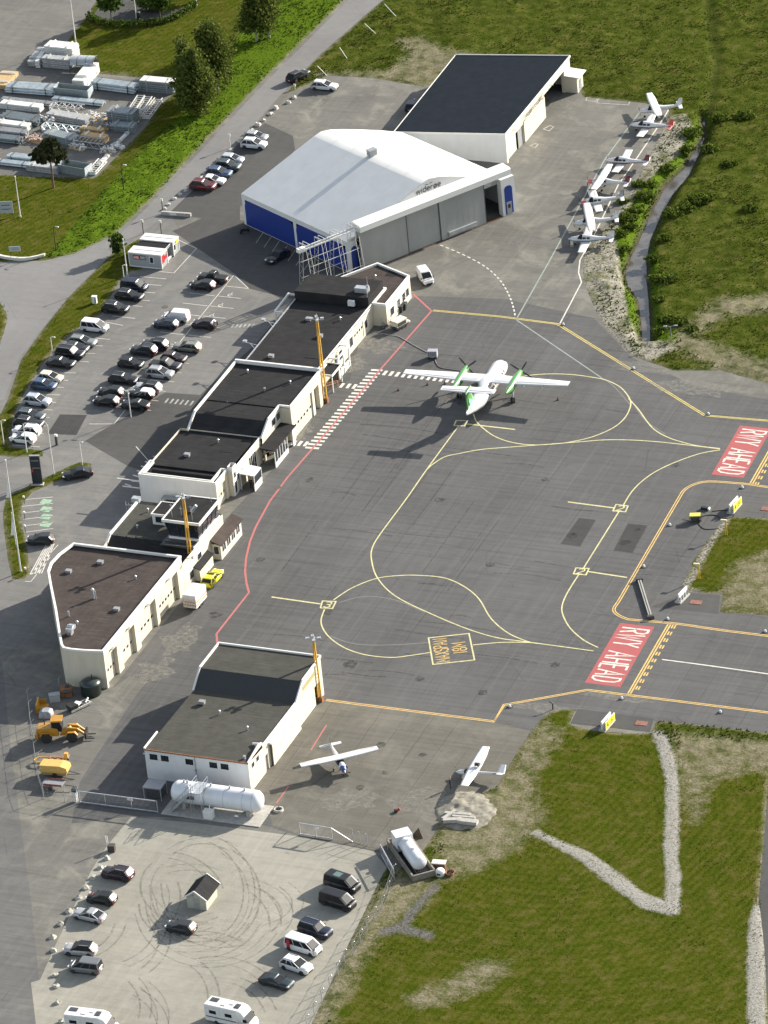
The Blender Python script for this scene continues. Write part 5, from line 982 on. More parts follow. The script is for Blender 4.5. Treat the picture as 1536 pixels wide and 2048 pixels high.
def roof_bits(parent, z, pts, seed):
    rs = random.Random(seed)
    for x, y in pts:
        k = rs.random(); mb = MB()
        if k < .5: mb.cyl((x, y, z), (x, y, z + .5), .11, 8); mb.cyl((x, y, z + .5), (x, y, z + .62), .2, 8, r2=.1); bw(mb, 'vent_cowl', M_GALV, parent)
        elif k < .8: mb.box((x, y, z + .2), (.8, .6, .42)); mb.box((x, y, z + .43), (.9, .7, .05)); bw(mb, 'roof_hatch', M_GREYM, parent)
        else: mb.box((x, y, z + .012), (rs.uniform(1.5, 3), rs.uniform(1, 2), .02)); bw(mb, 'felt_patch', M_FELTK, parent)
find = lambda n: next(o for o in SC.objects if o.name == n)
roof_bits(find('fire_station'), 5.72, [(-24, -36), (-31, -33), (-27, -50), (-34.5, -36.5), (-23, -45)], 3); roof_bits(find('baggage_hall'), 5.72, [(-33, 27), (-28, 22), (-25, 25)], 4); roof_bits(find('departure_hall'), 3.77, [(-33, 36), (-28, 44), (-32, 49), (-26.5, 38), (-30, 33), (-27, 50)], 5)
roof_bits(find('terminal_building'), 3.96, [(-33, 3), (-27.5, 6), (-30, 8)], 6); roof_bits(find('workshop_hangar'), 4.45, [(2, -66), (7.5, -69), (-1.5, -64)], 7); roof_bits(find('office_wing'), 3.71, [(-27, 65), (-25, 67)], 8); roof_bits(find('control_tower'), 5.0, [(-31, -16), (-30.5, -21)], 9)
# ------------------------------------------------------------------ cars and vans
def paint_car(name, col, metal=0.25): return simple('car_' + name, col, 0.38, metal * .6, 0.3, 0.03, 1.0, 0.35)
CP = {k: paint_car(k, v, m_) for k, v, m_ in (('black', (.010, .010, .011), .1), ('charcoal', (.028, .030, .033), .3), ('navy', (.012, .017, .035), .3), ('white', (.62, .63, .63), 0), ('silver', (.36, .37, .38), .55), ('pale_blue', (.44, .48, .52), .4), ('blue', (.050, .085, .16), .4),
  ('teal', (.055, .075, .080), .4), ('dark_teal', (.022, .035, .042), .4), ('burgundy', (.050, .018, .020), .3), ('red', (.13, .018, .022), .4), ('cream', (.55, .52, .42), 0), ('grey', (.16, .17, .18), .5), ('greygreen', (.20, .22, .21), .5), ('olive', (.22, .22, .18), .5), ('brown', (.055, .035, .030), .4), ('yellow', (.62, .60, .02), 0), ('purple', (.030, .020, .028), .3))}
M_CGL = simple('car_glass', (0.012, 0.015, 0.018), 0.32, var=.2, scale=1, spec=.22); M_LAMP = simple('head_lamp', (.6, .62, .64), .15, var=.05); M_TAIL = simple('tail_lamp', (.32, .015, .012), .25, var=.05); M_RIM = simple('alloy_rim', (.33, .34, .35), .35, .8); M_PLATE = simple('number_plate', (.7, .7, .66), .5)
def rrect(x0, x1, y0, y1, r, z, k=3):
    out = []
    for cx, cy, a0 in ((x1 - r, y1 - r, 0), (x0 + r, y1 - r, PI / 2), (x0 + r, y0 + r, PI), (x1 - r, y0 + r, 3 * PI / 2)):
        for i in range(k): a = a0 + PI / 2 * i / (k - 1); out.append(V3(cx + r * math.cos(a), cy + r * math.sin(a), z))
    return out
def make_wheel(r, w):
    mb = MB(); n = 16
    prof = [(r * .62, w * .5), (r * .9, w * .5), (r, w * .36), (r, -w * .36), (r * .9, -w * .5), (r * .62, -w * .5)]
    mb.ring_loft([[V3(a * math.cos(2 * PI * j / n), y, a * math.sin(2 * PI * j / n)) for j in range(n)] for a, y in prof], cap=True)
    ri = MB()
    for sg in (-1, 1):
        ri.ring_loft([[V3(a * math.cos(2 * PI * j / n), sg * y, a * math.sin(2 * PI * j / n)) for j in range(n)] for a, y in ((r * .63, w * .505), (r * .55, w * .44), (r * .18, w * .47), (.01, w * .48))], cap=False)
    return mb, ri
def make_car(kind, L, Wd, Hh, belt, hood, xr, xf, rr, rf, glass_end=None, wheel=.33, roof_w=.74, rails=False, box=None, bed=False):
    """kind of body: xr/xf = base of rear window / windscreen at the belt, rr/rf = their tops; x forward"""
    root = thing('parked_car', 'x', 'car'); h2 = Wd / 2; front, back = L / 2, -L / 2
    tail = belt if not bed else belt * .92
    st = [(back, .80, .42, tail * .84), (back + .07, .91, .28, tail * .96), (back + .28, .98, .24, tail), (xr, 1.0, .22, tail + (.02 if not bed else 0)), (0, 1.0, .20, belt), (xf - .1, 1.0, .22, belt), (xf + .25, .99, .22, belt - .03), (front - .60, .97, .24, hood), (front - .26, .91, .24, hood - .07), (front - .08, .80, .28, hood - .20), (front, .68, .36, hood - .36)]
    rings = []
    for x, w, z0, z1 in st:
        w *= h2; e = min(.16, (z1 - z0) * .3)
        rings.append([V3(x, y, z) for y, z in ((-w * .90, z0), (-w, z0 + .14), (-w, z0 + (z1 - z0) * .55), (-w * .975, z1 - e), (-w * .88, z1 - .02), (-w * .45, z1 + .015), (w * .45, z1 + .015), (w * .88, z1 - .02), (w * .975, z1 - e), (w, z0 + (z1 - z0) * .55), (w, z0 + .14), (w * .90, z0))])
    b = MB().ring_loft(rings); b.build('body', CP['white'], root)
    # cabin: glazing band under a painted roof, with pillars
    def ring(f, z):
        x0 = xr + (rr - xr) * f; x1 = xf + (rf - xf) * f; w = h2 * (.955 + (roof_w - .955) * f); return rrect(x0, x1, -w, w, .20, z, 4)
    zt = Hh - .10; r0, r1 = ring(0, belt - .03), ring(.92, zt); n = len(r0)
    sides = {'windscreen': MB(), 'rear_window': MB(), 'side_window': MB(), 'side_window_': MB()}
    cen = V3(0, 0, 0)
    for i in range(n):
        j = (i + 1) % n; m_ = (r0[i] + r0[j]) / 2; d = (r0[j] - r0[i]); nx, ny = d.y, -d.x
        key = ('windscreen' if nx > 0 else 'rear_window') if abs(nx) > abs(ny) else ('side_window' if ny > 0 else 'side_window_')
        sides[key].add([r0[i], r0[j], r1[j], r1[i]], [(0, 1, 2, 3)])
    for k, q in sides.items():
        if q.v: q.build(k.rstrip('_'), M_CGL, root)
    q = MB(); q.ring_loft([ring(.90, zt - .02), ring(.98, Hh - .03), [p * 1.0 for p in ring(1.0, Hh)]], cap=True); rc = [V3(p.x * .97 + .03 * (rr + rf) / 2, p.y * .85, Hh + .02) for p in ring(1.0, Hh)]; q.ring_loft([ring(1.0, Hh), rc], cap=True)
    for sg in (-1, 1):
        y0, y1 = sg * h2 * .905, sg * h2 * (roof_w - .012)
        q.bar(V3(xr + .08, y0, belt - .04), V3(rr + .06, y1, zt), .13, .07); q.bar(V3(xf - .08, y0, belt - .04), V3(rf - .05, y1, zt), .08, .06)
        for fx in ((.36, .7) if rf - rr > 1.4 else (.45,)): q.bar(V3(xr + (xf - xr) * fx, sg * h2 * .925, belt - .04), V3(rr + (rf - rr) * fx, sg * h2 * (roof_w + .004), zt), .09, .05)
    q.build('roof', CP['white'], root)
    if rails:
        for sg in (-1, 1): MB().bar(V3(rr + .2, sg * h2 * .66, Hh + .05), V3(rf - .2, sg * h2 * .66, Hh + .05), .05).build('roof_rail', M_GALV, root)
    if bed:
        q = MB(); q.box((( back + xr) / 2 + .05, 0, tail + .03), (xr - back - .25, Wd * .78, .05)); q.build('load_bed', M_BLACK, root)
    wr, ri = make_wheel(wheel, .22); me = None
    for sx in (front - .85, back + .82):
        for sg in (-1, 1):
            o = wr.build('wheel', M_RUB, root) if me is None else link('wheel', me, root)
            me = o.data; o.location = (sx, sg * (h2 - .09), wheel)
            if 'rim' not in KIDS or KIDS['rim'][0] is not root: KIDS['rim'] = (root, ri.build('rim', M_RIM, o).data)
            else: link('rim', KIDS['rim'][1], o)
    for sg in (-1, 1):
        MB().box((front - .20, sg * h2 * .66, hood - .20), (.34, .36, .15), -sg * .35).build('headlight', M_LAMP, root)
        MB().box((back + .08, sg * h2 * .78, tail - .16), (.12, .26, .22)).build('tail_light', M_TAIL, root)
        MB().box((xf - .25, sg * (h2 + .08), belt + .05), (.16, .18, .13)).build('mirror', CP['black'], root)
    MB().box((front - .02, 0, .42), (.10, Wd * .5, .20)).build('grille', M_BLACK, root)
    MB().box((back + .0, 0, .62), (.05, .52, .12)).build('number_plate', M_PLATE, root)
    q = MB(); q.box((0, 0, .27), (L * .86, Wd * .97, .14)); q.build('sill', M_BLACK, root)
    return root
PROTO = {
 'hatch': make_car('hatch', 4.15, 1.80, 1.50, .96, .97, -2.0, 1.15, -1.50, .0, roof_w=.78), 'sedan': make_car('sedan', 4.7, 1.86, 1.46, .95, .93, -1.95, 1.10, -.95, .05, roof_w=.76),
 'coupe': make_car('coupe', 4.7, 1.90, 1.42, .95, .90, -2.2, 1.15, -.75, .05, roof_w=.74, wheel=.35), 'wagon': make_car('wagon', 4.75, 1.86, 1.52, .97, .95, -2.3, 1.12, -1.75, .0, roof_w=.78, rails=True),
 'suv': make_car('suv', 4.5, 1.90, 1.68, 1.06, 1.08, -2.17, 1.15, -1.60, .10, roof_w=.79, wheel=.38, rails=True), 'boxy': make_car('boxy', 4.75, 1.94, 1.82, 1.12, 1.13, -2.30, 1.05, -2.02, .35, roof_w=.84, wheel=.40, rails=True),
 'mpv': make_car('mpv', 4.5, 1.86, 1.84, 1.06, 1.06, -2.20, 1.55, -2.06, .55, roof_w=.84), 'van': make_car('van', 5.1, 1.96, 1.98, 1.14, 1.16, -2.50, 2.05, -2.36, 1.05, roof_w=.84, wheel=.36), 'pickup': make_car('pickup', 5.2, 1.92, 1.80, 1.10, 1.08, -.80, 1.25, -.55, .35, roof_w=.78, wheel=.40, bed=True),
}
for o in PROTO.values(): o['label'] = ''
USED = {}
def place_car(kind, col, px, label, hd=0.0, group=None, roof=None, scale=1.0, cat=None, name=None, windows_solid=False):
    p = PROTO[kind]; loc = at(*px); loc.z = 0.012
    if kind not in USED: o = p; USED[kind] = 1; KEEP[kind] = [c for c in p.children]; o.location = loc; o.rotation_euler = (0, 0, hd); o['label'] = label
    else: o = dup(p, loc, hd, label)
    o['category'] = cat or ('van' if kind in ('van', 'mpv') else 'pickup' if kind == 'pickup' else 'car')
    if group: o['group'] = group
    elif 'group' in o: del o['group']
    if scale != 1.0: o.scale = (scale,) * 3
    if name: o.name = name
    for c in o.children:
        k = c.name.split('.')[0]
        if k in ('body', 'roof', 'pillar'):
            m_ = CP[roof] if (roof and k == 'roof') else CP[col]
            c.material_slots[0].link = 'OBJECT'; c.material_slots[0].material = m_
        if windows_solid and k in ('side_window', 'rear_window'):
            c.material_slots[0].link = 'OBJECT'; c.material_slots[0].material = CP[col]
    return o
KEEP = {}
G1, G2, G3, G4 = 'cars parked along the green strip', 'cars parked in the middle of the car park', 'cars parked beside the big hangar', 'vehicles on the gravel lot'
R, Lf = 0.0, PI
CARS = [
 ('mpv','navy',(270,580),'dark navy van nearest the grey rental cabins, nose away from the grass',R,G1), ('wagon','black',(260,598),'black estate car just below the dark navy van by the grass',R,G1), ('suv','black',(232,624),'black off-roader alone beside the white cabinet on the grass strip',R,G1),
 ('mpv','white',(191,661),'white compact van parked along the green strip',R,G1), ('wagon','greygreen',(166,690),'grey-green estate car with roof rails, right below the white van',R,G1), ('hatch','charcoal',(154,703),'charcoal hatchback half hidden between grey-green estate and big black off-roader',R,G1),
 ('boxy','black',(142,714),'big boxy black off-roader beside the lamp post on the strip',R,G1), ('sedan','black',(123,732),'black saloon below the big boxy off-roader with hatched ground beside it',R,G1), ('hatch','cream',(102,762),'cream hatchback behind the blue hatchback on the strip',R,G1),
 ('hatch','blue',(89,777),'mid blue hatchback between cream hatchback and pale blue off-roader',R,G1), ('suv','pale_blue',(76,809),'pale blue off-roader standing by itself in the lower strip row',R,G1), ('wagon','teal',(62,838),'dull teal estate car first of the tight foursome by the dark patch',R,G1),
 ('wagon','black',(59,853),'black estate car between the teal estate and a white off-roader',R,G1), ('suv','white',(55,869),'white off-roader above the last white hatchback at the row end',Lf,G1), ('hatch','white',(47,884),'small white hatchback at the lower end of the strip row',Lf,G1),
 ('pickup','black',(427,563),'black pickup with open bed at the upper end of the middle row',Lf,G2), ('hatch','black',(407,577),'black hatchback beside the black pickup',Lf,G2), ('mpv','white',(353,641),'white panel van in the middle of the car park',Lf,G2), ('hatch','navy',(333,655),'navy hatchback right below the white panel van',Lf,G2),
 ('hatch','purple',(409,655),'dark plum hatchback alone opposite the navy hatchback',Lf,G2), ('suv','black',(311,697),'black off-roader behind a second black off-roader in the middle row',Lf,G2), ('suv','charcoal',(289,708),'charcoal off-roader in front of the black off-roader, middle row',Lf,G2),
 ('wagon','olive',(375,701),'pale olive estate car facing the black off-roaders',Lf,G2), ('hatch','brown',(349,723),'dark brown hatchback half hidden behind the grey pickup',R,G2), ('pickup','charcoal',(332,738),'dark grey pickup beside the brown hatchback',R,G2), ('hatch','black',(263,734),'black hatchback opposite the dark grey pickup',R,G2),
 ('suv','silver',(321,754),'silver off-roader below the dark grey pickup',R,G2), ('wagon','black',(248,765),'long black estate car opposite the silver off-roader',R,G2), ('suv','silver',(297,783),'silver off-roader with black roof near the lamp post',Lf,G2,'black'), ('hatch','black',(285,795),'small black car with white roof beside the lamp post',Lf,G2,'white'),
 ('hatch','black',(223,791),'upper of two black hatchbacks at the lower end of the middle row',Lf,G2), ('hatch','black',(214,809),'lower of two black hatchbacks at the end of the middle row',Lf,G2), ('coupe','black',(272,816),'low black coupe at the foot of the car park lamp post',Lf,G2),
 ('sedan','black',(156,954),'black saloon waiting by the kerb of the flag island',math.radians(-148),None), ('hatch','charcoal',(82,1086),'charcoal hatchback by the hatched bay at the foot of the flag island',math.radians(196),None), ('sedan','black',(556,519),'black car in the shade of the big hangar',math.radians(-108),None), ('suv','black',(597,159),'black off-roader driving on the main road',math.radians(66),None),
 ('wagon','white',(650,178),'white estate car alone on the yard behind the hangar',R,None), ('hatch','silver',(513,280),'silver hatchback at the top of the hangar row',R,G3), ('suv','white',(509,295),'white off-roader in the hangar row below the silver hatchback',R,G3), ('hatch','pale_blue',(465,325),'pale silver-blue hatchback in the middle of the hangar row',R,G3),
 ('suv','teal',(457,339),'dull teal off-roader in the hangar row',R,G3), ('suv','blue',(439,353),'blue off-roader beside the white saloon in the hangar row',R,G3), ('sedan','white',(425,367),'white saloon beside the dark red car in the hangar row',R,G3), ('suv','red',(407,378),'dark red off-roader at the lower end of the hangar row',R,G3),
 ('hatch','navy',(828,217),'dark car tucked against the rear wall of the black roofed hangar',math.radians(90),None),
 ('suv','purple',(236,1755),'dark plum off-roader topmost by the stone row on the gravel',math.radians(176),G4), ('hatch','black',(204,1804),'black hatchback with pink round stickers on door and bonnet',math.radians(177),G4), ('sedan','silver',(180,1838),'silver saloon by the stones on the gravel',math.radians(172),G4), ('hatch','charcoal',(363,1862),'charcoal hatchback parked alone below the small hut',math.radians(177),G4),
 ('suv','silver',(162,1907),'silver off-roader with black roof beside the grey van',math.radians(184),G4,'black'), ('mpv','grey',(172,1942),'grey compact van beside the silver off-roader with black roof',math.radians(184),G4),
 ('van','black',(686,1776),'black minibus with glass roof hatch, upper of two, by the fence',math.radians(-14),G4), ('van','black',(677,1811),'black panel van, lower of two, by the fence',math.radians(-14),G4), ('boxy','navy',(632,1868),'dark navy boxy off-roader by the fence between vans',math.radians(-12),G4), ('van','white',(608,1901),'white van with red panel on its side, by the fence',math.radians(-12),G4),
 ('suv','white',(594,1939),'white off-roader below the white van with red panel',math.radians(-12),G4), ('coupe','dark_teal',(554,1970),'dark teal saloon lowest in the row by the fence',math.radians(-10),G4),
 ('mpv','white',(851,561),'white van standing on the apron in front of the big hangar',math.radians(-52),None), ('wagon','yellow',(426,1163),'bright yellow estate car hitched to the box trailer',math.radians(88),None),
]
PLACED = []
for c in CARS:
    o = place_car(c[0], c[1], c[2], c[3], c[4] + random.uniform(-.03, .03), c[5], c[6] if len(c) > 6 else None, windows_solid=('panel van' in c[3] or c[3].startswith('white van standing')))
    PLACED.append((o, c))
for o, c in PLACED:
    if c[3].startswith('white van with red'):
        MB().box((-1.75, -.985, 1.15), (.55, .02, 1.2)).build('side_panel', simple('van_red', (.42, .02, .03), .4), o)
    if 'pink round' in c[3]:
        for p_ in ((.55, -.90, .66), (1.5, -.25, .93)):
            q = MB(); a_ = V3(*p_); q.cyl(a_ - V3(0, .015, .0) if p_[2] < .8 else a_, a_ + (V3(0, .015, 0) if p_[2] < .8 else V3(0, 0, .02)), .33, 14); q.build('sticker', simple('sticker_pink', (.50, .16, .17), .5), o)
    if 'glass roof' in c[3]: MB().box((-.6, 0, 2.0), (1.1, 1.0, .03)).build('roof_hatch', simple('hatch_green', (.10, .16, .14), .2), o)
    if 'yellow estate' in c[3]:
        MB().box((-.4, 0, 1.56), (.35, 1.1, .12)).build('beacon_bar', M_BLACK, o)
# motorhomes
def motorhome(px, hd, label):
    loc = at(*px); r_ = thing('motorhome', label, 'motorhome', loc, hd); w = 1.1
    mb = MB(); mb.ring_loft([[V3(x, y, z) for y, z in ((-w, .45), (-w, 2.7), (-w * .9, 2.82), (w * .9, 2.82), (w, 2.7), (w, .45))] for x in (-3.4, 1.3)], smooth=False); mb.ring_loft([[V3(x, y * k, z) for y, z in ((-w, .45), (-w, zt - .12), (-w * .9, zt), (w * .9, zt), (w, zt - .12), (w, .45))] for x, k, zt in ((1.3, 1, 2.82), (2.0, .98, 2.6), (2.35, .94, 2.1), (2.5, .92, 1.85))], smooth=True)
    mb.build('body', simple('motorhome_white', (.62, .62, .60), .45, coat=.4), r_)
    mb = MB().ring_loft([[V3(x, y * k, z) for y, z in ((-1, .35), (-1, zt - .1), (-.86, zt), (.86, zt), (1, zt - .1), (1, .35))] for x, k, zt in ((2.3, 1.0, 1.75), (2.6, 1.0, 1.3), (3.2, .93, 1.15), (3.45, .75, .9))]); mb.build('bonnet', CP['white'], r_)
    MB().add([V3(2.38, -.95, 2.05), V3(2.95, -.92, 1.25), V3(2.95, .92, 1.25), V3(2.38, .95, 2.05)], [(0, 1, 2, 3)]).build('windscreen', M_CGL, r_)
    for sg in (-1, 1):
        MB().box((2.35, sg * 1.04, 1.5), (.7, .03, .5)).build('side_window', M_CGL, r_); MB().box((-2.2, sg * 1.105, 1.85), (1.0, .02, .5)).build('side_window', M_CGL, r_)
        MB().box((.1, sg * 1.105, 1.85), (1.0, .02, .5)).build('side_window', M_CGL, r_); MB().box((-1.0, sg * 1.106, 1.1), (4.4, .02, .14)).build('stripe', M_DGREY, r_)
    for x, y, sx, sy in ((-2.5, .3, 1.1, .7), (-.9, -.2, .6, .6), (.1, .3, .5, .5), (1.0, 0, .7, .9)): MB().box((x, y, 2.86), (sx, sy, .09)).build('roof_light', M_DGREY if sx > .9 or x > .9 else M_TRIM, r_)
    wr, ri = make_wheel(.34, .24); me = rm = None
    for x in (2.6, -1.8):
        for sg in (-1, 1):
            o = wr.build('wheel', M_RUB, r_) if me is None else link('wheel', me, r_); me = o.data; o.location = (x, sg * .98, .34)
            if rm is None: rm = ri.build('rim', M_RIM, o).data
            else: link('rim', rm, o)
    return r_
motorhome((187, 2062), math.radians(3), 'white high-roofed motorhome cut by the lower left picture edge, rear plain')
motorhome((466, 2046), math.radians(-6), 'white motorhome with dark roof hatches at the bottom of the gravel lot')
# box trailer behind the yellow car
T_ = thing('box_trailer', 'white box trailer with orange bands behind the yellow car', 'trailer', at(392, 1209), math.radians(88.5))
MB().box((-.1, 0, 1.55), (3.6, 2.1, 2.1)).build('box', simple('trailer_white', (.60, .61, .60), .5), T_)
mb = MB()
for z in (.95, 1.45): mb.box((-.1, -1.062, z), (3.5, .02, .18)); mb.box((-1.91, 0, z), (.02, 2.0, .16))
mb.build('orange_band', simple('band_orange', (.55, .22, .05), .5), T_)
mb = MB()
for k in range(8): mb.box((-1.92, -.9 + k * .26, 1.3), (.02, .05, 1.4))
mb.build('rear_slat', M_GREYM, T_); mb = MB(); mb.bar((1.7, -.8, .45), (2.9, 0, .45), .1); mb.bar((1.7, .8, .45), (2.9, 0, .45), .1); mb.build('drawbar', M_DGREY, T_)
wr, ri = make_wheel(.33, .2); me = rm = None
for x in (-.5, .3):
    for sg in (-1, 1):
        o = wr.build('wheel', M_RUB, T_) if me is None else link('wheel', me, T_); me = o.data; o.location = (x, sg * .95, .33)
        if rm is None: rm = ri.build('rim', M_RIM, o).data
        else: link('rim', rm, o)
# ------------------------------------------------------------------ aircraft
M_ACW = simple('aircraft_white', (.57, .58, .58), .3, coat=.6, var=.03, scale=.8); M_ACG = simple('aircraft_green', (.06, .24, .045), .35, coat=.5, var=.12, scale=1.2); M_ACD = simple('aircraft_dark_green', (.02, .12, .05), .35, coat=.5)
def ell(x, w, h, zc, n=14, bot=1.0): return [V3(x, w * math.cos(2 * PI * j / n), zc + h * math.sin(2 * PI * j / n) * (bot if math.sin(2 * PI * j / n) < 0 else 1)) for j in range(n)]
def airfoil(p, c, th, n=6, spanz=False):
    """closed section: leading edge at p, chord c running aft (-x)"""
    up = []; lo = []
    for i in range(n + 1):
        f = i / n; t_ = th * c * 2.9 * (.2969 * math.sqrt(f) - .126 * f - .3516 * f * f + .2843 * f ** 3 - .1015 * f ** 4)
        up.append((f, t_)); lo.append((f, -t_ * .7))
    pts = up + lo[::-1][1:-1]
    return [V3(p.x - f * c, p.y + (t_ if spanz else 0), p.z + (0 if spanz else t_)) for f, t_ in pts]
def wing_mesh(mb, stations, th=.12):        # stations: (leading edge point, chord)
    mb.ring_loft([airfoil(V3(*p), c, th) for p, c in stations]); return mb
def fin_mesh(mb, stations, th=.10):
    mb.ring_loft([airfoil(V3(*p), c, th, spanz=True) for p, c in stations]); return mb
def prop(root, x, z, y, R_, nb, name='propeller', off=0.5, mat=None):
    mb = MB()
    for k in range(nb):
        a = off + 2 * PI * k / nb; d = V3(0, math.cos(a), math.sin(a)); s = V3(0, -math.sin(a), math.cos(a)); c = V3(x, y, z); w = R_ * .075
        mb.add([c + d * (.12 * R_) - s * w * .6, c + d * (.12 * R_) + s * w * .6, c + d * (.6 * R_) + s * w + V3(.04, 0, 0), c + d * R_ + s * w * .7, c + d * R_ - s * w * .6, c + d * (.6 * R_) - s * w - V3(.04, 0, 0)], [(0, 1, 2, 3, 4, 5)])
        mb.add([p + V3(.03, 0, 0) for p in (c + d * (.12 * R_) - s * w * .6, c + d * (.12 * R_) + s * w * .6, c + d * (.6 * R_) + s * w + V3(.04, 0, 0), c + d * R_ + s * w * .7, c + d * R_ - s * w * .6, c + d * (.6 * R_) - s * w - V3(.04, 0, 0))], [(0, 1, 2, 3, 4, 5)])
    o = mb.build(name, mat or M_DGREY, root)
    MB().ring_loft([ell(x - .1, .16 * R_ ** .5, .16 * R_ ** .5, z), ell(x + .12, .13 * R_ ** .5, .13 * R_ ** .5, z), ell(x + .30, .03, .03, z)]).build('spinner', M_ACW, o)
    for c in o.children:
        for v in c.data.vertices: v.co.y += y
    return o
def light_plane(loc, hd, label, high, nose_mat=None, tail_mat=None, belly_mat=None, L=7.2, span=9.6, chord=1.45, group='light aircraft parked along the white line', reg=None):
    r_ = thing('light_aircraft', label, 'aircraft', loc, hd, group); F, T = L * .42, -L * .58
    zc = 1.25 if high else 1.05
    sec = [(F, .12, .14, zc), (F - .15, .36, .34, zc), (F - .9, .48, .44, zc), (F - 1.5, .55, .58, zc + .08), (F - 2.3, .58, .70, zc + .12), (F - 3.3, .54, .62, zc + .10), (F - 4.2, .38, .42, zc + .08), (T + 1.0, .18, .24, zc + .14), (T, .06, .12, zc + .2)]
    lo_ = [s for s in sec if s[0] <= F - .85]; hi_ = [s for s in sec if s[0] >= F - .95]
    MB().ring_loft([ell(*s) for s in lo_]).build('fuselage', M_ACW, r_); MB().ring_loft([ell(*s) for s in hi_]).build('nose_cowling', nose_mat or M_ACW, r_)
    if belly_mat: MB().ring_loft([ell(s[0], s[1] * 1.02, s[2] * .42, s[3] - s[2] * .38) for s in sec[1:-1]]).build('belly_stripe', belly_mat, r_)
    # glazing
    zt = zc + .12
    g = MB(); g.ring_loft([ell(F - 1.28, .50, .30, zt + .10), ell(F - 1.75, .565, .50, zt + .17), ell(F - 2.05, .585, .56, zt + .16)]); g.build('windscreen', M_CGL, r_)
    for sg in (-1, 1):
        for x0, x1 in ((F - 2.65, F - 2.12), (F - 3.3, F - 2.8)): MB().add([V3(x0, sg * .59, zt + .12), V3(x1, sg * .60, zt + .12), V3(x1, sg * .545, zt + .45), V3(x0, sg * .53, zt + .43)], [(0, 1, 2, 3)]).build('side_window', M_CGL, r_)
    zw = zc + .86 if high else zc - .38; dih = .12 if high else .42; xl = F - 1.75
    mb = MB(); wing_mesh(mb, [((xl - .15, -span / 2, zw + dih), chord * .74), ((xl, -span * .26, zw + dih * .5), chord), ((xl, 0, zw), chord), ((xl, span * .26, zw + dih * .5), chord), ((xl - .15, span / 2, zw + dih), chord * .74)] if high else [((xl - .05, -span / 2, zw + dih), chord * .92), ((xl, 0, zw), chord * 1.08), ((xl - .05, span / 2, zw + dih), chord * .92)]); w_ = mb.build('wing', M_ACW, r_)
    mb = MB()
    for sg in (-1, 1): mb.bar((xl - chord * .72, sg * span * .28, zw + dih * .5 + .07), (xl - chord * .72, sg * span * .46, zw + dih * .85 + .06), .03, .02)
    mb.build('aileron_joint', M_GREYM, w_)
    mb = MB(); wing_mesh(mb, [((T + .75, -1.55, zc + .22), .62), ((T + .85, 0, zc + .22), .85), ((T + .75, 1.55, zc + .22), .62)], .09); mb.build('tailplane', tail_mat if (tail_mat and not high and label.find('tailplane') >= 0) else M_ACW, r_)
    mb = MB(); fin_mesh(mb, [((T + 1.5, 0, zc + .28), 1.5), ((T + .85, 0, zc + .62), .95), ((T + .45, 0, zc + 1.45), .62)]); mb.build('fin', tail_mat or M_ACW, r_)
    prop(r_, F + .05, zc, 0, .92, 2, off=random.uniform(.2, 2.8))
    if high:
        for sg in (-1, 1): MB().bar((F - 2.0, sg * .5, zc - .25), (F - 2.2, sg * span * .27, zw + dih * .45), .05, .10).build('wing_strut', M_ACW, r_)
    wr, _ = make_wheel(.20, .14); me = None
    for x, y in ((F - .75, 0), (F - 2.6, .95), (F - 2.6, -.95)):
        MB().bar((x, y * .45, zc - .45), (x, y, .2), .06).build('gear_leg', M_ACW, r_)
        o = wr.build('wheel', M_RUB, r_) if me is None else link('wheel', me, r_); me = o.data; o.location = (x, y, .20)
    if reg:
        for sg in (-1, 1): q = MB(); lettering(q, reg, (T + 2.9 if sg < 0 else T + 1.2, sg * .40, zc + .02), (-1 if sg < 0 else 1, 0, 0) if False else ((1, 0, 0) if sg < 0 else (-1, 0, 0)), (0, 0, 1), .28, 1.5, .05); q.build('registration', M_DGREY, r_)
    return r_
M_MAR = simple('aircraft_maroon', (.14, .012, .022), .35, coat=.5); M_CORAL = simple('aircraft_coral', (.55, .10, .09), .4, coat=.4); M_TEALS = simple('aircraft_teal_stripe', (.10, .20, .24), .4); M_ACB = simple('aircraft_blue', (.020, .05, .19), .35, coat=.5)
def lp(nose, tail, wa, wb, z, *a, **k):
    c = (at(*wa, z) + at(*wb, z)) / 2; hd = heading(tail, nose, 1.3); w = at(*wb, z) - at(*wa, z); perp = math.atan2(w.y, w.x) - PI / 2
    while perp - hd > PI / 2: perp -= PI
    while perp - hd < -PI / 2: perp += PI
    hd = perp * .65 + hd * .35; L = 7.2; off = L * .42 - 1.75 - .55
    return light_plane(c - Vector((math.cos(hd) * off, math.sin(hd) * off, c.z)), hd, *a, **k)
lp((1280,218),(1362,212),(1292,187),(1320,229),2.3,'all white high-wing aircraft farthest up the parking line',True,span=9.4)
lp((1262,250),(1332,252),(1304,230),(1276,273),1,'white low-wing aircraft with black fin and coral tailplane',False,None,M_CORAL,M_MAR,span=8.8)
lp((1211,318),(1283,324),(1254,301),(1229,344),1,'white low-wing aircraft with maroon belly and maroon fin',False,None,M_MAR,M_MAR,span=8.6)
lp((1172,357),(1256,363),(1217,328),(1186,377),2.3,'white high-wing aircraft with coral nose and red fin',True,M_CORAL,M_MAR,span=9.5,reg='LN-PE')
lp((1163,402),(1235,398),(1178,385),(1200,422),1,'silver low-wing aircraft with coral nose',False,M_CORAL,M_GREYM,None,span=8.0)
lp((1146,441),(1237,440),(1164,406),(1189,459),2.3,'white high-wing aircraft with striped fin, second from the lower row end',True,None,None,span=10.2)
lp((1135,479),(1219,482),(1174,451),(1163,506),1,'white low-wing aircraft with thin teal stripe, lowest in the row',False,None,None,M_TEALS,span=9.8,reg='LN-AFB')
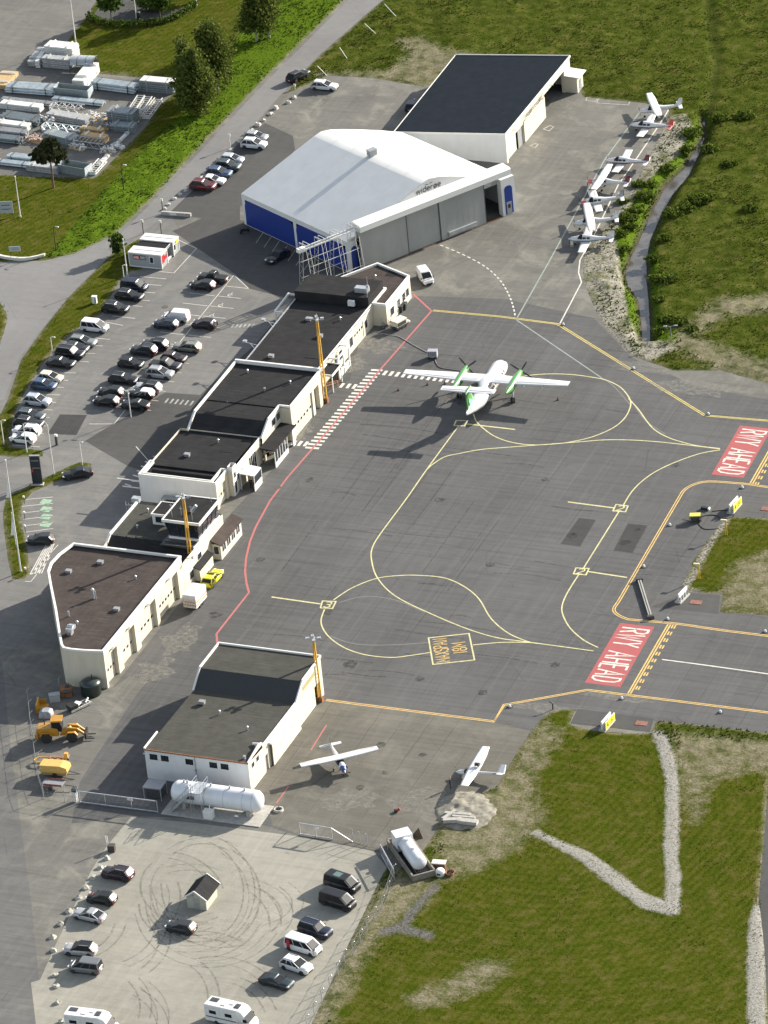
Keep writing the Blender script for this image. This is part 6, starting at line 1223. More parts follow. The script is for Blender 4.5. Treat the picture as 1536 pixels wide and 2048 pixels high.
lp((691,1544),(663,1489),(601,1530),(755,1494),2.3,'white high-wing aircraft with blue nose on the small apron',True,M_ACB,M_GREYM,L=7.6,span=11.1,chord=1.5,group=None)
# amphibious ultralight with the engine over the wing
U_ = thing('ultralight_aircraft', 'white ultralight with pointed nose, engine above its wing and V-shaped tail', 'aircraft', at(952, 1556), math.radians(184))
MB().ring_loft([ell(2.9, .05, .05, .75), ell(2.3, .34, .26, .75), ell(1.5, .50, .40, .78)]).build('nose', M_ACW, U_); MB().ring_loft([ell(1.5, .45, .20, .6), ell(.6, .5, .34, .68), ell(-.4, .36, .3, .8), ell(-2.0, .17, .18, 1.0), ell(-3.6, .12, .14, 1.1)]).build('hull', M_ACW, U_)
MB().ring_loft([ell(1.55, .40, .25, .95), ell(1.0, .46, .42, 1.05), ell(.35, .44, .45, 1.1)]).build('cockpit', M_BLACK, U_)
mb = MB(); wing_mesh(mb, [((.55, -5.1, 1.95), 1.15), ((.75, -2.8, 1.9), 1.6), ((.85, 0, 1.85), 1.75), ((.75, 2.8, 1.9), 1.6), ((.55, 5.1, 1.95), 1.15)], .10); mb.build('wing', M_ACW, U_)
for sg in (-1, 1):
    mb = MB(); mb.ring_loft([airfoil(V3(-3.0, 0, 1.15), 1.2, .07), airfoil(V3(-3.3, sg * 1.3, 1.75), .8, .07)]); mb.build('tail_surface', M_ACW, U_)
    mb = MB(); mb.bar((.3, sg * .4, .8), (.2, sg * 2.6, 1.85), .05); mb.build('wing_strut', M_GALV, U_); mb = MB(); mb.cyl((.2, sg * 1.0, .22), (.2, sg * 1.12, .22), .22, 12); mb.build('wheel', M_RUB, U_)
mb = MB(); mb.box((-.35, 0, 2.25), (.7, .35, .35)); mb.bar((0, 0, 1.9), (-.3, 0, 2.3), .08); mb.bar((-.6, .2, 1.9), (-.4, .2, 2.3), .06); mb.build('engine', M_BLACK, U_); prop(U_, -.8, 2.3, 0, .85, 2, off=.4)
q = MB(); lettering(q, 'LN-JEM', (-2.6, .19, 1.0), (-1, 0, 0), (0, 0, 1), .22, 1.3, .045); q.build('registration', M_DGREY, U_)
# the twin turboprop airliner
DH = thing('turboprop_airliner', 'white high-wing twin turboprop airliner with green tail and green engines on the stand', 'airliner', tuple(at(974, 799, 0)), math.radians(93.6))
def dz(px, z=0.0): return at(*px, z)
FS = 1.32; ZF = 1.85
fr = [(9.6, .06, .06, 1.45), (9.3, .45, .42, 1.5), (8.6, .85, .78, 1.62), (7.6, 1.18, 1.12, 1.78), (6.6, FS, FS, ZF), (-2.0, FS, FS, ZF), (-4.5, 1.18, 1.16, ZF + .12), (-7.0, .78, .82, ZF + .45), (-9.0, .36, .46, ZF + .75), (-9.9, .10, .22, ZF + .9)]
MB().ring_loft([ell(*s, n=24) for s in fr]).build('fuselage', M_ACW, DH)
mb = MB()
for sg in (-1, 1):
    for k in range(2): a0 = .35 + .42 * k; mb.add([V3(8.55 - .1 * k, sg * .86 * math.sin(a0), 1.68 + .80 * math.cos(a0)), V3(8.5 - .15 * k, sg * .88 * math.sin(a0 + .36), 1.68 + .82 * math.cos(a0 + .36)), V3(7.95 - .1 * k, sg * 1.09 * math.sin(a0 + .33), 1.75 + 1.04 * math.cos(a0 + .33)), V3(7.95, sg * 1.08 * math.sin(a0), 1.75 + 1.06 * math.cos(a0))], [(0, 1, 2, 3)])
mb.build('cockpit_window', M_CGL, DH)
for sg in (-1, 1):
    mb = MB()
    for k in range(10): x = 5.2 - k * .85; mb.add([V3(x, sg * (FS + .006), ZF + .28), V3(x + .3, sg * (FS + .006), ZF + .28), V3(x + .3, sg * (FS - .03), ZF + .62), V3(x, sg * (FS - .03), ZF + .62)], [(0, 1, 2, 3)])
    mb.build('cabin_window', M_CGL, DH)
ZW = 3.25; WX = 2.0; HS = 13.3
mb = MB(); wing_mesh(mb, [((WX - .65, -HS, ZW + .28), 1.6), ((WX + .2, -4.4, ZW), 2.8), ((WX + .2, 0, ZW), 2.85), ((WX + .2, 4.4, ZW), 2.8), ((WX - .65, HS, ZW + .28), 1.6)], .14); wg = mb.build('wing', M_ACW, DH)
mb = MB(); mb.ring_loft([ell(2.6, .3, .12, ZW - .12), ell(1.8, 1.1, .35, ZW - .15), ell(-.3, 1.1, .35, ZW - .15), ell(-2.0, .3, .12, ZW - .25)]); mb.build('wing_fairing', M_ACW, DH)
mb = MB()
for sg in (-1, 1):
    mb.bar((WX - 1.75, sg * 1.3, ZW + .16), (WX - 1.75, sg * 4.0, ZW + .16), .05, .02); mb.bar((WX - 1.72, sg * 5.0, ZW + .15), (WX - 1.75, sg * 12.6, ZW + .28), .05, .02)
    for y in (6.5, 9.5): mb.bar((WX - 1.9, sg * y, ZW + .05), (WX - 2.9, sg * y, ZW - .05), .10, .12)
mb.build('flap_joint', M_GREYM, wg)
for sg in (-1, 1):
    y = sg * 4.35; mb = MB(); mb.ring_loft([[p + V3(0, y, 0) for p in ell(x, w, h, z)] for x, w, h, z in ((4.35, .32, .36, ZW - .28), (4.1, .45, .52, ZW - .28), (2.8, .58, .70, ZW - .36), (1.0, .60, .78, ZW - .42), (-1.2, .52, .66, ZW - .40), (-2.6, .32, .40, ZW - .22), (-3.3, .12, .16, ZW - .12))])
    ng = mb.build('engine_nacelle', M_ACG, DH); prop(DH, 4.5, ZW - .28, y, 1.95, 4, off=.55 if sg < 0 else .9)
    mb = MB(); mb.ring_loft([[p + V3(0, y + sg * .0, 0) for p in ell(x, w, h, z)] for x, w, h, z in ((-.9, .46, .40, ZW - .72), (-1.9, .36, .30, ZW - .62), (-2.0, .05, .05, ZW - .6))]); mb.build('exhaust', M_BLACK, ng)
    mb = MB(); mb.bar((-.2, y, ZW - 1.0), (-.2, y, .5), .18); mb.bar((.9, y, ZW - 1.0), (-.1, y, 1.0), .09); gl = mb.build('main_gear', M_GALV, DH)
    wr, ri = make_wheel(.44, .26)
    for dy in (-.24, .24): o = wr.build('wheel', M_RUB, gl); o.location = (-.2, y + dy, .44); ri.build('rim', M_RIM, o)
mb = MB(); mb.bar((8.0, 0, 1.2), (8.0, 0, .4), .12); gl = mb.build('nose_gear', M_GALV, DH); wr, ri = make_wheel(.28, .18)
for dy in (-.16, .16): o = wr.build('wheel', M_RUB, gl); o.location = (8.0, dy, .28)
mb = MB(); fin_mesh(mb, [((-4.6, 0, ZF + .85), 4.6), ((-6.0, 0, ZF + 1.6), 3.5), ((-7.2, 0, ZF + 4.1), 2.6)], .15); fn = mb.build('fin', M_ACG, DH)
mb = MB(); [mb.add([V3(-7.3, sg * .30, ZF + 1.9), V3(-8.3, sg * .27, ZF + 1.5), V3(-8.9, sg * .19, ZF + 2.6), V3(-8.5, sg * .22, ZF + 3.0)], [(0, 1, 2, 3)]) for sg in (-1, 1)]; mb.build('fin_marking', simple('aircraft_pale_green', (.22, .48, .42), .4), fn)
mb = MB(); wing_mesh(mb, [((-7.4, -4.3, ZF + 4.15), 1.5), ((-7.0, 0, ZF + 4.15), 2.1), ((-7.4, 4.3, ZF + 4.15), 1.5)], .11); tp = mb.build('tailplane', M_ACW, DH); mb = MB(); mb.bar((-8.3, -4.0, ZF + 4.22), (-8.4, 4.0, ZF + 4.22), .04, .03); mb.build('elevator_joint', M_GREYM, tp)
mb = MB(); mb.ring_loft([ell(-6.9, .10, .10, ZF + 4.2), ell(-7.6, .26, .2, ZF + 4.2), ell(-9.2, .16, .14, ZF + 4.15), ell(-9.6, .03, .03, ZF + 4.15)]); mb.build('fin_bullet', M_ACG, DH)
# ------------------------------------------------------------------ masts, lamps, flagpoles
M_MWH = simple('pole_white', (.66, .66, .62), .5, var=.05); M_PGREY = simple('pole_grey', (.22, .23, .23), .5, .3); M_PDARK = simple('pole_dark', (.035, .04, .04), .5, .3)
def at0(x, y): p = at(x, y); p.z = 0.01; return p
def flood_mast(px, h, label, heads=4):
    r_ = thing('floodlight_mast', label, 'mast', at0(*px), 0, 'yellow floodlight masts')
    mb = MB()
    for s in (-1, 1): mb.bar((s * .28, 0, 0), (s * .10, 0, h), .20, .16)
    for k in range(int(h / .6)): z = k * .6 + .3; w = .28 - .18 * z / h; mb.bar((-w, 0, z), (w, 0, z), .05)
    mb.build('mast_pole', M_MASTY, r_); MB().box((0, 0, .35), (1.0, .7, .7)).build('mast_foot', M_RUST, r_)
    mb = MB(); mb.bar((-.9, 0, h + .1), (.9, 0, h + .1), .1); mb.bar((0, -.6, h + .1), (0, .6, h + .1), .1); mb.cyl((0, 0, h), (0, 0, h + 1.1), .04, 6); mb.build('lamp_frame', M_GALV, r_)
    for k in range(heads): a = k * PI / 2 + .4; MB().box((.85 * math.cos(a), .6 * math.sin(a), h + .28), (.55, .4, .25), a).build('floodlight', M_GALV, r_)
flood_mast((651, 804), 14.3, 'tall yellow floodlight mast at the end of the baggage hall by the crossing'); flood_mast((386, 1158), 13.6, 'tall yellow floodlight mast rising in front of the control tower'); flood_mast((640, 1402), 10.0, 'shorter yellow floodlight mast at the corner of the workshop hangar')
def lamp_post(px, h, label, arm=1.0, ang=0.0, mat=None, two=False, group='street lamps'):
    r_ = thing('street_lamp', label, 'street lamp', at0(*px), ang, group); m_ = mat or M_MWH
    MB().cyl((0, 0, 0), (0, 0, h), .09, 8, r2=.06).build('pole', m_, r_)
    mb = MB(); mb.tube([(0, 0, h - .05), (arm * .5, 0, h + .12), (arm, 0, h + .1)], .045, 6)
    if two: mb.tube([(0, 0, h - .05), (-arm * .5, 0, h + .12), (-arm, 0, h + .1)], .045, 6)
    mb.build('arm', m_, r_)
    for sg in ((1, -1) if two else (1,)): MB().ring_loft([[V3(sg * arm + dx, y, h + .1 + z) for dx, y, z in ((-.3, -.08, 0), (.3, -.12, 0), (.3, .12, 0), (-.3, .08, 0))], [V3(sg * arm + dx, y, h + .22 + z) for dx, y, z in ((-.28, -.05, 0), (.25, -.08, 0), (.25, .08, 0), (-.28, .05, 0))]], smooth=False).build('lamp_head', M_GALV, r_)
    return r_
for px, h, lab, arm, a, m_, tw in [((108, 949), 8.6, 'white lamp post by the upper tip of the flag island', .6, 2.6, None, False), ((165, 931), 4.0, 'thin white post at the kerb corner of the flag island', .3, 0, None, False), ((249, 564), 3.0, 'short white lamp post on the grass below the rental cabins', .5, 0, None, False), ((106, 713), 3.4, 'short white lamp post on the grass by the boxy black off-roader', .5, 0, None, False),
   ((8, 889), 4.2, 'short white lamp post on the grass at the left picture edge', .5, 0, None, False), ((262, 834), 4.6, 'white twin lamp post in the middle of the car park', .8, .3, None, True), ((248, 382), 4.8, 'dark lamp post in the tall grass below the storage yard', .7, 0, M_PDARK, False), ((112, 500), 4.2, 'dark lamp post on the lawn above the road junction', .7, 0, M_PDARK, False), ((1343, 685), 2.8, 'grey twin-headed lamp at the end of the stream', .8, .35, M_PGREY, True),
   ((54, 905), 5.0, 'lamp post behind the dark sign pylon', .5, 0, None, False)]: lamp_post(px, h, lab, arm, a, m_, tw)
def flagpole(px, h, label, cat='flagpole', r=.075):
    r_ = thing('flagpole', label, cat, at0(*px), 0, 'flagpoles'); MB().cyl((0, 0, 0), (0, 0, h), r * 1.6, 8, r2=r * .7).build('pole', M_MWH, r_); MB().cyl((0, 0, h), (0, 0, h + .18), .12, 8).build('finial', M_MWH, r_); MB().cyl((0, 0, 0), (0, 0, .3), .22, 8).build('foot', M_CONC, r_)
for px, h, lab in [((42, 1144), 18.8, 'tall white flagpole at the lower end of the flag island'), ((41, 435), 7.5, 'white flagpole on the lawn beside a grey notice board'), ((152, 88), 9.5, 'white flagpole behind the stacked planks of the storage yard'), ((273, 38), 5.0, 'white flagpole by the hedge at the top'), ((255, 552), 6.6, 'white flagpole on the grass beside the rental cabins'), ((393, 12), 3.0, 'short white pole at the right end of the hedge')]: flagpole(px, h, lab)
def beach_flag(px, label):
    r_ = thing('feather_flag', label, 'flag', at0(*px), 0.2, 'white banners on the flag island'); MB().cyl((0, 0, 0), (0, 0, 5.6), .05, 6).build('pole', M_MWH, r_)
    MB().add([V3(.05, 0, 5.4), V3(.25, .05, 4.2), V3(-.55, .12, 2.0), V3(-.75, .1, 1.6), V3(-.1, 0, 1.7)], [(0, 1, 2, 3, 4)]).build('cloth', simple('flag_white', (.7, .7, .7), .8), r_)
beach_flag((23, 1015), 'white banner hanging on the upper pole of the flag island'); beach_flag((32, 1090), 'white banner hanging on the lower pole of the flag island')
for i, (px, lab) in enumerate([((49, 1007), 'low white garden light nearest the dark sign pylon'), ((50, 1038), 'low white garden light in the middle of the flag island'), ((51, 1065), 'low white garden light beside the charging bays end'), ((52, 1150), 'low white garden light at the foot of the flag island')]):
    r_ = thing('garden_light', lab, 'light', at0(*px), 0, 'low lights on the flag island'); MB().cyl((0, 0, 0), (0, 0, 1.0), .05, 6).build('post', M_PDARK, r_); MB().cyl((0, 0, 1.0), (0, 0, 1.3), .16, 8).build('lamp', M_MWH, r_)
r_ = thing('sign_pylon', 'tall dark sign pylon with thin pale lettering on the flag island', 'sign', at0(76, 969), math.radians(14)); MB().box((0, 0, 2.5), (1.55, .35, 5.0)).build('pylon', simple('pylon_dark', (.018, .024, .032), .35), r_); MB().box((0, 0, 5.03), (1.6, .4, .08)).build('cap', M_GREYM, r_)
mb = MB(); mb.box((0, -.18, 4.2), (1.15, .02, .12)); mb.box((.1, -.18, 2.95), (1.25, .02, .1)); mb.build('lettering', M_GREYM, r_); MB().box((-.55, -.18, 2.5), (.3, .02, .5)).build('red_mark', simple('sign_red', (.3, .02, .03)), r_); MB().box((0, -.1, .1), (1.9, .9, .25)).build('plinth', M_CONC, r_)
r_ = thing('utility_cabinet', 'white electrical cabinet standing alone on the green strip', 'cabinet', at0(190, 607), .1); MB().box((0, 0, .65), (.75, .5, 1.25)).build('cabinet', M_MWH, r_); MB().box((0, 0, 1.32), (.85, .6, .08)).build('lid', M_TRIM, r_); MB().box((.2, -.26, .65), (.25, .02, .9)).build('door', M_GREYM, r_)
r_ = thing('pay_terminal', 'dark parking pay terminal with white head near the lower car park', 'pay terminal', at0(114, 890)); MB().box((0, 0, .8), (.35, .3, 1.6)).build('housing', M_DGREY, r_); MB().box((0, -.02, 1.7), (.45, .36, .3)).build('head', M_MWH, r_)
for px, lab in (((287, 468), 'slim post with camera beside the rental cabins, left one'), ((323, 469), 'slim white-topped post behind the rental cabins, right one'), ((326, 426), 'white road post at the end of the stone row by the junction'), ((461, 296), 'round road sign on a post along the stone row'), ((590, 179), 'white marker post on the grass verge by the road')):
    r_ = thing('road_post', lab, 'post', at0(*px)); h = 2.6 if px[1] != 179 else 1.0; MB().cyl((0, 0, 0), (0, 0, h), .07, 8).build('post', M_PDARK if px[0] < 330 else M_MWH, r_); MB().box((0, 0, h - .2), (.4, .12, .45)).build('sign_plate', M_MWH, r_)
r_ = thing('barrier_beam', 'low concrete barrier with white plate at the hangar parking entrance', 'barrier', at0(353, 431), heading((326, 429), (381, 433))); MB().box((0, 0, .3), (5.2, .45, .6)).build('beam', M_CONC, r_); MB().box((-.5, -.24, .3), (1.2, .03, .4)).build('plate', M_MWH, r_)
# curved kerb wall at the junction
k = MB(); P = spline(ats([(-40,500),(-10,512),(12,518),(45,521),(70,518),(90,513)]), 6); k.ring_loft([[p + V3(0, 0, z) + V3(0, dy, 0) for dy, z in ((-.22, -.05), (-.22, .55), (.22, .55), (.22, -.05))] for p in P], smooth=False); tag(k.build('kerb_wall', simple('kerb_white', (.55, .54, .48), .8)), 'curved white kerb wall at the corner of the lawn by the junction', 'wall')
for px, (w, h, zb), lab in (((13, 434), (2.6, 2.2, .7), 'grey notice board on two posts beside a white flagpole'), ((32, 519), (1.9, .9, 1.5), 'small pale board on two posts behind the curved kerb wall')):
    r_ = thing('notice_board', lab, 'sign', at0(*px), math.radians(18)); MB().box((0, 0, zb + h / 2), (w, .08, h)).build('board', simple('board_grey', (.34, .37, .38), .5), r_); mb = MB()
    for s in (-1, 1): MB().box((s * w * .4, .02, (zb + h) / 2), (.08, .08, zb + h)).build('post', M_PDARK, r_)
    for q in range(2): mb.box((.1, -.05, zb + h * (.35 + .33 * q)), (w * .6, .01, h * .06))
    mb.build('text_line', M_DGREY, r_)
# stones along the car rows
def boulder(px, s, seed, label, group, mat):
    rs = random.Random(seed); bm = bmesh.new(); bmesh.ops.create_icosphere(bm, subdivisions=2, radius=s)
    k = [rs.uniform(-1, 1) for _ in range(9)]
    for v in bm.verts: f = 1 + .22 * math.sin(v.co.x * 5 / s + k[0] * 6) * math.cos(v.co.y * 4 / s + k[1] * 6) + .12 * math.sin(v.co.z * 7 / s + k[2] * 5); v.co = Vector((v.co.x * f * (1 + .2 * k[3]), v.co.y * f * (1 + .2 * k[4]), max(-.1 * s, v.co.z * f * (.95 + .2 * k[5]))))
    me = bpy.data.meshes.new('boulder'); bm.to_mesh(me); bm.free(); me.materials.append(mat); o = link('boulder', me, None, at0(*px), rs.uniform(0, 6)); tag(o, label, 'boulder', group)
M_STONE = simple('boulder_stone', (.42, .40, .35), .85, var=.25, scale=3); M_STONED = simple('boulder_pale', (.36, .35, .30), .85, var=.25, scale=3)
for i, px in enumerate([(588,196),(577,206),(552,217),(541,229),(527,242),(516,251),(504,262),(493,269),(480,283),(460,302),(437,321),(422,335),(410,346),(397,358),(384,370),(372,381),(360,390),(348,399),(337,410),(329,419)]): boulder(px, .52 if i < 9 else .42, i, 'pale knee-high boulder in the stone row between main road and hangar parking', 'stone row along the main road', M_STONE)
for i, px in enumerate([(214,1718),(201,1736),(187,1756),(172,1777),(158,1796),(138,1823),(122,1849),(106,1875),(107,1902),(110,1952),(113,1974),(116,2006),(124,2044)]): boulder(px, .46, 50 + i, 'knee-high boulder in the stone row edging the gravel lot', 'stone row along the gravel lot', M_STONED)
r_ = thing('post_box', 'dark box with two white reflector sticks at the top of the gravel stone row', 'marker', at0(224, 1702), .2); MB().box((0, 0, .5), (.95, .8, 1.0)).build('box', simple('box_dark', (.05, .045, .04), .8), r_)
for dx in (-.6, -.4): MB().cyl((dx, .1, 0), (dx - .15, .3, 2.2), .05, 6).build('stick', M_MWH, r_)
for (a, b), lab in zip([((792,33),(769,8)), ((752,68),(729,47)), ((694,117),(679,95)), ((654,152),(635,132))], ('topmost leaning pole', 'second leaning pole from the top', 'third leaning pole from the top', 'lowest leaning pole')):
    p = at0(*a); q = at(b[0], b[1], 1.6); tag(MB().cyl(V3(0, 0, 0), q - p, .06, 6).build('leaning_pole', M_MWH, None, p), lab + ' in the meadow beside the main road', 'pole', 'leaning poles by the road')
# ------------------------------------------------------------------ fences and gates
def fence(name, px, h, label, post_every=None, outrig=True, sidev=1):
    P = [at0(*p) for p in px]; r_ = thing(name, label, 'fence', P[0]); o0 = P[0]; net = MB(); n_ = 0
    for i, p in enumerate(P):
        q = p - o0; mb = MB(); mb.cyl(q, q + V3(0, 0, h), .05, 6)
        if outrig:
            d = (P[min(i + 1, len(P) - 1)] - P[max(i - 1, 0)]).normalized(); nn = V3(-d.y, d.x, 0) * sidev; mb.bar(q + V3(0, 0, h), q + V3(0, 0, h + .4) + nn * .45, .06)
        mb.build('post', M_GALV, r_)
    for a, b in zip(P, P[1:]):
        a, b = a - o0, b - o0
        for z in (h, h * .5, .12): net.bar(a + V3(0, 0, z), b + V3(0, 0, z), .022)
        L = (b - a).length; k = max(1, int(L / .45))
        for j in range(k):
            net.bar(a.lerp(b, j / k), a.lerp(b, (j + 1) / k) + V3(0, 0, h), .008); net.bar(a.lerp(b, (j + 1) / k), a.lerp(b, j / k) + V3(0, 0, h), .008)
    net.build('wire_mesh', M_PGREY, r_); return r_
fence('chain_link_fence', [(788,1757),(776,1791),(765,1819),(749,1842),(734,1862),(721,1887),(706,1911),(690,1927),(676,1951),(660,1979),(644,2005),(629,2032),(614,2058)], 1.9, 'chain-link fence with angled post tops along the right side of the gravel lot', sidev=1)
fence('chain_link_fence', [(120,1382),(57,1405),(60,1430),(62,1453),(65,1470),(67,1485),(70,1512),(74,1540),(78,1568),(88,1597),(130,1604),(156,1608)], 2.1, 'chain-link fence beside the lower road behind the yellow loader', sidev=1)
fence('chain_link_fence', [(706,1682),(721,1688),(735,1692),(776,1700)], 1.9, 'short chain-link fence between the double gate and the small fuel tank', sidev=-1)
def bar_gate(name, a, b, h, label, nbars=3, leaf=True):
    A_, B_ = at0(*a), at0(*b); r_ = thing(name, label, 'gate', A_); d = B_ - A_; L = d.length; u = d / L
    for z in (.18, h): MB().bar(V3(0, 0, z), d + V3(0, 0, z), .12).build('rail', M_GALV, r_)
    mb = MB()
    for k in range(int(L / .18)): mb.bar(u * (k * .18) + V3(0, 0, .18), u * (k * .18) + V3(0, 0, h), .018)
    mb.build('mesh_infill', M_GALV, r_)
    for k in range(nbars + 1): MB().bar(u * (L * k / nbars), u * (L * k / nbars) + V3(0, 0, h + .05), .10).build('post', M_GALV, r_)
    return r_
g = bar_gate('sliding_gate', (160, 1606), (316, 1626), 1.9, 'long galvanised sliding gate with white rails by the big fuel tank', 3)
o = at0(152, 1603) - at0(160, 1606); MB().box(o + V3(0, 0, 1.0), (.5, .5, 2.0)).build('drive_post', M_TRIM, g); MB().box(o + V3(0, 0, 1.9), (.7, .6, .5)).build('drive_box', M_DGREY, g); MB().cyl(o + V3(0, .2, 2), o + V3(0, .2, 3), .06, 6).build('beacon', M_GALV, g)
MB().box((7.6, .2, 1.6), (.8, .06, .35)).build('sign', M_TRIM, g)
g = bar_gate('double_gate', (601, 1670), (665, 1680), 1.9, 'closed double mesh gate with white plate between gravel lot and small apron', 2); MB().box((2.6, -.1, 1.6), (.5, .05, .45)).build('sign', M_TRIM, g)
for (a, b), lab in ((((601,1670),(572,1666)), 'left diagonal stay of the double gate'), (((665,1680),(706,1684)), 'right diagonal stay of the double gate')):
    p, q = at0(*a), at0(*b); tag(MB().bar(V3(0, 0, 1.9), q - p, .08).build('gate_stay', M_GALV, None, p), lab, 'stay')
bar_gate('open_gate_leaf', (763, 1712), (789, 1760), 1.8, 'bent open gate leaf beside the small fuel tank', 2)
# ------------------------------------------------------------------ fuel tanks
M_TANK = simple('tank_white', (.60, .62, .64), .4, coat=.3, var=.07, scale=.8, streak=True)
r_ = thing('fuel_tank', 'large white cylindrical fuel tank with stairway in front of the workshop hangar', 'fuel tank', at0(437, 1634), math.radians(0.5)); c = at(435, 1593, 1.95); r_.location = (c.x, c.y, .01)
rr_ = 1.55; xs = [(-6.75, .05), (-6.7, .6), (-6.45, 1.15), (-6.0, 1.5), (-5.6, rr_), (5.6, rr_), (6.0, 1.5), (6.45, 1.15), (6.7, .6), (6.75, .05)]
MB().ring_loft([[V3(x, k * math.cos(a), 2.0 + k * math.sin(a)) for a in np.linspace(0, 2 * PI, 25)[:-1]] for x, k in xs]).build('shell', M_TANK, r_)
mb = MB()
for x in (-4.2, -1.4, 1.4, 4.2, 5.6): mb.ring_loft([[V3(x + dx, (rr_ + .008) * math.cos(a), 2.0 + (rr_ + .008) * math.sin(a)) for a in np.linspace(0, 2 * PI, 25)[:-1]] for dx in (-.02, .02)], cap=False)
mb.build('weld_seam', M_GREYM, r_)
for x in (-4.6, 4.9): MB().box((x, 0, .5), (.5, 2.6, 1.0)).build('saddle', M_CONC, r_)
MB().box((0, -.5, .04), (14.6, 5.4, .12)).build('concrete_pad', M_CONC, r_)
mb = MB()
for k in range(12): mb.box((-5.9 + k * .27, -2.0, .25 + k * .29), (.3, .75, .05))
for y in (-1.65, -2.4):
    mb.bar((-6.1, y, .1), (-2.9, y, 3.55), .1, .2); mb.bar((-6.1, y, 1.1), (-2.9, y, 4.55), .05)
    for k in range(5): mb.bar((-6.0 + k * .75, y, .2 + k * .8), (-6.0 + k * .75, y, 1.2 + k * .8), .04)
mb.build('stair', M_GALV, r_)
mb = MB(); mb.box((-2.2, -1.0, 3.62), (1.6, 3.0, .06))
for x in (-3.0, -1.4):
    for y in (-2.4, -1, .4): mb.bar((x, y, 3.6), (x, y, 4.7), .05)
    mb.bar((x, -2.4, 4.7), (x, .4, 4.7), .05); mb.bar((x, -2.4, 4.15), (x, .4, 4.15), .04); mb.bar((x, -2.4, 3.6), (x, -2.4, .1), .08); mb.bar((x, -1.75, 3.6), (x, -1.75, .1), .06)
mb.build('platform', M_GALV, r_)
mb = MB()
for x in (-4.8, -4.3, -.8, 2.0, 4.2): mb.cyl((x, 0, 3.5), (x, 0, 3.95), .16, 8)
mb.build('manhole', M_GALV, r_); MB().box((-3.4, -1.62, 2.2), (1.1, .05, .5)).build('marking', M_DGREY, r_); mb = MB(); mb.box((-.3, -2.7, .7), (1.3, .9, 1.1)); mb.box((-.3, -2.7, 1.3), (1.4, 1.0, .1)); mb.cyl((-.1, -2.6, 1.3), (-.1, -2.6, 2.1), .07, 6); mb.build('pump_cabinet', M_TRIM, r_)
mb = MB(); mb.cyl((3.4, -1.9, .3), (3.4, -1.75, .5), .3, 10); mb.build('gauge', M_MWH, r_)
r_ = thing('container_shelter', 'grey steel frame container with flat lid left of the big fuel tank', 'container', at0(312, 1592), math.radians(2)); MB().box((0, 0, 1.9), (2.7, 2.3, .16)).build('lid', M_GREYM, r_); mb = MB()
for x in (-1.25, 1.25):
    for y in (-1.05, 1.05): mb.box((x, y, .95), (.1, .1, 1.9))
mb.build('frame', M_GALV, r_); MB().box((0, .2, .8), (2.2, 1.7, 1.4)).build('bin', M_DGREY, r_); MB().cyl((1.25, 1.0, 1.9), (1.25, 1.0, 3.0), .05, 6).build('pipe', M_GALV, r_)
a0, a1 = at0(776, 1690), at0(827, 1763); hd = math.atan2((a1 - a0).y, (a1 - a0).x); Lb = (a1 - a0).length
r_ = thing('fuel_tank', 'smaller white fuel tank lying in a wooden bund at the edge of the grass', 'fuel tank', (a0 + a1) / 2, hd)
wb = 3.1; mb = MB()
for y in (0, wb): mb.box((0, y, .45), (Lb, .22, .9))
for x in (-Lb / 2, Lb / 2): mb.box((x, wb / 2, .45), (.22, wb + .2, .9))
mb.build('bund_wall', simple('bund_timber', (.20, .18, .15), .85, var=.3), r_); MB().box((0, wb / 2, .05), (Lb - .2, wb - .2, .08)).build('bund_floor', M_BLACK, r_)
rk = 1.05; MB().ring_loft([[V3(x, wb / 2 + k * math.cos(a), 1.5 + k * math.sin(a)) for a in np.linspace(0, 2 * PI, 23)[:-1]] for x, k in ((-2.2, .9), (-2.0, rk), (3.4, rk), (3.75, .75), (3.85, .1))]).build('shell', M_TANK, r_)
MB().box((-3.2, wb / 2, 1.45), (2.0, 2.4, 2.3)).build('pump_housing', M_TANK, r_); mb = MB()
for x in (-1.2, 1.2): mb.cyl((x, wb / 2, 2.5), (x, wb / 2, 2.8), .32, 12)
mb.build('manhole', M_TANK, r_); mb = MB()
for y in (-.3, .3): mb.bar((3.7, wb / 2 + y, .2), (3.55, wb / 2 + y, 2.6), .04)
for k in range(7): mb.bar((3.69, wb / 2 - .3, .4 + k * .3), (3.69, wb / 2 + .3, .4 + k * .3), .03)
mb.build('ladder', M_GALV, r_); MB().add([V3(3.5, wb / 2 + .95, 1.9), V3(3.75, wb / 2 + .55, 2.1), V3(3.7, wb / 2 + .3, 1.75), V3(3.8, wb / 2 + .6, 1.5)], [(0, 1, 2, 3)]).build('hazard_mark', M_RED, r_); mb = MB()
for k in range(4): mb.box((-1.8 + k * .45, wb / 2 - rk - .01, 1.4), (.2, .03, .35))
mb.build('marking', M_DGREY, r_)
r_ = thing('crate', 'brown crate with white lid beside the smaller fuel tank', 'crate', at0(879, 1736), .15); MB().box((0, 0, .45), (1.7, .8, .9)).build('body', simple('crate_brown', (.12, .055, .035), .8), r_); MB().box((0, 0, .95), (1.85, .95, .14)).build('lid', M_TRIM, r_)
r_ = thing('drum', 'white plastic drum beside the smaller fuel tank', 'drum', at0(881, 1751)); MB().ring_loft([ell(0, .1, .1, .5)] if False else [[V3(k * math.cos(a), k * math.sin(a), z) for a in np.linspace(0, 2 * PI, 17)[:-1]] for z, k in ((0, .5), (.1, .62), (.75, .62), (.95, .5), (1.0, .2))]).build('shell', M_TRIM, r_); MB().box((0, -.6, .5), (.5, .06, .3)).build('tap', M_DGREY, r_)
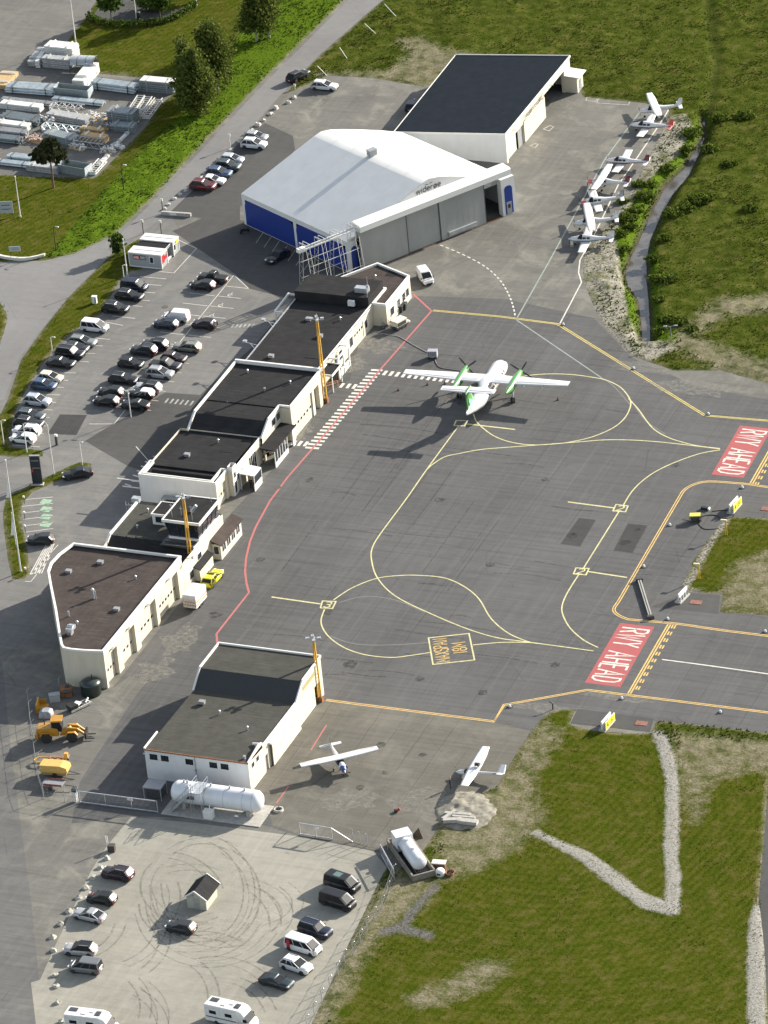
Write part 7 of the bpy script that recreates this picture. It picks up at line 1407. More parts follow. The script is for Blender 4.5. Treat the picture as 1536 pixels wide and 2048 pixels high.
r_ = thing('tub', 'rusty brown tub on the grass right of the white drum', 'tub', at0(900, 1750)); MB().ring_loft([[V3(k * math.cos(a), k * math.sin(a), z) for a in np.linspace(0, 2 * PI, 17)[:-1]] for z, k in ((0, .5), (.5, .68), (.52, .6), (.1, .45))]).build('shell', M_RUST, r_); MB().box((.0, .0, .2), (.4, .4, .3), .5).build('filling', M_BLACK, r_)
tag(MB().add([V3(-.9, 0, 0), V3(.9, 0, 0), V3(.3, .2, 1.5), V3(-.9, -.25, 0), V3(.9, -.1, 0)], [(0, 1, 2), (0, 3, 2), (1, 4, 2), (3, 4, 2)]).build('scrap_plate', simple('rust_dark', (.07, .05, .035), .85), None, at0(834, 1675)), 'dark rusty pointed plate standing beside the smaller fuel tank', 'plate')
# sand heap with broken concrete
c0 = at0(932, 1622); xs_, ys_ = np.meshgrid(np.linspace(-4.6, 4.6, 50), np.linspace(-6.5, 6.5, 60)); rr2 = (xs_ / 4.3) ** 2 + (ys_ / 5.2) ** 2; zz = .75 * np.clip(1 - rr2, 0, 1) ** .6 * (1 + .5 * vnoise(xs_ + 50, ys_ + 50, 1.1, 31)) + .2 * vnoise(xs_ + 20, ys_ + 20, .6, 32) * (rr2 < 1) - .12
o = link('sand_heap', grid_mesh('sand_heap', xs_, ys_, zz), None, c0, .5); o.data.materials.append(simple('sand', (.19, .178, .145), .95, var=.3, scale=2)); tag(o, 'heap of pale sand and rubble behind the ultralight', 'heap')
for i, (px, L, a, w) in enumerate([((916, 1634), 3.6, .1, .5), ((928, 1641), 3.2, .1, .4), ((899, 1637), 2.6, 1.2, .5), ((936, 1650), 2.8, 0.05, .9), ((905, 1648), 2.4, .3, .7)]):
    tag(MB().box((0, 0, .3), (L, w, .5)).build('concrete_block', M_CONC, None, at0(*px) + V3(0, 0, .1 + .05 * i), a), ['long concrete beam lying highest on the sand heap', 'second concrete beam lying across the sand heap', 'short concrete beam at the left end of the sand heap', 'wide concrete slab at the front of the sand heap', 'square concrete block at the front left of the sand heap'][i], 'concrete')
# ------------------------------------------------------------------ airfield furniture
def twy_sign(px, label, hd, yellow=True, L=2.9):
    r_ = thing('taxiway_sign', label, 'sign', at0(*px), hd); h = 1.25
    MB().box((0, -.1, .12), (L + .4, 1.0, .22)).build('plinth', M_CONC, r_)
    MB().box((0, 0, .85), (L, .18, h)).build('board', M_TRIM, r_)
    if yellow:
        MB().box((0, -.6, .85), (L, .12, h)).build('board', M_TRIM, r_); MB().box((0, -.665, .9), (L - .12, .02, h - .15)).build('panel', simple('sign_panel_yellow', (.72, .62, .03), .4), r_); q = MB(); lettering(q, 'A', (-L * .38, -.68, .5), (1, 0, 0), (0, 0, 1), .75, .5, .13); q.box((-L * .31, -.678, .88), (.02, .004, .9)); lettering(q, 'B', (.2, -.68, .55), (1, 0, 0), (0, 0, 1), .65, .42, .1); q.build('lettering', M_BLACK, r_)
    for s in (-1, -.33, .33, 1): MB().box((s * L * .45, .12, .5), (.08, .3, .9)).build('leg', M_GALV, r_)
twy_sign((1213, 1452), 'yellow taxiway sign by the lower grass corner', math.radians(84)); twy_sign((1468, 1018), 'yellow taxiway sign by the upper right grass island', math.radians(84)); twy_sign((1366, 1198), 'white rear side of a taxiway sign on its concrete plate', math.radians(-98), False, 2.6)
for px, lab in (((1392, 1205), 'rusty orange drain cover near the white sign back'), ((1534, 1018), 'rusty orange drain cover at the right picture edge'), ((1283, 1447), 'small rusty drain cover beside the lower yellow sign')): tag(MB().box((0, 0, .03), (1.7, 1.1, .07)).build('drain_cover', simple('drain_rust', (.20, .085, .06), .8, var=.35), None, at0(*px), .05), lab, 'drain cover')
def twy_lamp(px, label):
    r_ = thing('signal_lamp', label, 'signal lamp', at0(*px), 0, 'yellow signal lamps on the grass island')
    for s in (-.12, .12): MB().cyl((s, 0, 0), (s * .8, 0, 1.5), .045, 6).build('leg', M_YELP, r_)
    MB().cyl((0, 0, 1.4), (0, 0, 2.5), .1, 8).build('pole', M_YELP, r_); MB().box((-.3, 0, 2.55), (.85, .25, .2), .1).build('lamp_head', simple('lamp_cream', (.62, .55, .38), .5), r_)
twy_lamp((1399, 1159), 'yellow signal lamp near the white sign back'); twy_lamp((1453, 1071), 'yellow signal lamp near the portable generator')
for i, px in enumerate([(1127,650),(1268,738),(1417,829),(1485,976),(1340,1051),(1288,1134),(1336,1239),(1531,1264),(1244,1398),(1441,1425),(1020,1414)]):
    r_ = thing('edge_light', 'low round edge light beside a yellow line of the apron', 'edge light', at0(*px) + V3(0, 0, .02), 0, 'edge lights of the apron'); MB().cyl((0, 0, 0), (0, 0, .05), .42, 14).build('base_plate', M_DGREY, r_); MB().cyl((0, 0, .05), (0, 0, .34), .2, 10, r2=.13).build('lens', M_LAMP, r_)
for px in ((497, 1253), (1255, 1216), (1204, 1211), (555, 975), (330, 614), (1020, 1445)): mb = MB(); c = at0(*px); mb.cyl((c.x, c.y, .012), (c.x, c.y, .024), .55, 18); mb.build('manhole_cover', simple('cast_iron', (.07, .065, .06), .7), APRON)
r_ = thing('tow_bar', 'long grey aircraft tow bar with dark ends lying on the apron', 'tow bar', at0(1290, 1200), heading((1279, 1165), (1301, 1237))); MB().box((0, 0, .3), (11.0, .5, .25)).build('beam', simple('beam_grey', (.33, .32, .28), .6), r_); mb = MB(); mb.box((0, 0, .44), (10.6, .12, .03)); mb.build('slot', M_DGREY, r_)
for s in (-1, 1): MB().box((s * 5.5, 0, .3), (.5, 1.0, .5)).build('end_frame', M_DGREY, r_)
r_ = thing('ground_generator', 'yellow topped portable generator in a tube frame with cables', 'generator', at0(1391, 1042), .3); MB().box((0, 0, 1.05), (1.6, 1.0, .14)).build('hood', paint('gse_yellow', (.62, .55, .06)), r_); MB().box((0, 0, .6), (1.4, .85, .75)).build('engine', M_DGREY, r_); mb = MB()
for x in (-.9, .9):
    for y in (-.55, .55): mb.bar((x, y, .1), (x * .8, y * .8, 1.1), .06)
mb.bar((-.9, -.55, .4), (-2.0, -.3, .5), .06); mb.build('frame', M_BLACK, r_)
for y in (-.55, .55): MB().cyl((.5, y - .06, .3), (.5, y + .06, .3), .3, 12).build('wheel', M_RUB, r_)
tag(MB().tube(spline([V3(0, 0, .05), V3(1.2, 1.3, .05), V3(2.6, 1.6, .06), V3(3.8, .9, .05), V3(5.2, 1.8, .05), V3(4.6, 3.0, .05), V3(3.2, 3.3, .06), V3(1.6, 2.6, .05)], 6), .06, 6).build('cable', M_RUB, None, at0(1392, 1038)), 'black cable snaking from the yellow generator towards the sign', 'cable')
tag(MB().tube(spline([V3(0, 0, .05), V3(1.5, -1.6, .05), V3(3.2, -1.3, .05), V3(4.4, -.3, .05)], 6), .045, 6).build('cable', M_RUB, None, at0(1395, 1045)), 'black cable looping below the yellow generator to the grass', 'cable')
r_ = thing('equipment_bag', 'black and white bag on the asphalt above the generator', 'bag', at0(1411, 1019), -.1); MB().box((0, 0, .2), (1.3, .5, .4)).build('bag', M_BLACK, r_); MB().box((.6, 0, .25), (.2, .52, .32)).build('label', M_TRIM, r_)
r_ = thing('ground_power_unit', 'small grey ground power unit cart beside the airliner wing tip', 'power cart', at0(866, 716), .2); MB().box((0, 0, .85), (1.5, 1.0, 1.1)).build('housing', simple('gpu_grey', (.30, .30, .34), .5, var=.2, scale=4), r_); mb = MB()
for k in range(4): mb.box((-.5 + k * .33, -.51, .9), (.1, .02, .7))
mb.build('grille', M_DGREY, r_)
for x in (-.5, .5): MB().box((x, 0, .2), (.4, 1.1, .4)).build('wheel', M_RUB, r_)
tag(MB().tube(spline([p + V3(0, 0, .06) for p in ats([(870,718),(873,728),(882,736),(905,740),(935,744),(960,747),(985,752)])], 6), .07, 6).build('power_cable', simple('cable_grey', (.16, .15, .15), .7)), 'grey power cable running from the power cart to the airliner', 'cable')
tag(MB().tube([p + V3(0, 0, .06) for p in spline(ats([(862,709),(838,697),(812,682),(802,676),(790,672),(778,671),(766,668),(752,671)]), 5)], .06, 6).build('hose', simple('hose_grey', (.30, .29, .27), .7)), 'grey hose across the red line from the terminal to the power cart', 'hose')
r_ = thing('baggage_cart', 'cream covered baggage cart in front of the departure hall', 'baggage cart', at0(799, 656), math.radians(68)); MB().box((0, 0, 1.15), (2.3, 1.5, .9)).build('box', simple('cart_cream', (.62, .58, .46), .6), r_); MB().box((-.1, -.76, 1.1), (1.9, .03, .6)).build('curtain', M_DGREY, r_); MB().box((0, 0, .5), (2.6, 1.6, .14)).build('deck', M_DGREY, r_); MB().box((1.6, 0, .7), (.35, 1.6, .25)).build('bumper', simple('cart_cream', (.6, .6, .5)), r_)
for x in (-.8, .8):
    for y in (-.6, .6): MB().cyl((x, y - .08, .22), (x, y + .08, .22), .22, 10).build('wheel', M_RUB, r_)
for px, lab in (((778, 647), 'grey wire luggage trolley by the boarding gate porch'), ((771, 655), 'dark wire luggage trolley nearest the departure hall wall')):
    r_ = thing('luggage_trolley', lab, 'trolley', at0(*px), .6); mb = MB()
    for x in (-.5, .5):
        for y in (-.4, .4): mb.bar((x, y, .1), (x, y, 1.4), .05)
    for z in (.3, .8, 1.35): mb.bar((-.5, -.4, z), (.5, -.4, z), .04); mb.bar((-.5, .4, z), (.5, .4, z), .04); mb.bar((-.5, -.4, z), (-.5, .4, z), .04); mb.bar((.5, -.4, z), (.5, .4, z), .04)
    mb.build('frame', M_GALV, r_); MB().box((0, 0, .4), (.9, .7, .3)).build('load', M_DGREY, r_)
for px, lab in (((808, 618), 'dark waste bin nearest the office wing windows'), ((801, 623), 'dark waste bin beside the boarding gate porch')):
    r_ = thing('waste_bin', lab, 'bin', at0(*px), .1); MB().ring_loft([rrect(-.4, .4, -.45, .45, .08, 0), rrect(-.48, .48, -.52, .52, .08, 1.0)], smooth=False).build('bin', simple('bin_dark', (.025, .035, .03), .5), r_); MB().box((0, 0, 1.06), (1.05, 1.1, .1)).build('lid', M_BLACK, r_)
for i, px in enumerate([(797, 781), (855, 770), (1116, 800), (890, 768)]):
    r_ = thing('warning_cone', ['small dark marker cone left of the airliner tail shadow', 'small dark marker cone below the airliner left wing', 'small dark marker cone below the airliner right wing tip', 'small dark marker cone beside the airliner left main wheels'][i], 'cone', at0(*px)); MB().box((0, 0, .03), (.42, .42, .05)).build('base', M_BLACK, r_); MB().cyl((0, 0, .05), (0, 0, .6), .15, 10, r2=.03).build('cone', simple('cone_dark', (.10, .05, .04), .7), r_)
r_ = thing('fire_extinguisher', 'small red wheeled extinguisher alone on the small apron', 'extinguisher', at0(793, 1624), .5); MB().cyl((0, 0, .15), (.5, 0, .45), .2, 10).build('cylinder', simple('ext_red', (.42, .03, .03), .4), r_); MB().cyl((-.1, -.25, .2), (-.1, .25, .2), .2, 10).build('wheel', M_RUB, r_)
r_ = thing('drain_ring', 'concrete ring with raised hatch beside the end of the big fuel tank', 'drain', at0(557, 1621)); MB().ring_loft([[V3(k * math.cos(a), k * math.sin(a), z) for a in np.linspace(0, 2 * PI, 19)[:-1]] for z, k in ((0, .72), (.28, .68), (.3, .5), (.06, .48))], cap=False).build('ring', M_CONC, r_); mb = MB(); mb.cyl((0, 0, .05), (0, 0, .07), .48, 14); mb.bar((0, 0, .05), (.1, .05, .9), .06); mb.build('hatch', M_DGREY, r_)
tag(MB().tube([V3(0, 0, 0), V3(0, 0, .9), V3(-.15, 0, 1.15), V3(-.45, 0, 1.2)], .09, 8).build('vent_pipe', M_BLACK, None, at0(1106, 1419)), 'black hooked vent pipe at the tip of the lower grass', 'pipe')
# ------------------------------------------------------------------ plant and machines by the lower fence
M_CAT = simple('machine_yellow', (.40, .20, .015), .45, coat=.3, var=.15, scale=1.5)
r_ = thing('wheel_loader', 'yellow wheel loader with dark cab windows and pallet forks by the fence', 'wheel loader', at0(126, 1477), math.radians(17))
def side(mb, pts, y0, y1): n = len(pts); mb.add([V3(x, y0, z) for x, z in pts] + [V3(x, y1, z) for x, z in pts], [tuple(range(n)), tuple(range(n, 2 * n))[::-1]] + [(i, n + i, n + (i + 1) % n, (i + 1) % n)[::-1] for i in range(n)]); return mb
side(MB(), [(-3.4, .9), (-.4, .9), (-.4, 2.0), (-1.2, 2.25), (-3.3, 2.15), (-3.5, 1.6)], -.85, .85).build('engine_hood', M_CAT, r_); side(MB(), [(-3.7, .7), (-3.3, .7), (-3.3, 1.5), (-3.7, 1.4)], -1.2, 1.2).build('counterweight', M_CAT, r_)
side(MB(), [(-.3, .8), (1.6, .8), (1.9, 1.4), (1.2, 2.0), (.2, 1.5)], -.5, .5).build('front_frame', M_CAT, r_); side(MB(), [(-1.3, 1.9), (.1, 1.5), (.2, 2.3), (-.1, 3.15), (-1.25, 3.15)], -.75, .75).build('cab', M_CGL, r_); MB().box((-.55, 0, 3.25), (1.6, 1.7, .22)).build('cab_roof', M_CAT, r_)
mb = MB()
for y in (-.45, .45): mb.bar((.9, y, 1.9), (2.2, y, 1.7), .22, .4); mb.bar((2.2, y, 1.75), (3.3, y, .8), .22, .35)
mb.bar((1.0, 0, 1.4), (2.6, 0, 1.6), .16); mb.build('lift_arm', M_CAT, r_); mb = MB(); mb.box((3.4, 0, .75), (.25, 1.9, .9))
for y in (-.6, .6): mb.box((4.0, y, .25), (1.2, .16, .1))
mb.build('fork_carriage', M_BLACK, r_); wr, ri = make_wheel(.78, .58); me = rm = None
ri2 = MB(); ri2.v = ri.v; ri2.f = ri.f; ri2.mi = ri.mi; ri2.sm = ri.sm
for x in (-2.1, 1.5):
    for y in (-1.0, 1.0):
        o = wr.build('wheel', M_RUB, r_) if me is None else link('wheel', me, r_); me = o.data; o.location = (x, y, .78)
        if rm is None: rm = ri2.build('rim', M_CAT, o).data
        else: link('rim', rm, o)
    for y in (-1.0, 1.0): side(MB(), [(x - .9, 1.2), (x - .5, 1.68), (x + .5, 1.68), (x + .9, 1.2), (x + .8, 1.1), (x + .45, 1.58), (x - .45, 1.58), (x - .8, 1.1)], y - .3, y + .3).build('mudguard', M_CAT, r_)
mb = MB(); mb.cyl((-2.4, .3, 2.2), (-2.4, .3, 3.0), .08, 8); mb.build('exhaust', M_BLACK, r_)
r_ = thing('loader_bucket', 'yellow loader bucket with dark inside behind the wheel loader', 'bucket', at0(86, 1418), .3); side(MB(), [(-.7, 0), (.7, 0), (.75, .12), (-.5, .25), (-.6, 1.3), (-.8, 1.3)], -1.2, 1.2).build('shell', M_CAT, r_); mb = MB(); mb.box((-.2, -1.2, .5), (1.2, .06, .9)); mb.box((-.2, 1.2, .5), (1.2, .06, .9)); mb.build('side_plate', M_CAT, r_)
r_ = thing('tarpaulin_pile', 'grey covered pile behind the cab of the wheel loader', 'pile', at0(93, 1432), .2); MB().ring_loft([rrect(-1.0, 1.0, -.9, .9, .3, 0), rrect(-.9, .9, -.8, .8, .3, .8), rrect(-.5, .5, -.6, .6, .2, 1.05)]).build('cover', simple('tarp_grey', (.22, .24, .26), .6, var=.3, scale=2), r_); MB().box((0, 0, .05), (2.2, 2.0, .1)).build('pallet', M_RUST, r_)
r_ = thing('grit_bin', 'pale grey box standing between bucket and rusty machine', 'box', at0(110, 1402), .5); MB().box((0, 0, .55), (1.5, .9, 1.1)).build('box', simple('grit_grey', (.36, .37, .37), .6), r_); MB().box((0, 0, 1.13), (1.6, 1.0, .08)).build('lid', M_GREYM, r_)
r_ = thing('rusty_machine', 'rusty brown attachment with engine parts beside the dark round tank', 'machine', at0(134, 1391), .4); MB().box((0, 0, .7), (1.6, 1.3, 1.3)).build('frame', simple('rust_orange', (.22, .10, .04), .8, var=.4), r_); mb = MB(); mb.cyl((-.3, -.7, 1.0), (.6, -.7, 1.0), .25, 10); mb.box((.2, .2, 1.5), (.6, .6, .4)); mb.build('engine', M_DGREY, r_)
r_ = thing('water_tank', 'dark green round plastic tank at the corner of the fire garage', 'tank', at0(183, 1387)); MB().ring_loft([[V3(k * math.cos(a), k * math.sin(a), z) for a in np.linspace(0, 2 * PI, 29)[:-1]] for z, k in ((0, 1.4), (.05, 1.45), (1.7, 1.45), (1.75, 1.5), (1.85, 1.5), (2.15, 1.1), (2.35, .4), (2.4, .1))]).build('shell', simple('tank_dark_green', (.022, .034, .032), .35), r_); MB().cyl((.2, .3, 2.3), (.2, .3, 3.0), .08, 8).build('vent', M_BLACK, r_)
r_ = thing('snow_blower', 'black and white machine attachment lying in front of the fire garage', 'attachment', at0(159, 1415), math.radians(60)); mb = MB()
for y in (-.6, .6): mb.box((0, y, .3), (3.6, .18, .3))
for x in (-1.5, -.5, .6, 1.6): mb.box((x, 0, .35), (.2, 1.2, .2))
mb.build('frame', simple('frame_light', (.40, .40, .38), .6, var=.4, scale=3), r_); MB().box((-1.2, 0, .7), (1.2, 1.3, .6)).build('hydraulic_block', M_BLACK, r_); MB().box((-.2, .1, .75), (.7, .8, .3), .4).build('cover', M_TRIM, r_); MB().cyl((.8, -.4, .6), (1.8, .4, .6), .16, 8).build('cylinder', M_GREYM, r_)
r_ = thing('crane_attachment', 'yellow boom attachment lying open beside the fence', 'attachment', at0(107, 1527), math.radians(10)); mb = MB()
for y in (-.7, .7): mb.tube([V3(-2.6, y * .3, .5), V3(-2.2, y, .5), V3(1.6, y, .6), V3(2.2, y * .6, .9)], .12, 6)
mb.tube([V3(-2.6, -.2, .5), V3(-2.75, 0, .5), V3(-2.6, .2, .5)], .12, 6); mb.build('frame', paint('attachment_yellow', (.60, .33, .06)), r_); mb = MB()
for k in range(6): mb.box((-.6 + k * .45, (-.2 if k % 2 else .25), .7), (.35, .4, .4), k * .4)
mb.build('hydraulics', simple('hyd_brown', (.24, .10, .05), .7), r_); MB().cyl((2.2, -.2, .9), (2.2, .5, 1.1), .22, 10).build('motor', M_BLACK, r_); MB().box((2.0, 0, 1.4), (.5, .5, .8)).build('head', paint('attachment_yellow', (.6, .33, .06)), r_)
r_ = thing('grit_spreader', 'yellow hopper trailer with sloping lid below the boom attachment', 'spreader', at0(113, 1550), math.radians(6)); side(MB(), [(-2.0, .9), (1.4, .9), (2.0, 1.1), (1.9, 1.7), (1.0, 2.0), (-2.0, 1.95)], -.9, .9).build('hopper', simple('hopper_yellow', (.56, .36, .10), .5, var=.1), r_); side(MB(), [(-1.8, .35), (1.6, .35), (1.8, .9), (-1.95, .9)], -.65, .65).build('funnel', simple('hopper_ochre', (.34, .24, .09), .6), r_); mb = MB(); mb.bar((1.8, -.4, .5), (3.6, 0, .45), .08); mb.bar((1.8, .4, .5), (3.6, 0, .45), .08); mb.build('drawbar', M_DGREY, r_)
for y in (-.8, .8): MB().cyl((0, y - .1, .35), (0, y + .1, .35), .35, 12).build('wheel', M_RUB, r_)
r_ = thing('flat_trailer', 'low red framed trailer inside the fence corner', 'trailer', at0(108, 1575), math.radians(4)); MB().box((0, 0, .75), (3.0, 1.5, .12)).build('deck', M_GREYM, r_); mb = MB()
for y in (-.75, .75): mb.box((0, y, .85), (3.0, .06, .3))
mb.build('side_board', simple('trailer_red', (.20, .07, .06), .6), r_); mb = MB(); mb.bar((1.5, 0, .6), (3.4, 0, .5), .1); mb.build('drawbar', M_DGREY, r_)
for y in (-.8, .8): MB().cyl((-.2, y - .1, .34), (-.2, y + .1, .34), .34, 12).build('wheel', M_RUB, r_)
r_ = thing('scooter', 'dark motor scooters parked at the far corner of the blue hangar side', 'scooter', at0(489, 466), .8); mb = MB(); mb.box((0, 0, .55), (1.3, .3, .4)); mb.bar((.6, 0, .5), (.75, 0, 1.1), .08); mb.box((-.3, 0, .85), (.6, .3, .15)); mb.build('body', M_BLACK, r_)
for x in (-.6, .7): MB().cyl((x, -.06, .28), (x, .06, .28), .28, 12).build('wheel', M_RUB, r_)
# ------------------------------------------------------------------ storage yard
M_STEEL = simple('steel_pale_blue', (.46, .52, .54), .45, .3, var=.2, scale=1); M_STEELD = simple('steel_teal_grey', (.20, .235, .245), .5, .3, var=.2); M_STEELW = simple('profiles_white', (.58, .58, .55), .5, .1, var=.12); M_WOOD = simple('timber_tan', (.42, .29, .14), .8, var=.15); M_STEELG = simple('beams_grey', (.33, .34, .34), .55, .2, var=.25, scale=2)
def stack(kind, a, b, w, h, mat, label, n=None, top=None):
    A_, B_ = at0(*a), at0(*b); L = (B_ - A_).length; hd = math.atan2((B_ - A_).y, (B_ - A_).x); nm, cat = {'pipe': ('pipe_bundle', 'pipes'), 'beam': ('beam_stack', 'beams'), 'board': ('board_stack', 'boards'), 'truss': ('truss_section', 'truss'), 'trough': ('steel_trough', 'trough'), 'pile': ('fittings_pile', 'fittings')}[kind]
    r_ = thing(nm, label, cat, (A_ + B_) / 2, hd, 'stacked material in the storage yard'); rs = random.Random(int(a[0] * 7 + a[1]))
    if kind == 'pipe':
        r = max(.07, min(.16, h / 5)); mb = MB(); k = 0; z = r + .12
        while z + r <= h + .05:
            m_ = max(1, int(w / (2 * r)) - k % 2)
            for i in range(m_): y = (i - (m_ - 1) / 2) * 2 * r; d = rs.uniform(-.25, .25); mb.tube([V3(-L / 2 + d, y, z), V3(L / 2 + d, y, z)], r * .96, 6, smooth=True)
            z += 1.75 * r; k += 1
        mb.build('pipes', mat, r_); mb = MB()
        for x in (-.35, .35): mb.box((x * L, 0, h * .5), (.06, w + .06, h + .1))
        mb.build('strap', M_DGREY, r_)
    elif kind in ('beam', 'board'):
        mb = MB(); rows = max(2, int(h / .36)); hh = h / rows
        for k in range(rows): mb.box((rs.uniform(-.1, .1), rs.uniform(-.04, .04), hh * (k + .45)), (L, w, hh * .78))
        mb.build('layers', mat, r_)
        if top: MB().box((0, 0, h + .08), (L, w * 1.02, .14)).build('top_layer', top, r_)
        mb = MB()
        for x in (-.3, .3): mb.box((x * L, 0, h * .5), (.12, w + .08, h + .05)); mb.box((x * L, 0, h + .2), (.15, w * .9, .1))
        mb.build('batten', M_STEELG if kind == 'beam' else M_STEELW, r_)
    elif kind == 'truss':
        mb = MB()
        for y in (-w / 2, w / 2):
            for z in (.15, h): mb.bar((-L / 2, y, z), (L / 2, y, z), .13)
            for i in range(int(L / .8)): x = -L / 2 + i * .8; mb.bar((x, y, .15 if i % 2 else h), (x + .8, y, h if i % 2 else .15), .08)
        for i in range(int(L / .8) + 1): x = -L / 2 + i * .8; mb.bar((x, -w / 2, h), (x, w / 2, h), .08)
        mb.build('lattice', mat, r_); MB().box((-L / 2, 0, h / 2), (.1, w, h)).build('end_plate', mat, r_)
    elif kind == 'trough':
        mb = MB(); mb.box((0, -w / 2, h / 2), (L, .08, h)); mb.box((0, w / 2, h / 2), (L, .08, h)); mb.box((0, 0, .06), (L, w, .1)); mb.build('channel', mat, r_)
        for x in (-L / 2, L / 2): MB().box((x, 0, h * .55), (.1, w + .1, h * 1.1)).build('end_plate', M_STEEL, r_)
    else:
        mb = MB()
        for i in range(60): mb.box((rs.uniform(-L / 2, L / 2), rs.gauss(0, w / 4), rs.uniform(.05, h)), (rs.uniform(.25, .6), rs.uniform(.08, .3), rs.uniform(.08, .25)), rs.uniform(0, 3))
        mb.build('fittings', mat, r_); MB().box((0, 0, .05), (L, w, .1)).build('pallet', M_WOOD, r_)
ST = [('beam',(90,131),(145,136),1.6,1.9,M_STEELG,'grey beam stack with red-edged top at the yard end'), ('board',(98,112),(154,118),2.6,2.6,M_STEELW,'high pale plank stack behind the grey beams, highest in the yard'), ('beam',(64,133),(86,104),1.5,1.1,M_STEELG,'grey beams pointing away, left of the high plank stack'), ('beam',(76,136),(92,108),.8,1.4,M_STEELW,'narrow pale beams beside the grey beams pointing away'),
 ('board',(-4,178),(22,150),3.0,.9,M_WOOD,'wide tan board stack with white sides at the left edge'), ('pipe',(18,180),(112,187),3.0,1.5,M_STEEL,'broad pale blue pipe bundle right of the tan boards'), ('trough',(114,186),(182,193),2.0,1.5,M_STEELD,'dark teal steel trough between two pale pipe bundles'), ('beam',(158,180),(188,143),2.2,1.9,M_STEELW,'pale beam stack pointing away below the arched shelter'), ('pipe',(188,175),(274,186),2.2,1.6,M_STEEL,'pale blue pipe bundle right of the pale beam stack'),
 ('beam',(286,178),(352,184),2.0,2.0,M_STEELD,'dark beam stack with white top by the trees',None,M_STEELW), ('pipe',(4,201),(108,212),1.4,.7,M_STEELG,'long low grey pipe bundle in the second row, left'), ('pipe',(106,200),(206,211),1.6,.8,M_STEEL,'long low pale blue pipe bundle in the second row, right'), ('beam',(4,213),(84,222),1.6,1.1,M_STEELW,'white profiles below the long low grey pipes'),
 ('truss',(104,217),(165,224),2.0,.9,M_STEELG,'grey lattice frames below the pale blue pipes'), ('pipe',(8,236),(82,248),2.6,1.2,M_STEELD,'dark steel pipe bundle in the third row, left'), ('beam',(100,234),(178,248),2.0,1.2,M_STEELG,'grey crates of profiles in the third row, middle'), ('pile',(76,241),(110,246),1.8,1.0,M_STEELW,'loose white fittings between dark pipes and grey crates'), ('beam',(-8,250),(60,259),1.6,1.0,M_STEELW,'white profiles at the left edge, upper of three'),
 ('pipe',(-8,266),(56,273),1.8,1.0,M_STEELG,'grey tube bundle at the left edge, middle of three'), ('pipe',(-8,281),(44,287),1.8,1.1,M_STEELD,'dark tube bundle at the left edge, lowest of three'), ('truss',(88,258),(158,268),1.6,1.0,M_STEEL,'pale blue lattice frame behind the round pine tree'), ('beam',(96,274),(152,288),2.2,1.3,M_STEELD,'dark beam stack right behind the pine crown'), ('board',(165,264),(208,270),1.2,1.1,M_WOOD,'tan boards on dark bearers in the yard middle'),
 ('board',(166,278),(214,285),1.6,1.2,M_WOOD,'second tan board layer over wire baskets'), ('truss',(152,289),(212,297),1.8,1.2,M_STEELG,'grey wire baskets below the tan boards'), ('beam',(222,240),(274,246),2.6,2.3,M_STEELD,'tall dark pallet stack beside the white trusses'), ('beam',(226,258),(272,262),2.0,1.2,M_STEELD,'lower dark pallet stack in front of the tall one'), ('truss',(262,230),(283,198),1.3,.7,M_STEELW,'white truss pointing away, left of three'), ('truss',(276,233),(298,200),1.3,.7,M_STEELW,'white truss pointing away, middle of three'),
 ('truss',(292,238),(318,203),1.4,.7,M_STEELW,'white truss pointing away, right of three'), ('pile',(268,244),(286,226),1.4,1.0,M_STEELW,'white angle pieces beside the tall dark pallet stack'), ('beam',(233,290),(257,266),.5,.4,M_STEELW,'single pale beam lying at the yard edge, upper'), ('beam',(196,332),(217,312),.6,.4,M_STEELW,'single pale beam lying at the yard edge, lower'), ('truss',(183,350),(206,324),1.5,.6,M_STEELW,'white truss at the lower right yard corner'),
 ('pipe',(-6,327),(58,334),1.6,.8,M_STEEL,'pale pipe bundle at the lower left yard edge'), ('pipe',(18,318),(78,325),1.6,1.1,M_STEEL,'pale pipe bundle standing above the lower yard edge'), ('beam',(58,338),(120,345),1.6,1.2,M_STEELG,'grey beams under the trunk of the pine'), ('trough',(122,339),(178,349),2.2,1.5,M_STEELD,'dark steel trough at the lower right of the yard'), ('pile',(56,278),(90,286),1.8,.9,simple('fittings_pink',(.48,.36,.30),.6),'loose pinkish fittings beside the pine crown'),
 ('pile',(178,236),(212,240),1.8,1.3,M_STEELW,'tangle of pale wire frames in the yard middle'), ('pile',(180,250),(222,256),2.2,1.2,M_STEELG,'grey machine parts above the tan boards'), ('pile',(206,301),(228,307),1.6,.9,M_STEELW,'white bundled parts at the right yard edge'), ('beam',(224,292),(246,298),1.0,.5,M_STEELW,'short white planks at the right yard edge'), ('pile',(142,293),(170,300),1.6,.8,M_STEELW,'white bags by the wire baskets')]
for s in ST: stack(*s)
r_ = thing('bike_shelter', 'bicycle shelter with ribbed arched roof in the storage yard', 'shelter', at0(170, 141), math.radians(6)); mb = MB(); mb.ring_loft([[V3(x, 1.7 * math.cos(a), 1.6 + 1.1 * math.sin(a)) for a in np.linspace(.15, PI - .15, 11)] for x in (-2.2, 2.2)], cap=False, closed=False); mb.build('arched_roof', simple('shelter_roof', (.34, .37, .38), .35, .2, var=.1), r_); mb = MB()
for x in (-2.2, -.8, .8, 2.2): mb.tube([V3(x, 1.73 * math.cos(a), 1.62 + 1.12 * math.sin(a)) for a in np.linspace(.15, PI - .15, 9)], .06, 6)
for x in (-2.2, 2.2):
    for y in (-1.65, 1.65): mb.bar((x, y, 0), (x, y, 1.8), .09)
mb.build('roof_rib', M_DGREY, r_); MB().box((0, 1.5, .8), (4.2, .06, 1.4)).build('rear_panel', M_DGREY, r_)
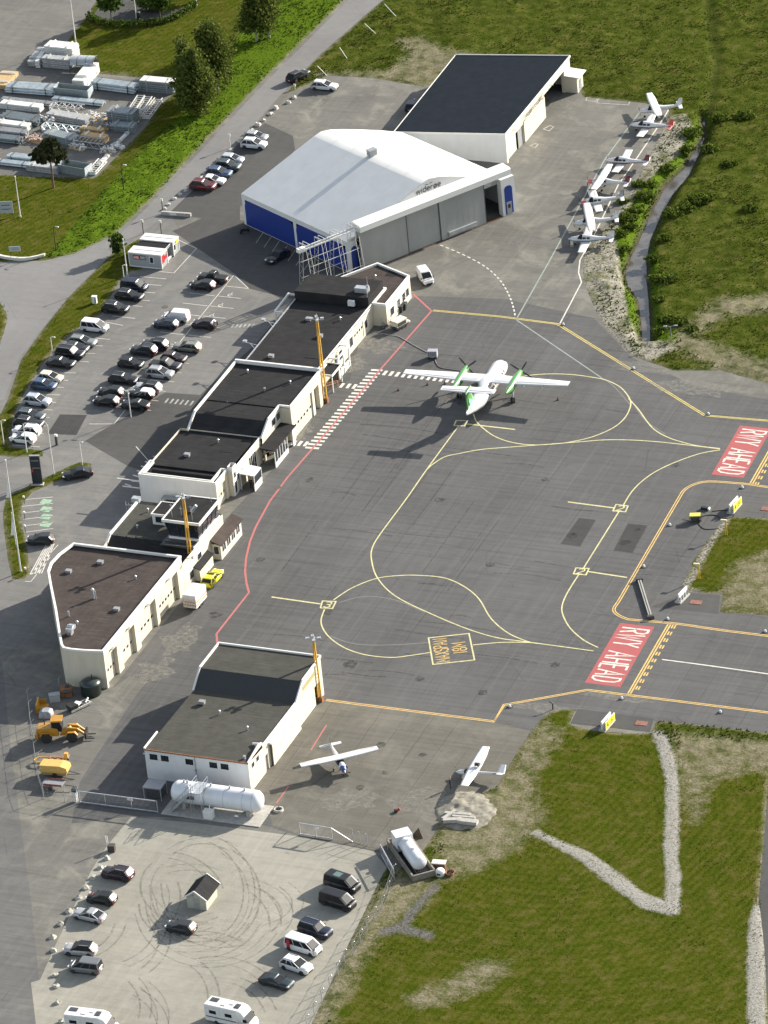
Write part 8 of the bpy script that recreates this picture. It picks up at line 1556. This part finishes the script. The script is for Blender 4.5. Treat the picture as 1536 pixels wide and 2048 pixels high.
# parking pocket behind the hedge
sheet('upper_parking', [(188,30),(230,-30),(420,-40),(392,6),(362,26),(320,40),(268,44),(222,44)], 0.1, A_DARK); 
for px, lab in (((180, 36), 'dark litter bin at the left end of the hedge'), ((278, 38), 'dark litter bin beside the flagpole at the hedge')): r_ = thing('litter_bin', lab, 'bin', at0(*px)); MB().cyl((0, 0, 0), (0, 0, 1.3), .32, 12).build('bin', M_BLACK, r_); MB().cyl((0, 0, 1.3), (0, 0, 1.42), .38, 12, r2=.2).build('lid', M_DGREY, r_)
# ------------------------------------------------------------------ people
def person(px, hd, label, top, legs, hair, lean=0.0, arms=None):
    r_ = thing('person', label, 'person', at0(*px), hd)
    J = [(0, 0, .95), (0, 0, 1.12), (lean * .4, 0, 1.38), (lean * .6, 0, 1.50), (lean * .7 + .02, 0, 1.64), (lean * .7 + .02, 0, 1.76)]; Rd = [.15, .14, .16, .065, .095, .085]; E_ = [(i, i + 1) for i in range(5)]
    for s in (-1, 1):
        k = len(J); J += [(0, s * .10, .90), (.03, s * .12, .50), (-.02, s * .12, .09), (.14, s * .13, .04)]; Rd += [.10, .065, .048, .04]; E_ += [(0, k), (k, k + 1), (k + 1, k + 2), (k + 2, k + 3)]
        k = len(J); a = (arms or [(.04, .30, 1.12, .12, .30, .88), (.04, .30, 1.12, .12, .30, .88)])[0 if s < 0 else 1]
        J += [(lean * .45, s * .20, 1.41), (a[0] + lean * .4, s * a[1], a[2]), (a[3] + lean * .4, s * a[4], a[5]), (a[3] + .07 + lean * .4, s * (a[4] - .01), a[5] - .09)]; Rd += [.065, .048, .036, .03]; E_ += [(2, k), (k, k + 1), (k + 1, k + 2), (k + 2, k + 3)]
    me = bpy.data.meshes.new('body'); me.from_pydata(J, E_, []); o = link('body', me, None); md = o.modifiers.new('skin', 'SKIN')
    for v, q in zip(me.skin_vertices[0].data, Rd): v.radius = (q, q)
    me.skin_vertices[0].data[0].use_root = True; o.modifiers.new('sub', 'SUBSURF').levels = 1
    dg = bpy.context.evaluated_depsgraph_get(); m2 = bpy.data.meshes.new_from_object(o.evaluated_get(dg)); bpy.data.objects.remove(o); m2.name = 'body'; m2.materials.clear()
    for m_ in (simple('skin', (.42, .26, .19), .6), top, legs, M_BLACK): m2.materials.append(m_)
    for p in m2.polygons:
        z = p.center.z; hand = abs(p.center.y) > .24 and z < .90
        p.material_index = 0 if z > 1.50 or hand else 1 if (z > .94 or (abs(p.center.y) > .22)) else 2 if z > .10 else 3; p.use_smooth = True
    b = link('body', m2, r_); cx = lean * .7 + .02
    MB().ring_loft([[V3(cx - .01 + k * math.cos(a), k * .92 * math.sin(a), z) for a in np.linspace(0, 2 * PI, 13)[:-1]] for z, k in ((1.70, .108), (1.77, .106), (1.83, .07), (1.85, .02))]).build('hair', hair, r_)
    mb = MB(); mb.box((cx + .10, 0, 1.66), (.035, .03, .05)); mb.build('nose', simple('skin', (.42, .26, .19)), r_)
person((901, 1577), math.radians(20), 'person in dark clothes standing at the nose of the ultralight', simple('cloth_navy', (.012, .016, .035), .9), simple('cloth_dark', (.03, .03, .035), .9), simple('hair_light', (.30, .22, .14), .8), .12, [(.2, .26, 1.18, .42, .18, 1.12), (.2, .26, 1.18, .42, .18, 1.12)])
person((503, 977), math.radians(-70), 'person in dark blue standing under the small white shelter', simple('cloth_navy', (.012, .016, .035), .9), simple('cloth_navy2', (.015, .018, .03), .9), simple('hair_grey', (.35, .34, .33), .8))
# ------------------------------------------------------------------ vegetation
def leaf_material(name, stops, trans=0.25):
    m, nt, b = _mat(name); t = NT(nt); g = t.new('ShaderNodeNewGeometry')
    v = t.coord('World'); n = t.noise(v, .35, 2)
    f = t.math('ADD', t.math('MULTIPLY', g.outputs['Random Per Island'], .65), t.math('MULTIPLY', n, .45))
    c = t.ramp(f, stops); t.link(c, b.inputs['Base Color']); b.inputs['Roughness'].default_value = .9; b.inputs['Specular IOR Level'].default_value = .03
    tr = t.new('ShaderNodeBsdfTranslucent'); t.link(c, tr.inputs['Color']); mx = t.new('ShaderNodeMixShader'); mx.inputs[0].default_value = trans
    out = nt.nodes['Material Output']; t.link(b.outputs[0], mx.inputs[1]); t.link(tr.outputs[0], mx.inputs[2]); t.link(mx.outputs[0], out.inputs['Surface']); return m
L_BIRCH = leaf_material('leaves_birch', [(.15, (.036, .056, .011)), (.5, (.080, .108, .022)), (.9, (.15, .175, .042))]); L_ROUND = leaf_material('leaves_round', [(.15, (.022, .045, .009)), (.5, (.050, .085, .016)), (.9, (.11, .15, .035))]); L_PINE = leaf_material('needles_pine', [(.15, (.016, .020, .009)), (.5, (.034, .042, .018)), (.9, (.07, .07, .03))], .1)
L_SHRUB = leaf_material('leaves_shrub', [(.15, (.036, .060, .008)), (.5, (.076, .112, .016)), (.9, (.14, .17, .036))]); L_GRASS = leaf_material('grass_blades', [(.12, (.030, .046, .006)), (.42, (.056, .076, .011)), (.65, (.086, .100, .018)), (.85, (.14, .132, .042)), (1.0, (.24, .21, .095))], .3); L_LUSH = leaf_material('lush_blades', [(.12, (.024, .042, .005)), (.5, (.046, .072, .009)), (.9, (.090, .110, .024))], .3)
def quads_mesh(name, C_, size, mat, parent=None, loc=None, flat=0.0, rng=RNG, tri=False):
    """one small randomly turned leaf-clump card per row of C_"""
    n = len(C_); a = rng.normal(size=(n, 3)); a[:, 2] *= (1 - flat); a /= np.linalg.norm(a, axis=1)[:, None] + 1e-9
    r_ = rng.normal(size=(n, 3)); b = np.cross(a, r_); b /= np.linalg.norm(b, axis=1)[:, None] + 1e-9; s = (size * rng.uniform(.55, 1.35, n))[:, None] if np.isscalar(size) else size[:, None]
    v = np.stack([C_ - a * s - b * s * .6, C_ + a * s * .6 - b * s * .7, C_ + a * s + b * s * .6, C_ - a * s * .7 + b * s * .7], 1).reshape(-1, 3).astype(np.float32)
    me = bpy.data.meshes.new(name); me.vertices.add(4 * n); me.vertices.foreach_set('co', v.ravel()); me.loops.add(4 * n); me.loops.foreach_set('vertex_index', np.arange(4 * n, dtype=np.int32)); me.polygons.add(n); me.polygons.foreach_set('loop_start', (np.arange(n) * 4).astype(np.int32)); me.update(); me.materials.append(mat); return link(name, me, parent, loc)
def tree(px, h, lobes, label, mat, trunk_r=.22, n=2600, leaf=.34, bark=None, group=None, name='birch_tree', skirt=0.0):
    r_ = thing(name, label, 'tree', at0(*px), 0, group); bk = bark or simple('bark', (.10, .085, .07), .9, var=.3); pts = []
    mb = MB(); mb.tube([V3(0, 0, -.1), V3(.1, .05, h * .35), V3(-.1, .1, h * .65), V3(0, 0, h * .92)], [trunk_r, trunk_r * .8, trunk_r * .5, trunk_r * .12], 8)
    tot = sum(w[3] * w[4] * w[5] for w in lobes)
    for (x, y, z, rx, ry, rz) in lobes:
        mb.tube([V3(0, 0, max(.5, z - rz * 1.0) if z - rz > .5 else h * .3), V3(x * .6, y * .6, z - rz * .35), V3(x, y, z + rz * .3)], [trunk_r * .45, trunk_r * .3, .03], 5)
        k = max(30, int(n * (rx * ry * rz) ** .8 / sum((q[3] * q[4] * q[5]) ** .8 for q in lobes)))
        d = RNG.normal(size=(k, 3)); d /= np.linalg.norm(d, axis=1)[:, None]; rad = RNG.uniform(.25, 1.0, k) ** .5 * RNG.uniform(.85, 1.18, k)
        bump_ = 1 + .22 * np.sin(d[:, 0] * 5 + x * 3) * np.cos(d[:, 1] * 4 + y) + .15 * np.sin(d[:, 2] * 8 + z)
        q = d * (rad * bump_)[:, None] * np.array([rx, ry, rz]) + np.array([x, y, z]); keep = vnoise(q[:, 0] * 3 + 40 + x, q[:, 2] * 3 + q[:, 1] * 2 + 40, 1.3, 77) > -.16; pts.append(q[keep])
    mb.build('trunk', bk, r_); quads_mesh('crown', np.concatenate(pts), leaf, mat, r_); return r_
def lob(h, w, n, z0=.25, seed=0, taper=.7):
    rs = random.Random(seed); out = []
    for i in range(n):
        f = (i + .5) / n; z = h * (z0 + (1 - z0) * f * .95); rr = w * (1 - taper * abs(f - .35) ** 1.2) * rs.uniform(.55, .8); a = rs.uniform(0, 6.28); d = w * .45 * (1 - f * .8) * rs.uniform(.3, 1); out.append((d * math.cos(a), d * math.sin(a), z, rr, rr, rr * rs.uniform(.8, 1.2)))
    return out
M_BARKB = simple('bark_birch', (.30, .29, .26), .85, var=.4, scale=5)
tree((397, 231), 14.0, lob(12.4, 3.9, 14, .16, 3), 'broad leafy tree nearest the main road, with foliage almost to the ground', L_BIRCH, .3, 13000, .21)
tree((378, 214), 13.2, lob(13.2, 2.9, 11, .2, 5), 'slim birch left of the broad tree, top split', L_BIRCH, .2, 6500, .20, M_BARKB)
tree((436, 186), 13.6, lob(13.6, 4.4, 13, .2, 8), 'leafy birch right behind the broad tree', L_BIRCH, .24, 10000, .21, M_BARKB)
tree((513, 84), 13.0, lob(13.0, 3.2, 11, .22, 11), 'slim birch by the upper road verge, left of two', L_BIRCH, .2, 7500, .20, M_BARKB)
tree((539, 76), 13.5, lob(13.5, 3.4, 12, .15, 14), 'dense birch by the upper road verge, right of two', L_BIRCH, .22, 8000, .20, M_BARKB)
tree((223, 44), 6.6, [(0, 0, 4.4, 1.9, 1.9, 1.9), (.7, .3, 3.6, 1.5, 1.5, 1.2), (-.8, -.2, 3.7, 1.4, 1.4, 1.2), (.1, 0, 5.4, 1.2, 1.2, 1.2)], 'round-headed young tree at the left of the hedge', L_ROUND, .14, 2400, .28, name='round_tree')
tree((321, 43), 6.6, [(0, 0, 4.4, 1.9, 1.9, 1.9), (.7, .3, 3.6, 1.5, 1.5, 1.2), (-.8, -.2, 3.7, 1.4, 1.4, 1.2), (.1, 0, 5.4, 1.2, 1.2, 1.2)], 'round-headed young tree at the right of the hedge', L_ROUND, .14, 2400, .28, name='round_tree')
tree((107, 376), 9.4, [(0, 0, 6.8, 2.2, 2.2, 1.6), (1.3, .2, 6.0, 1.6, 1.6, 1.0), (-1.4, -.2, 6.1, 1.6, 1.6, 1.0), (.3, 0, 8.2, 1.3, 1.3, 1.1), (-.4, .9, 6.6, 1.5, 1.4, 1.0)], 'dark pine with bare trunk on the lawn below the storage yard', L_PINE, .2, 3000, .30, simple('bark_pine', (.13, .08, .055), .9, var=.3), name='pine_tree')
tree((237, 512), 4.2, [(0, 0, 2.2, 1.2, 1.2, 1.7), (.3, .2, 3.2, .8, .8, .9)], 'small bushy tree on the grass left of the rental cabins', L_ROUND, .1, 900, .24, name='young_tree')
tree((300, 20), 3.0, [(0, 0, 1.6, 2.4, 1.6, 1.3), (2.0, .3, 1.5, 1.8, 1.4, 1.2)], 'wide low shrub behind the hedge between the round trees', L_ROUND, .1, 1600, .26, name='shrub')
tree((392, 2), 5.0, [(0, 0, 3.2, 1.8, 1.6, 1.6)], 'small tree at the right end of the hedge, cut by the top edge', L_ROUND, .1, 900, .26, name='young_tree')
# hedge
H = spline(ats([(176,38),(200,47),(222,51),(270,53),(322,48),(350,38),(375,24),(392,10)]), 10); pts = []
for a, b in zip(H, H[1:]):
    k = int((b - a).length * 95); f = RNG.uniform(0, 1, k)[:, None]; c = np.array(a)[None] * (1 - f) + np.array(b)[None] * f; pts.append(c + np.stack([RNG.normal(0, .32, k), RNG.normal(0, .32, k), RNG.uniform(.05, 1.15, k)], -1))
r_ = thing('hedge', 'low clipped hedge curving round the upper parking pocket', 'hedge', H[len(H) // 2]); quads_mesh('foliage', np.concatenate(pts) - np.array(H[len(H) // 2]), .16, L_ROUND, r_); mb = MB()
for p in H[::4]: mb.cyl(p - H[len(H) // 2], p - H[len(H) // 2] + V3(0, 0, .7), .05, 5)
mb.build('stems', simple('bark', (.1, .085, .07)), r_)
# shrubs along the stream
SH = [(1240,470,1.3),(1256,440,1.6),(1268,425,1.4),(1290,395,1.6),(1262,455,1.2),(1232,440,1.0),(1300,372,1.2),(1336,340,1.3),(1385,268,1.5),(1376,300,1.2),(1305,520,1.2),(1312,560,1.3),(1318,600,1.2),(1330,640,1.3),(1340,560,1.5),(1345,430,1.6),(1395,405,2.0),(1370,420,1.7),(1415,398,1.6),(1330,478,1.2),(1320,664,1.1),(1360,645,1.4),(1385,660,1.0),(1252,500,1.0),(1245,405,1.1),(1278,372,1.2),(1420,300,1.4),(1440,240,1.6),(1490,235,1.7),(1460,330,1.3),(1500,420,1.4)]
adj = ['low', 'round', 'spreading', 'bushy', 'leafy']
for i, (x, y, s) in enumerate(SH):
    s *= .78
    if i < 3: pass
    near = 'beside the upper stream bend' if y < 320 else 'on the bank behind the parked light aircraft' if x < 1300 and y < 480 else 'on the meadow bank of the lower stream' if y > 490 else 'in the meadow right of the stream'
    o = thing('willow_shrub', 'green willow shrub ' + near, 'shrub', at0(x, y), 0, 'willow shrubs ' + near); k = int(300 * s * s); d = RNG.normal(size=(k, 3)); d /= np.linalg.norm(d, axis=1)[:, None]; q = d * (RNG.uniform(.3, 1, k) ** .5 * (1 + .3 * np.sin(d[:, 0] * 6 + i) * np.cos(d[:, 1] * 5)))[:, None] * np.array([s * 1.35, s * 1.2, s * .5]) * (1 + .25 * vnoise(d[:, 0] * 2 + 30 + i, d[:, 1] * 2 + 30, .6, 5))[:, None] + np.array([0, 0, s * .3]); q = q[q[:, 2] > -.2]
    quads_mesh('foliage', q, .2, L_SHRUB, o); mb = MB()
    for a in range(4): mb.tube([V3(0, 0, -.3), V3(.3 * s * math.cos(a * 1.6), .3 * s * math.sin(a * 1.6), s * .7)], [.05, .02], 5)
    mb.build('stems', simple('bark', (.1, .085, .07)), o)
# tall grass (nobody could count it)
def blades(name, zones, density, hmin, hmax, mat, w=.16, seed=1, clump=.5):
    rng = np.random.default_rng(seed); A_ = GX.shape; N = int(density * (U.max() - U.min()) * (Wd.max() - Wd.min()))
    i = rng.integers(0, A_[0] - 1, N); j = rng.integers(0, A_[1] - 1, N); fi, fj = rng.random(N), rng.random(N)
    X = GX[i, j] + (GX[i, j + 1] - GX[i, j]) * fj + (GX[i + 1, j] - GX[i, j]) * fi; Y = GY[i, j] + (GY[i, j + 1] - GY[i, j]) * fj + (GY[i + 1, j] - GY[i, j]) * fi; Zv = GZ[i, j]
    s = {k: SD[k][i, j] for k in SD}; pv = np.minimum(s['paved'], -s['island']); cl = vnoise(X + 300, Y + 300, 2.1, seed + 5) + .6 * vnoise(X + 300, Y + 300, 6.5, seed + 9)
    keep = zones(s, pv) & (cl > rng.uniform(-.5, .5, N) * clump - .05); X, Y, Zv, cl = X[keep], Y[keep], Zv[keep], cl[keep]; n = len(X)
    hgt_ = (hmin + (hmax - hmin) * rng.random(n) * np.clip(.5 + cl * 1.3, .2, 1.4)); V_ = np.zeros((n, 3, 3, 3), np.float32)
    for k in range(3):
        a = rng.uniform(0, 2 * PI, n); ln = hgt_ * rng.uniform(.2, .8, n); dx, dy = np.cos(a), np.sin(a)
        V_[:, k, 0] = np.stack([X - dy * w, Y + dx * w, Zv - .05], -1); V_[:, k, 1] = np.stack([X + dy * w, Y - dx * w, Zv - .05], -1); V_[:, k, 2] = np.stack([X + dx * ln, Y + dy * ln, Zv + hgt_ * rng.uniform(.7, 1, n)], -1)
    me = bpy.data.meshes.new(name); m_ = n * 9; me.vertices.add(m_); me.vertices.foreach_set('co', V_.ravel()); me.loops.add(m_); me.loops.foreach_set('vertex_index', np.arange(m_, dtype=np.int32)); me.polygons.add(n * 3); me.polygons.foreach_set('loop_start', (np.arange(n * 3) * 3).astype(np.int32)); me.update(); me.materials.append(mat); tag(link(name, me), kind='stuff'); return n
nat = lambda s, pv: (pv < -.5) & (s['stream'] < -.1) & (s['gravel'] < -.1) & (s['lawn'] < -.3)
blades('meadow_grass', lambda s, pv: nat(s, pv) & (s['lush'] < .3) & (s['bare'] < .5), 6.0, .08, .38, L_GRASS, .15, 1, 1.6)
blades('verge_grass', lambda s, pv: (pv < -.4) & (s['lush'] > -.3) & (s['stream'] < .0) & (s['gravel'] < .2), 5.0, .10, .42, L_LUSH, .15, 2, 1.6)
blades('lawn_grass', lambda s, pv: (pv < -.2) & (s['lawn'] > .1) & (s['gravel'] < -.2) & (s['bare'] < .5), 3.0, .04, .16, L_LUSH, .10, 3, .8)
blades('bank_grass', lambda s, pv: (pv < -.6) & (s['gravel'] > .6) & (s['stream'] < -1), 2.6, .12, .45, L_LUSH, .15, 4, .15)
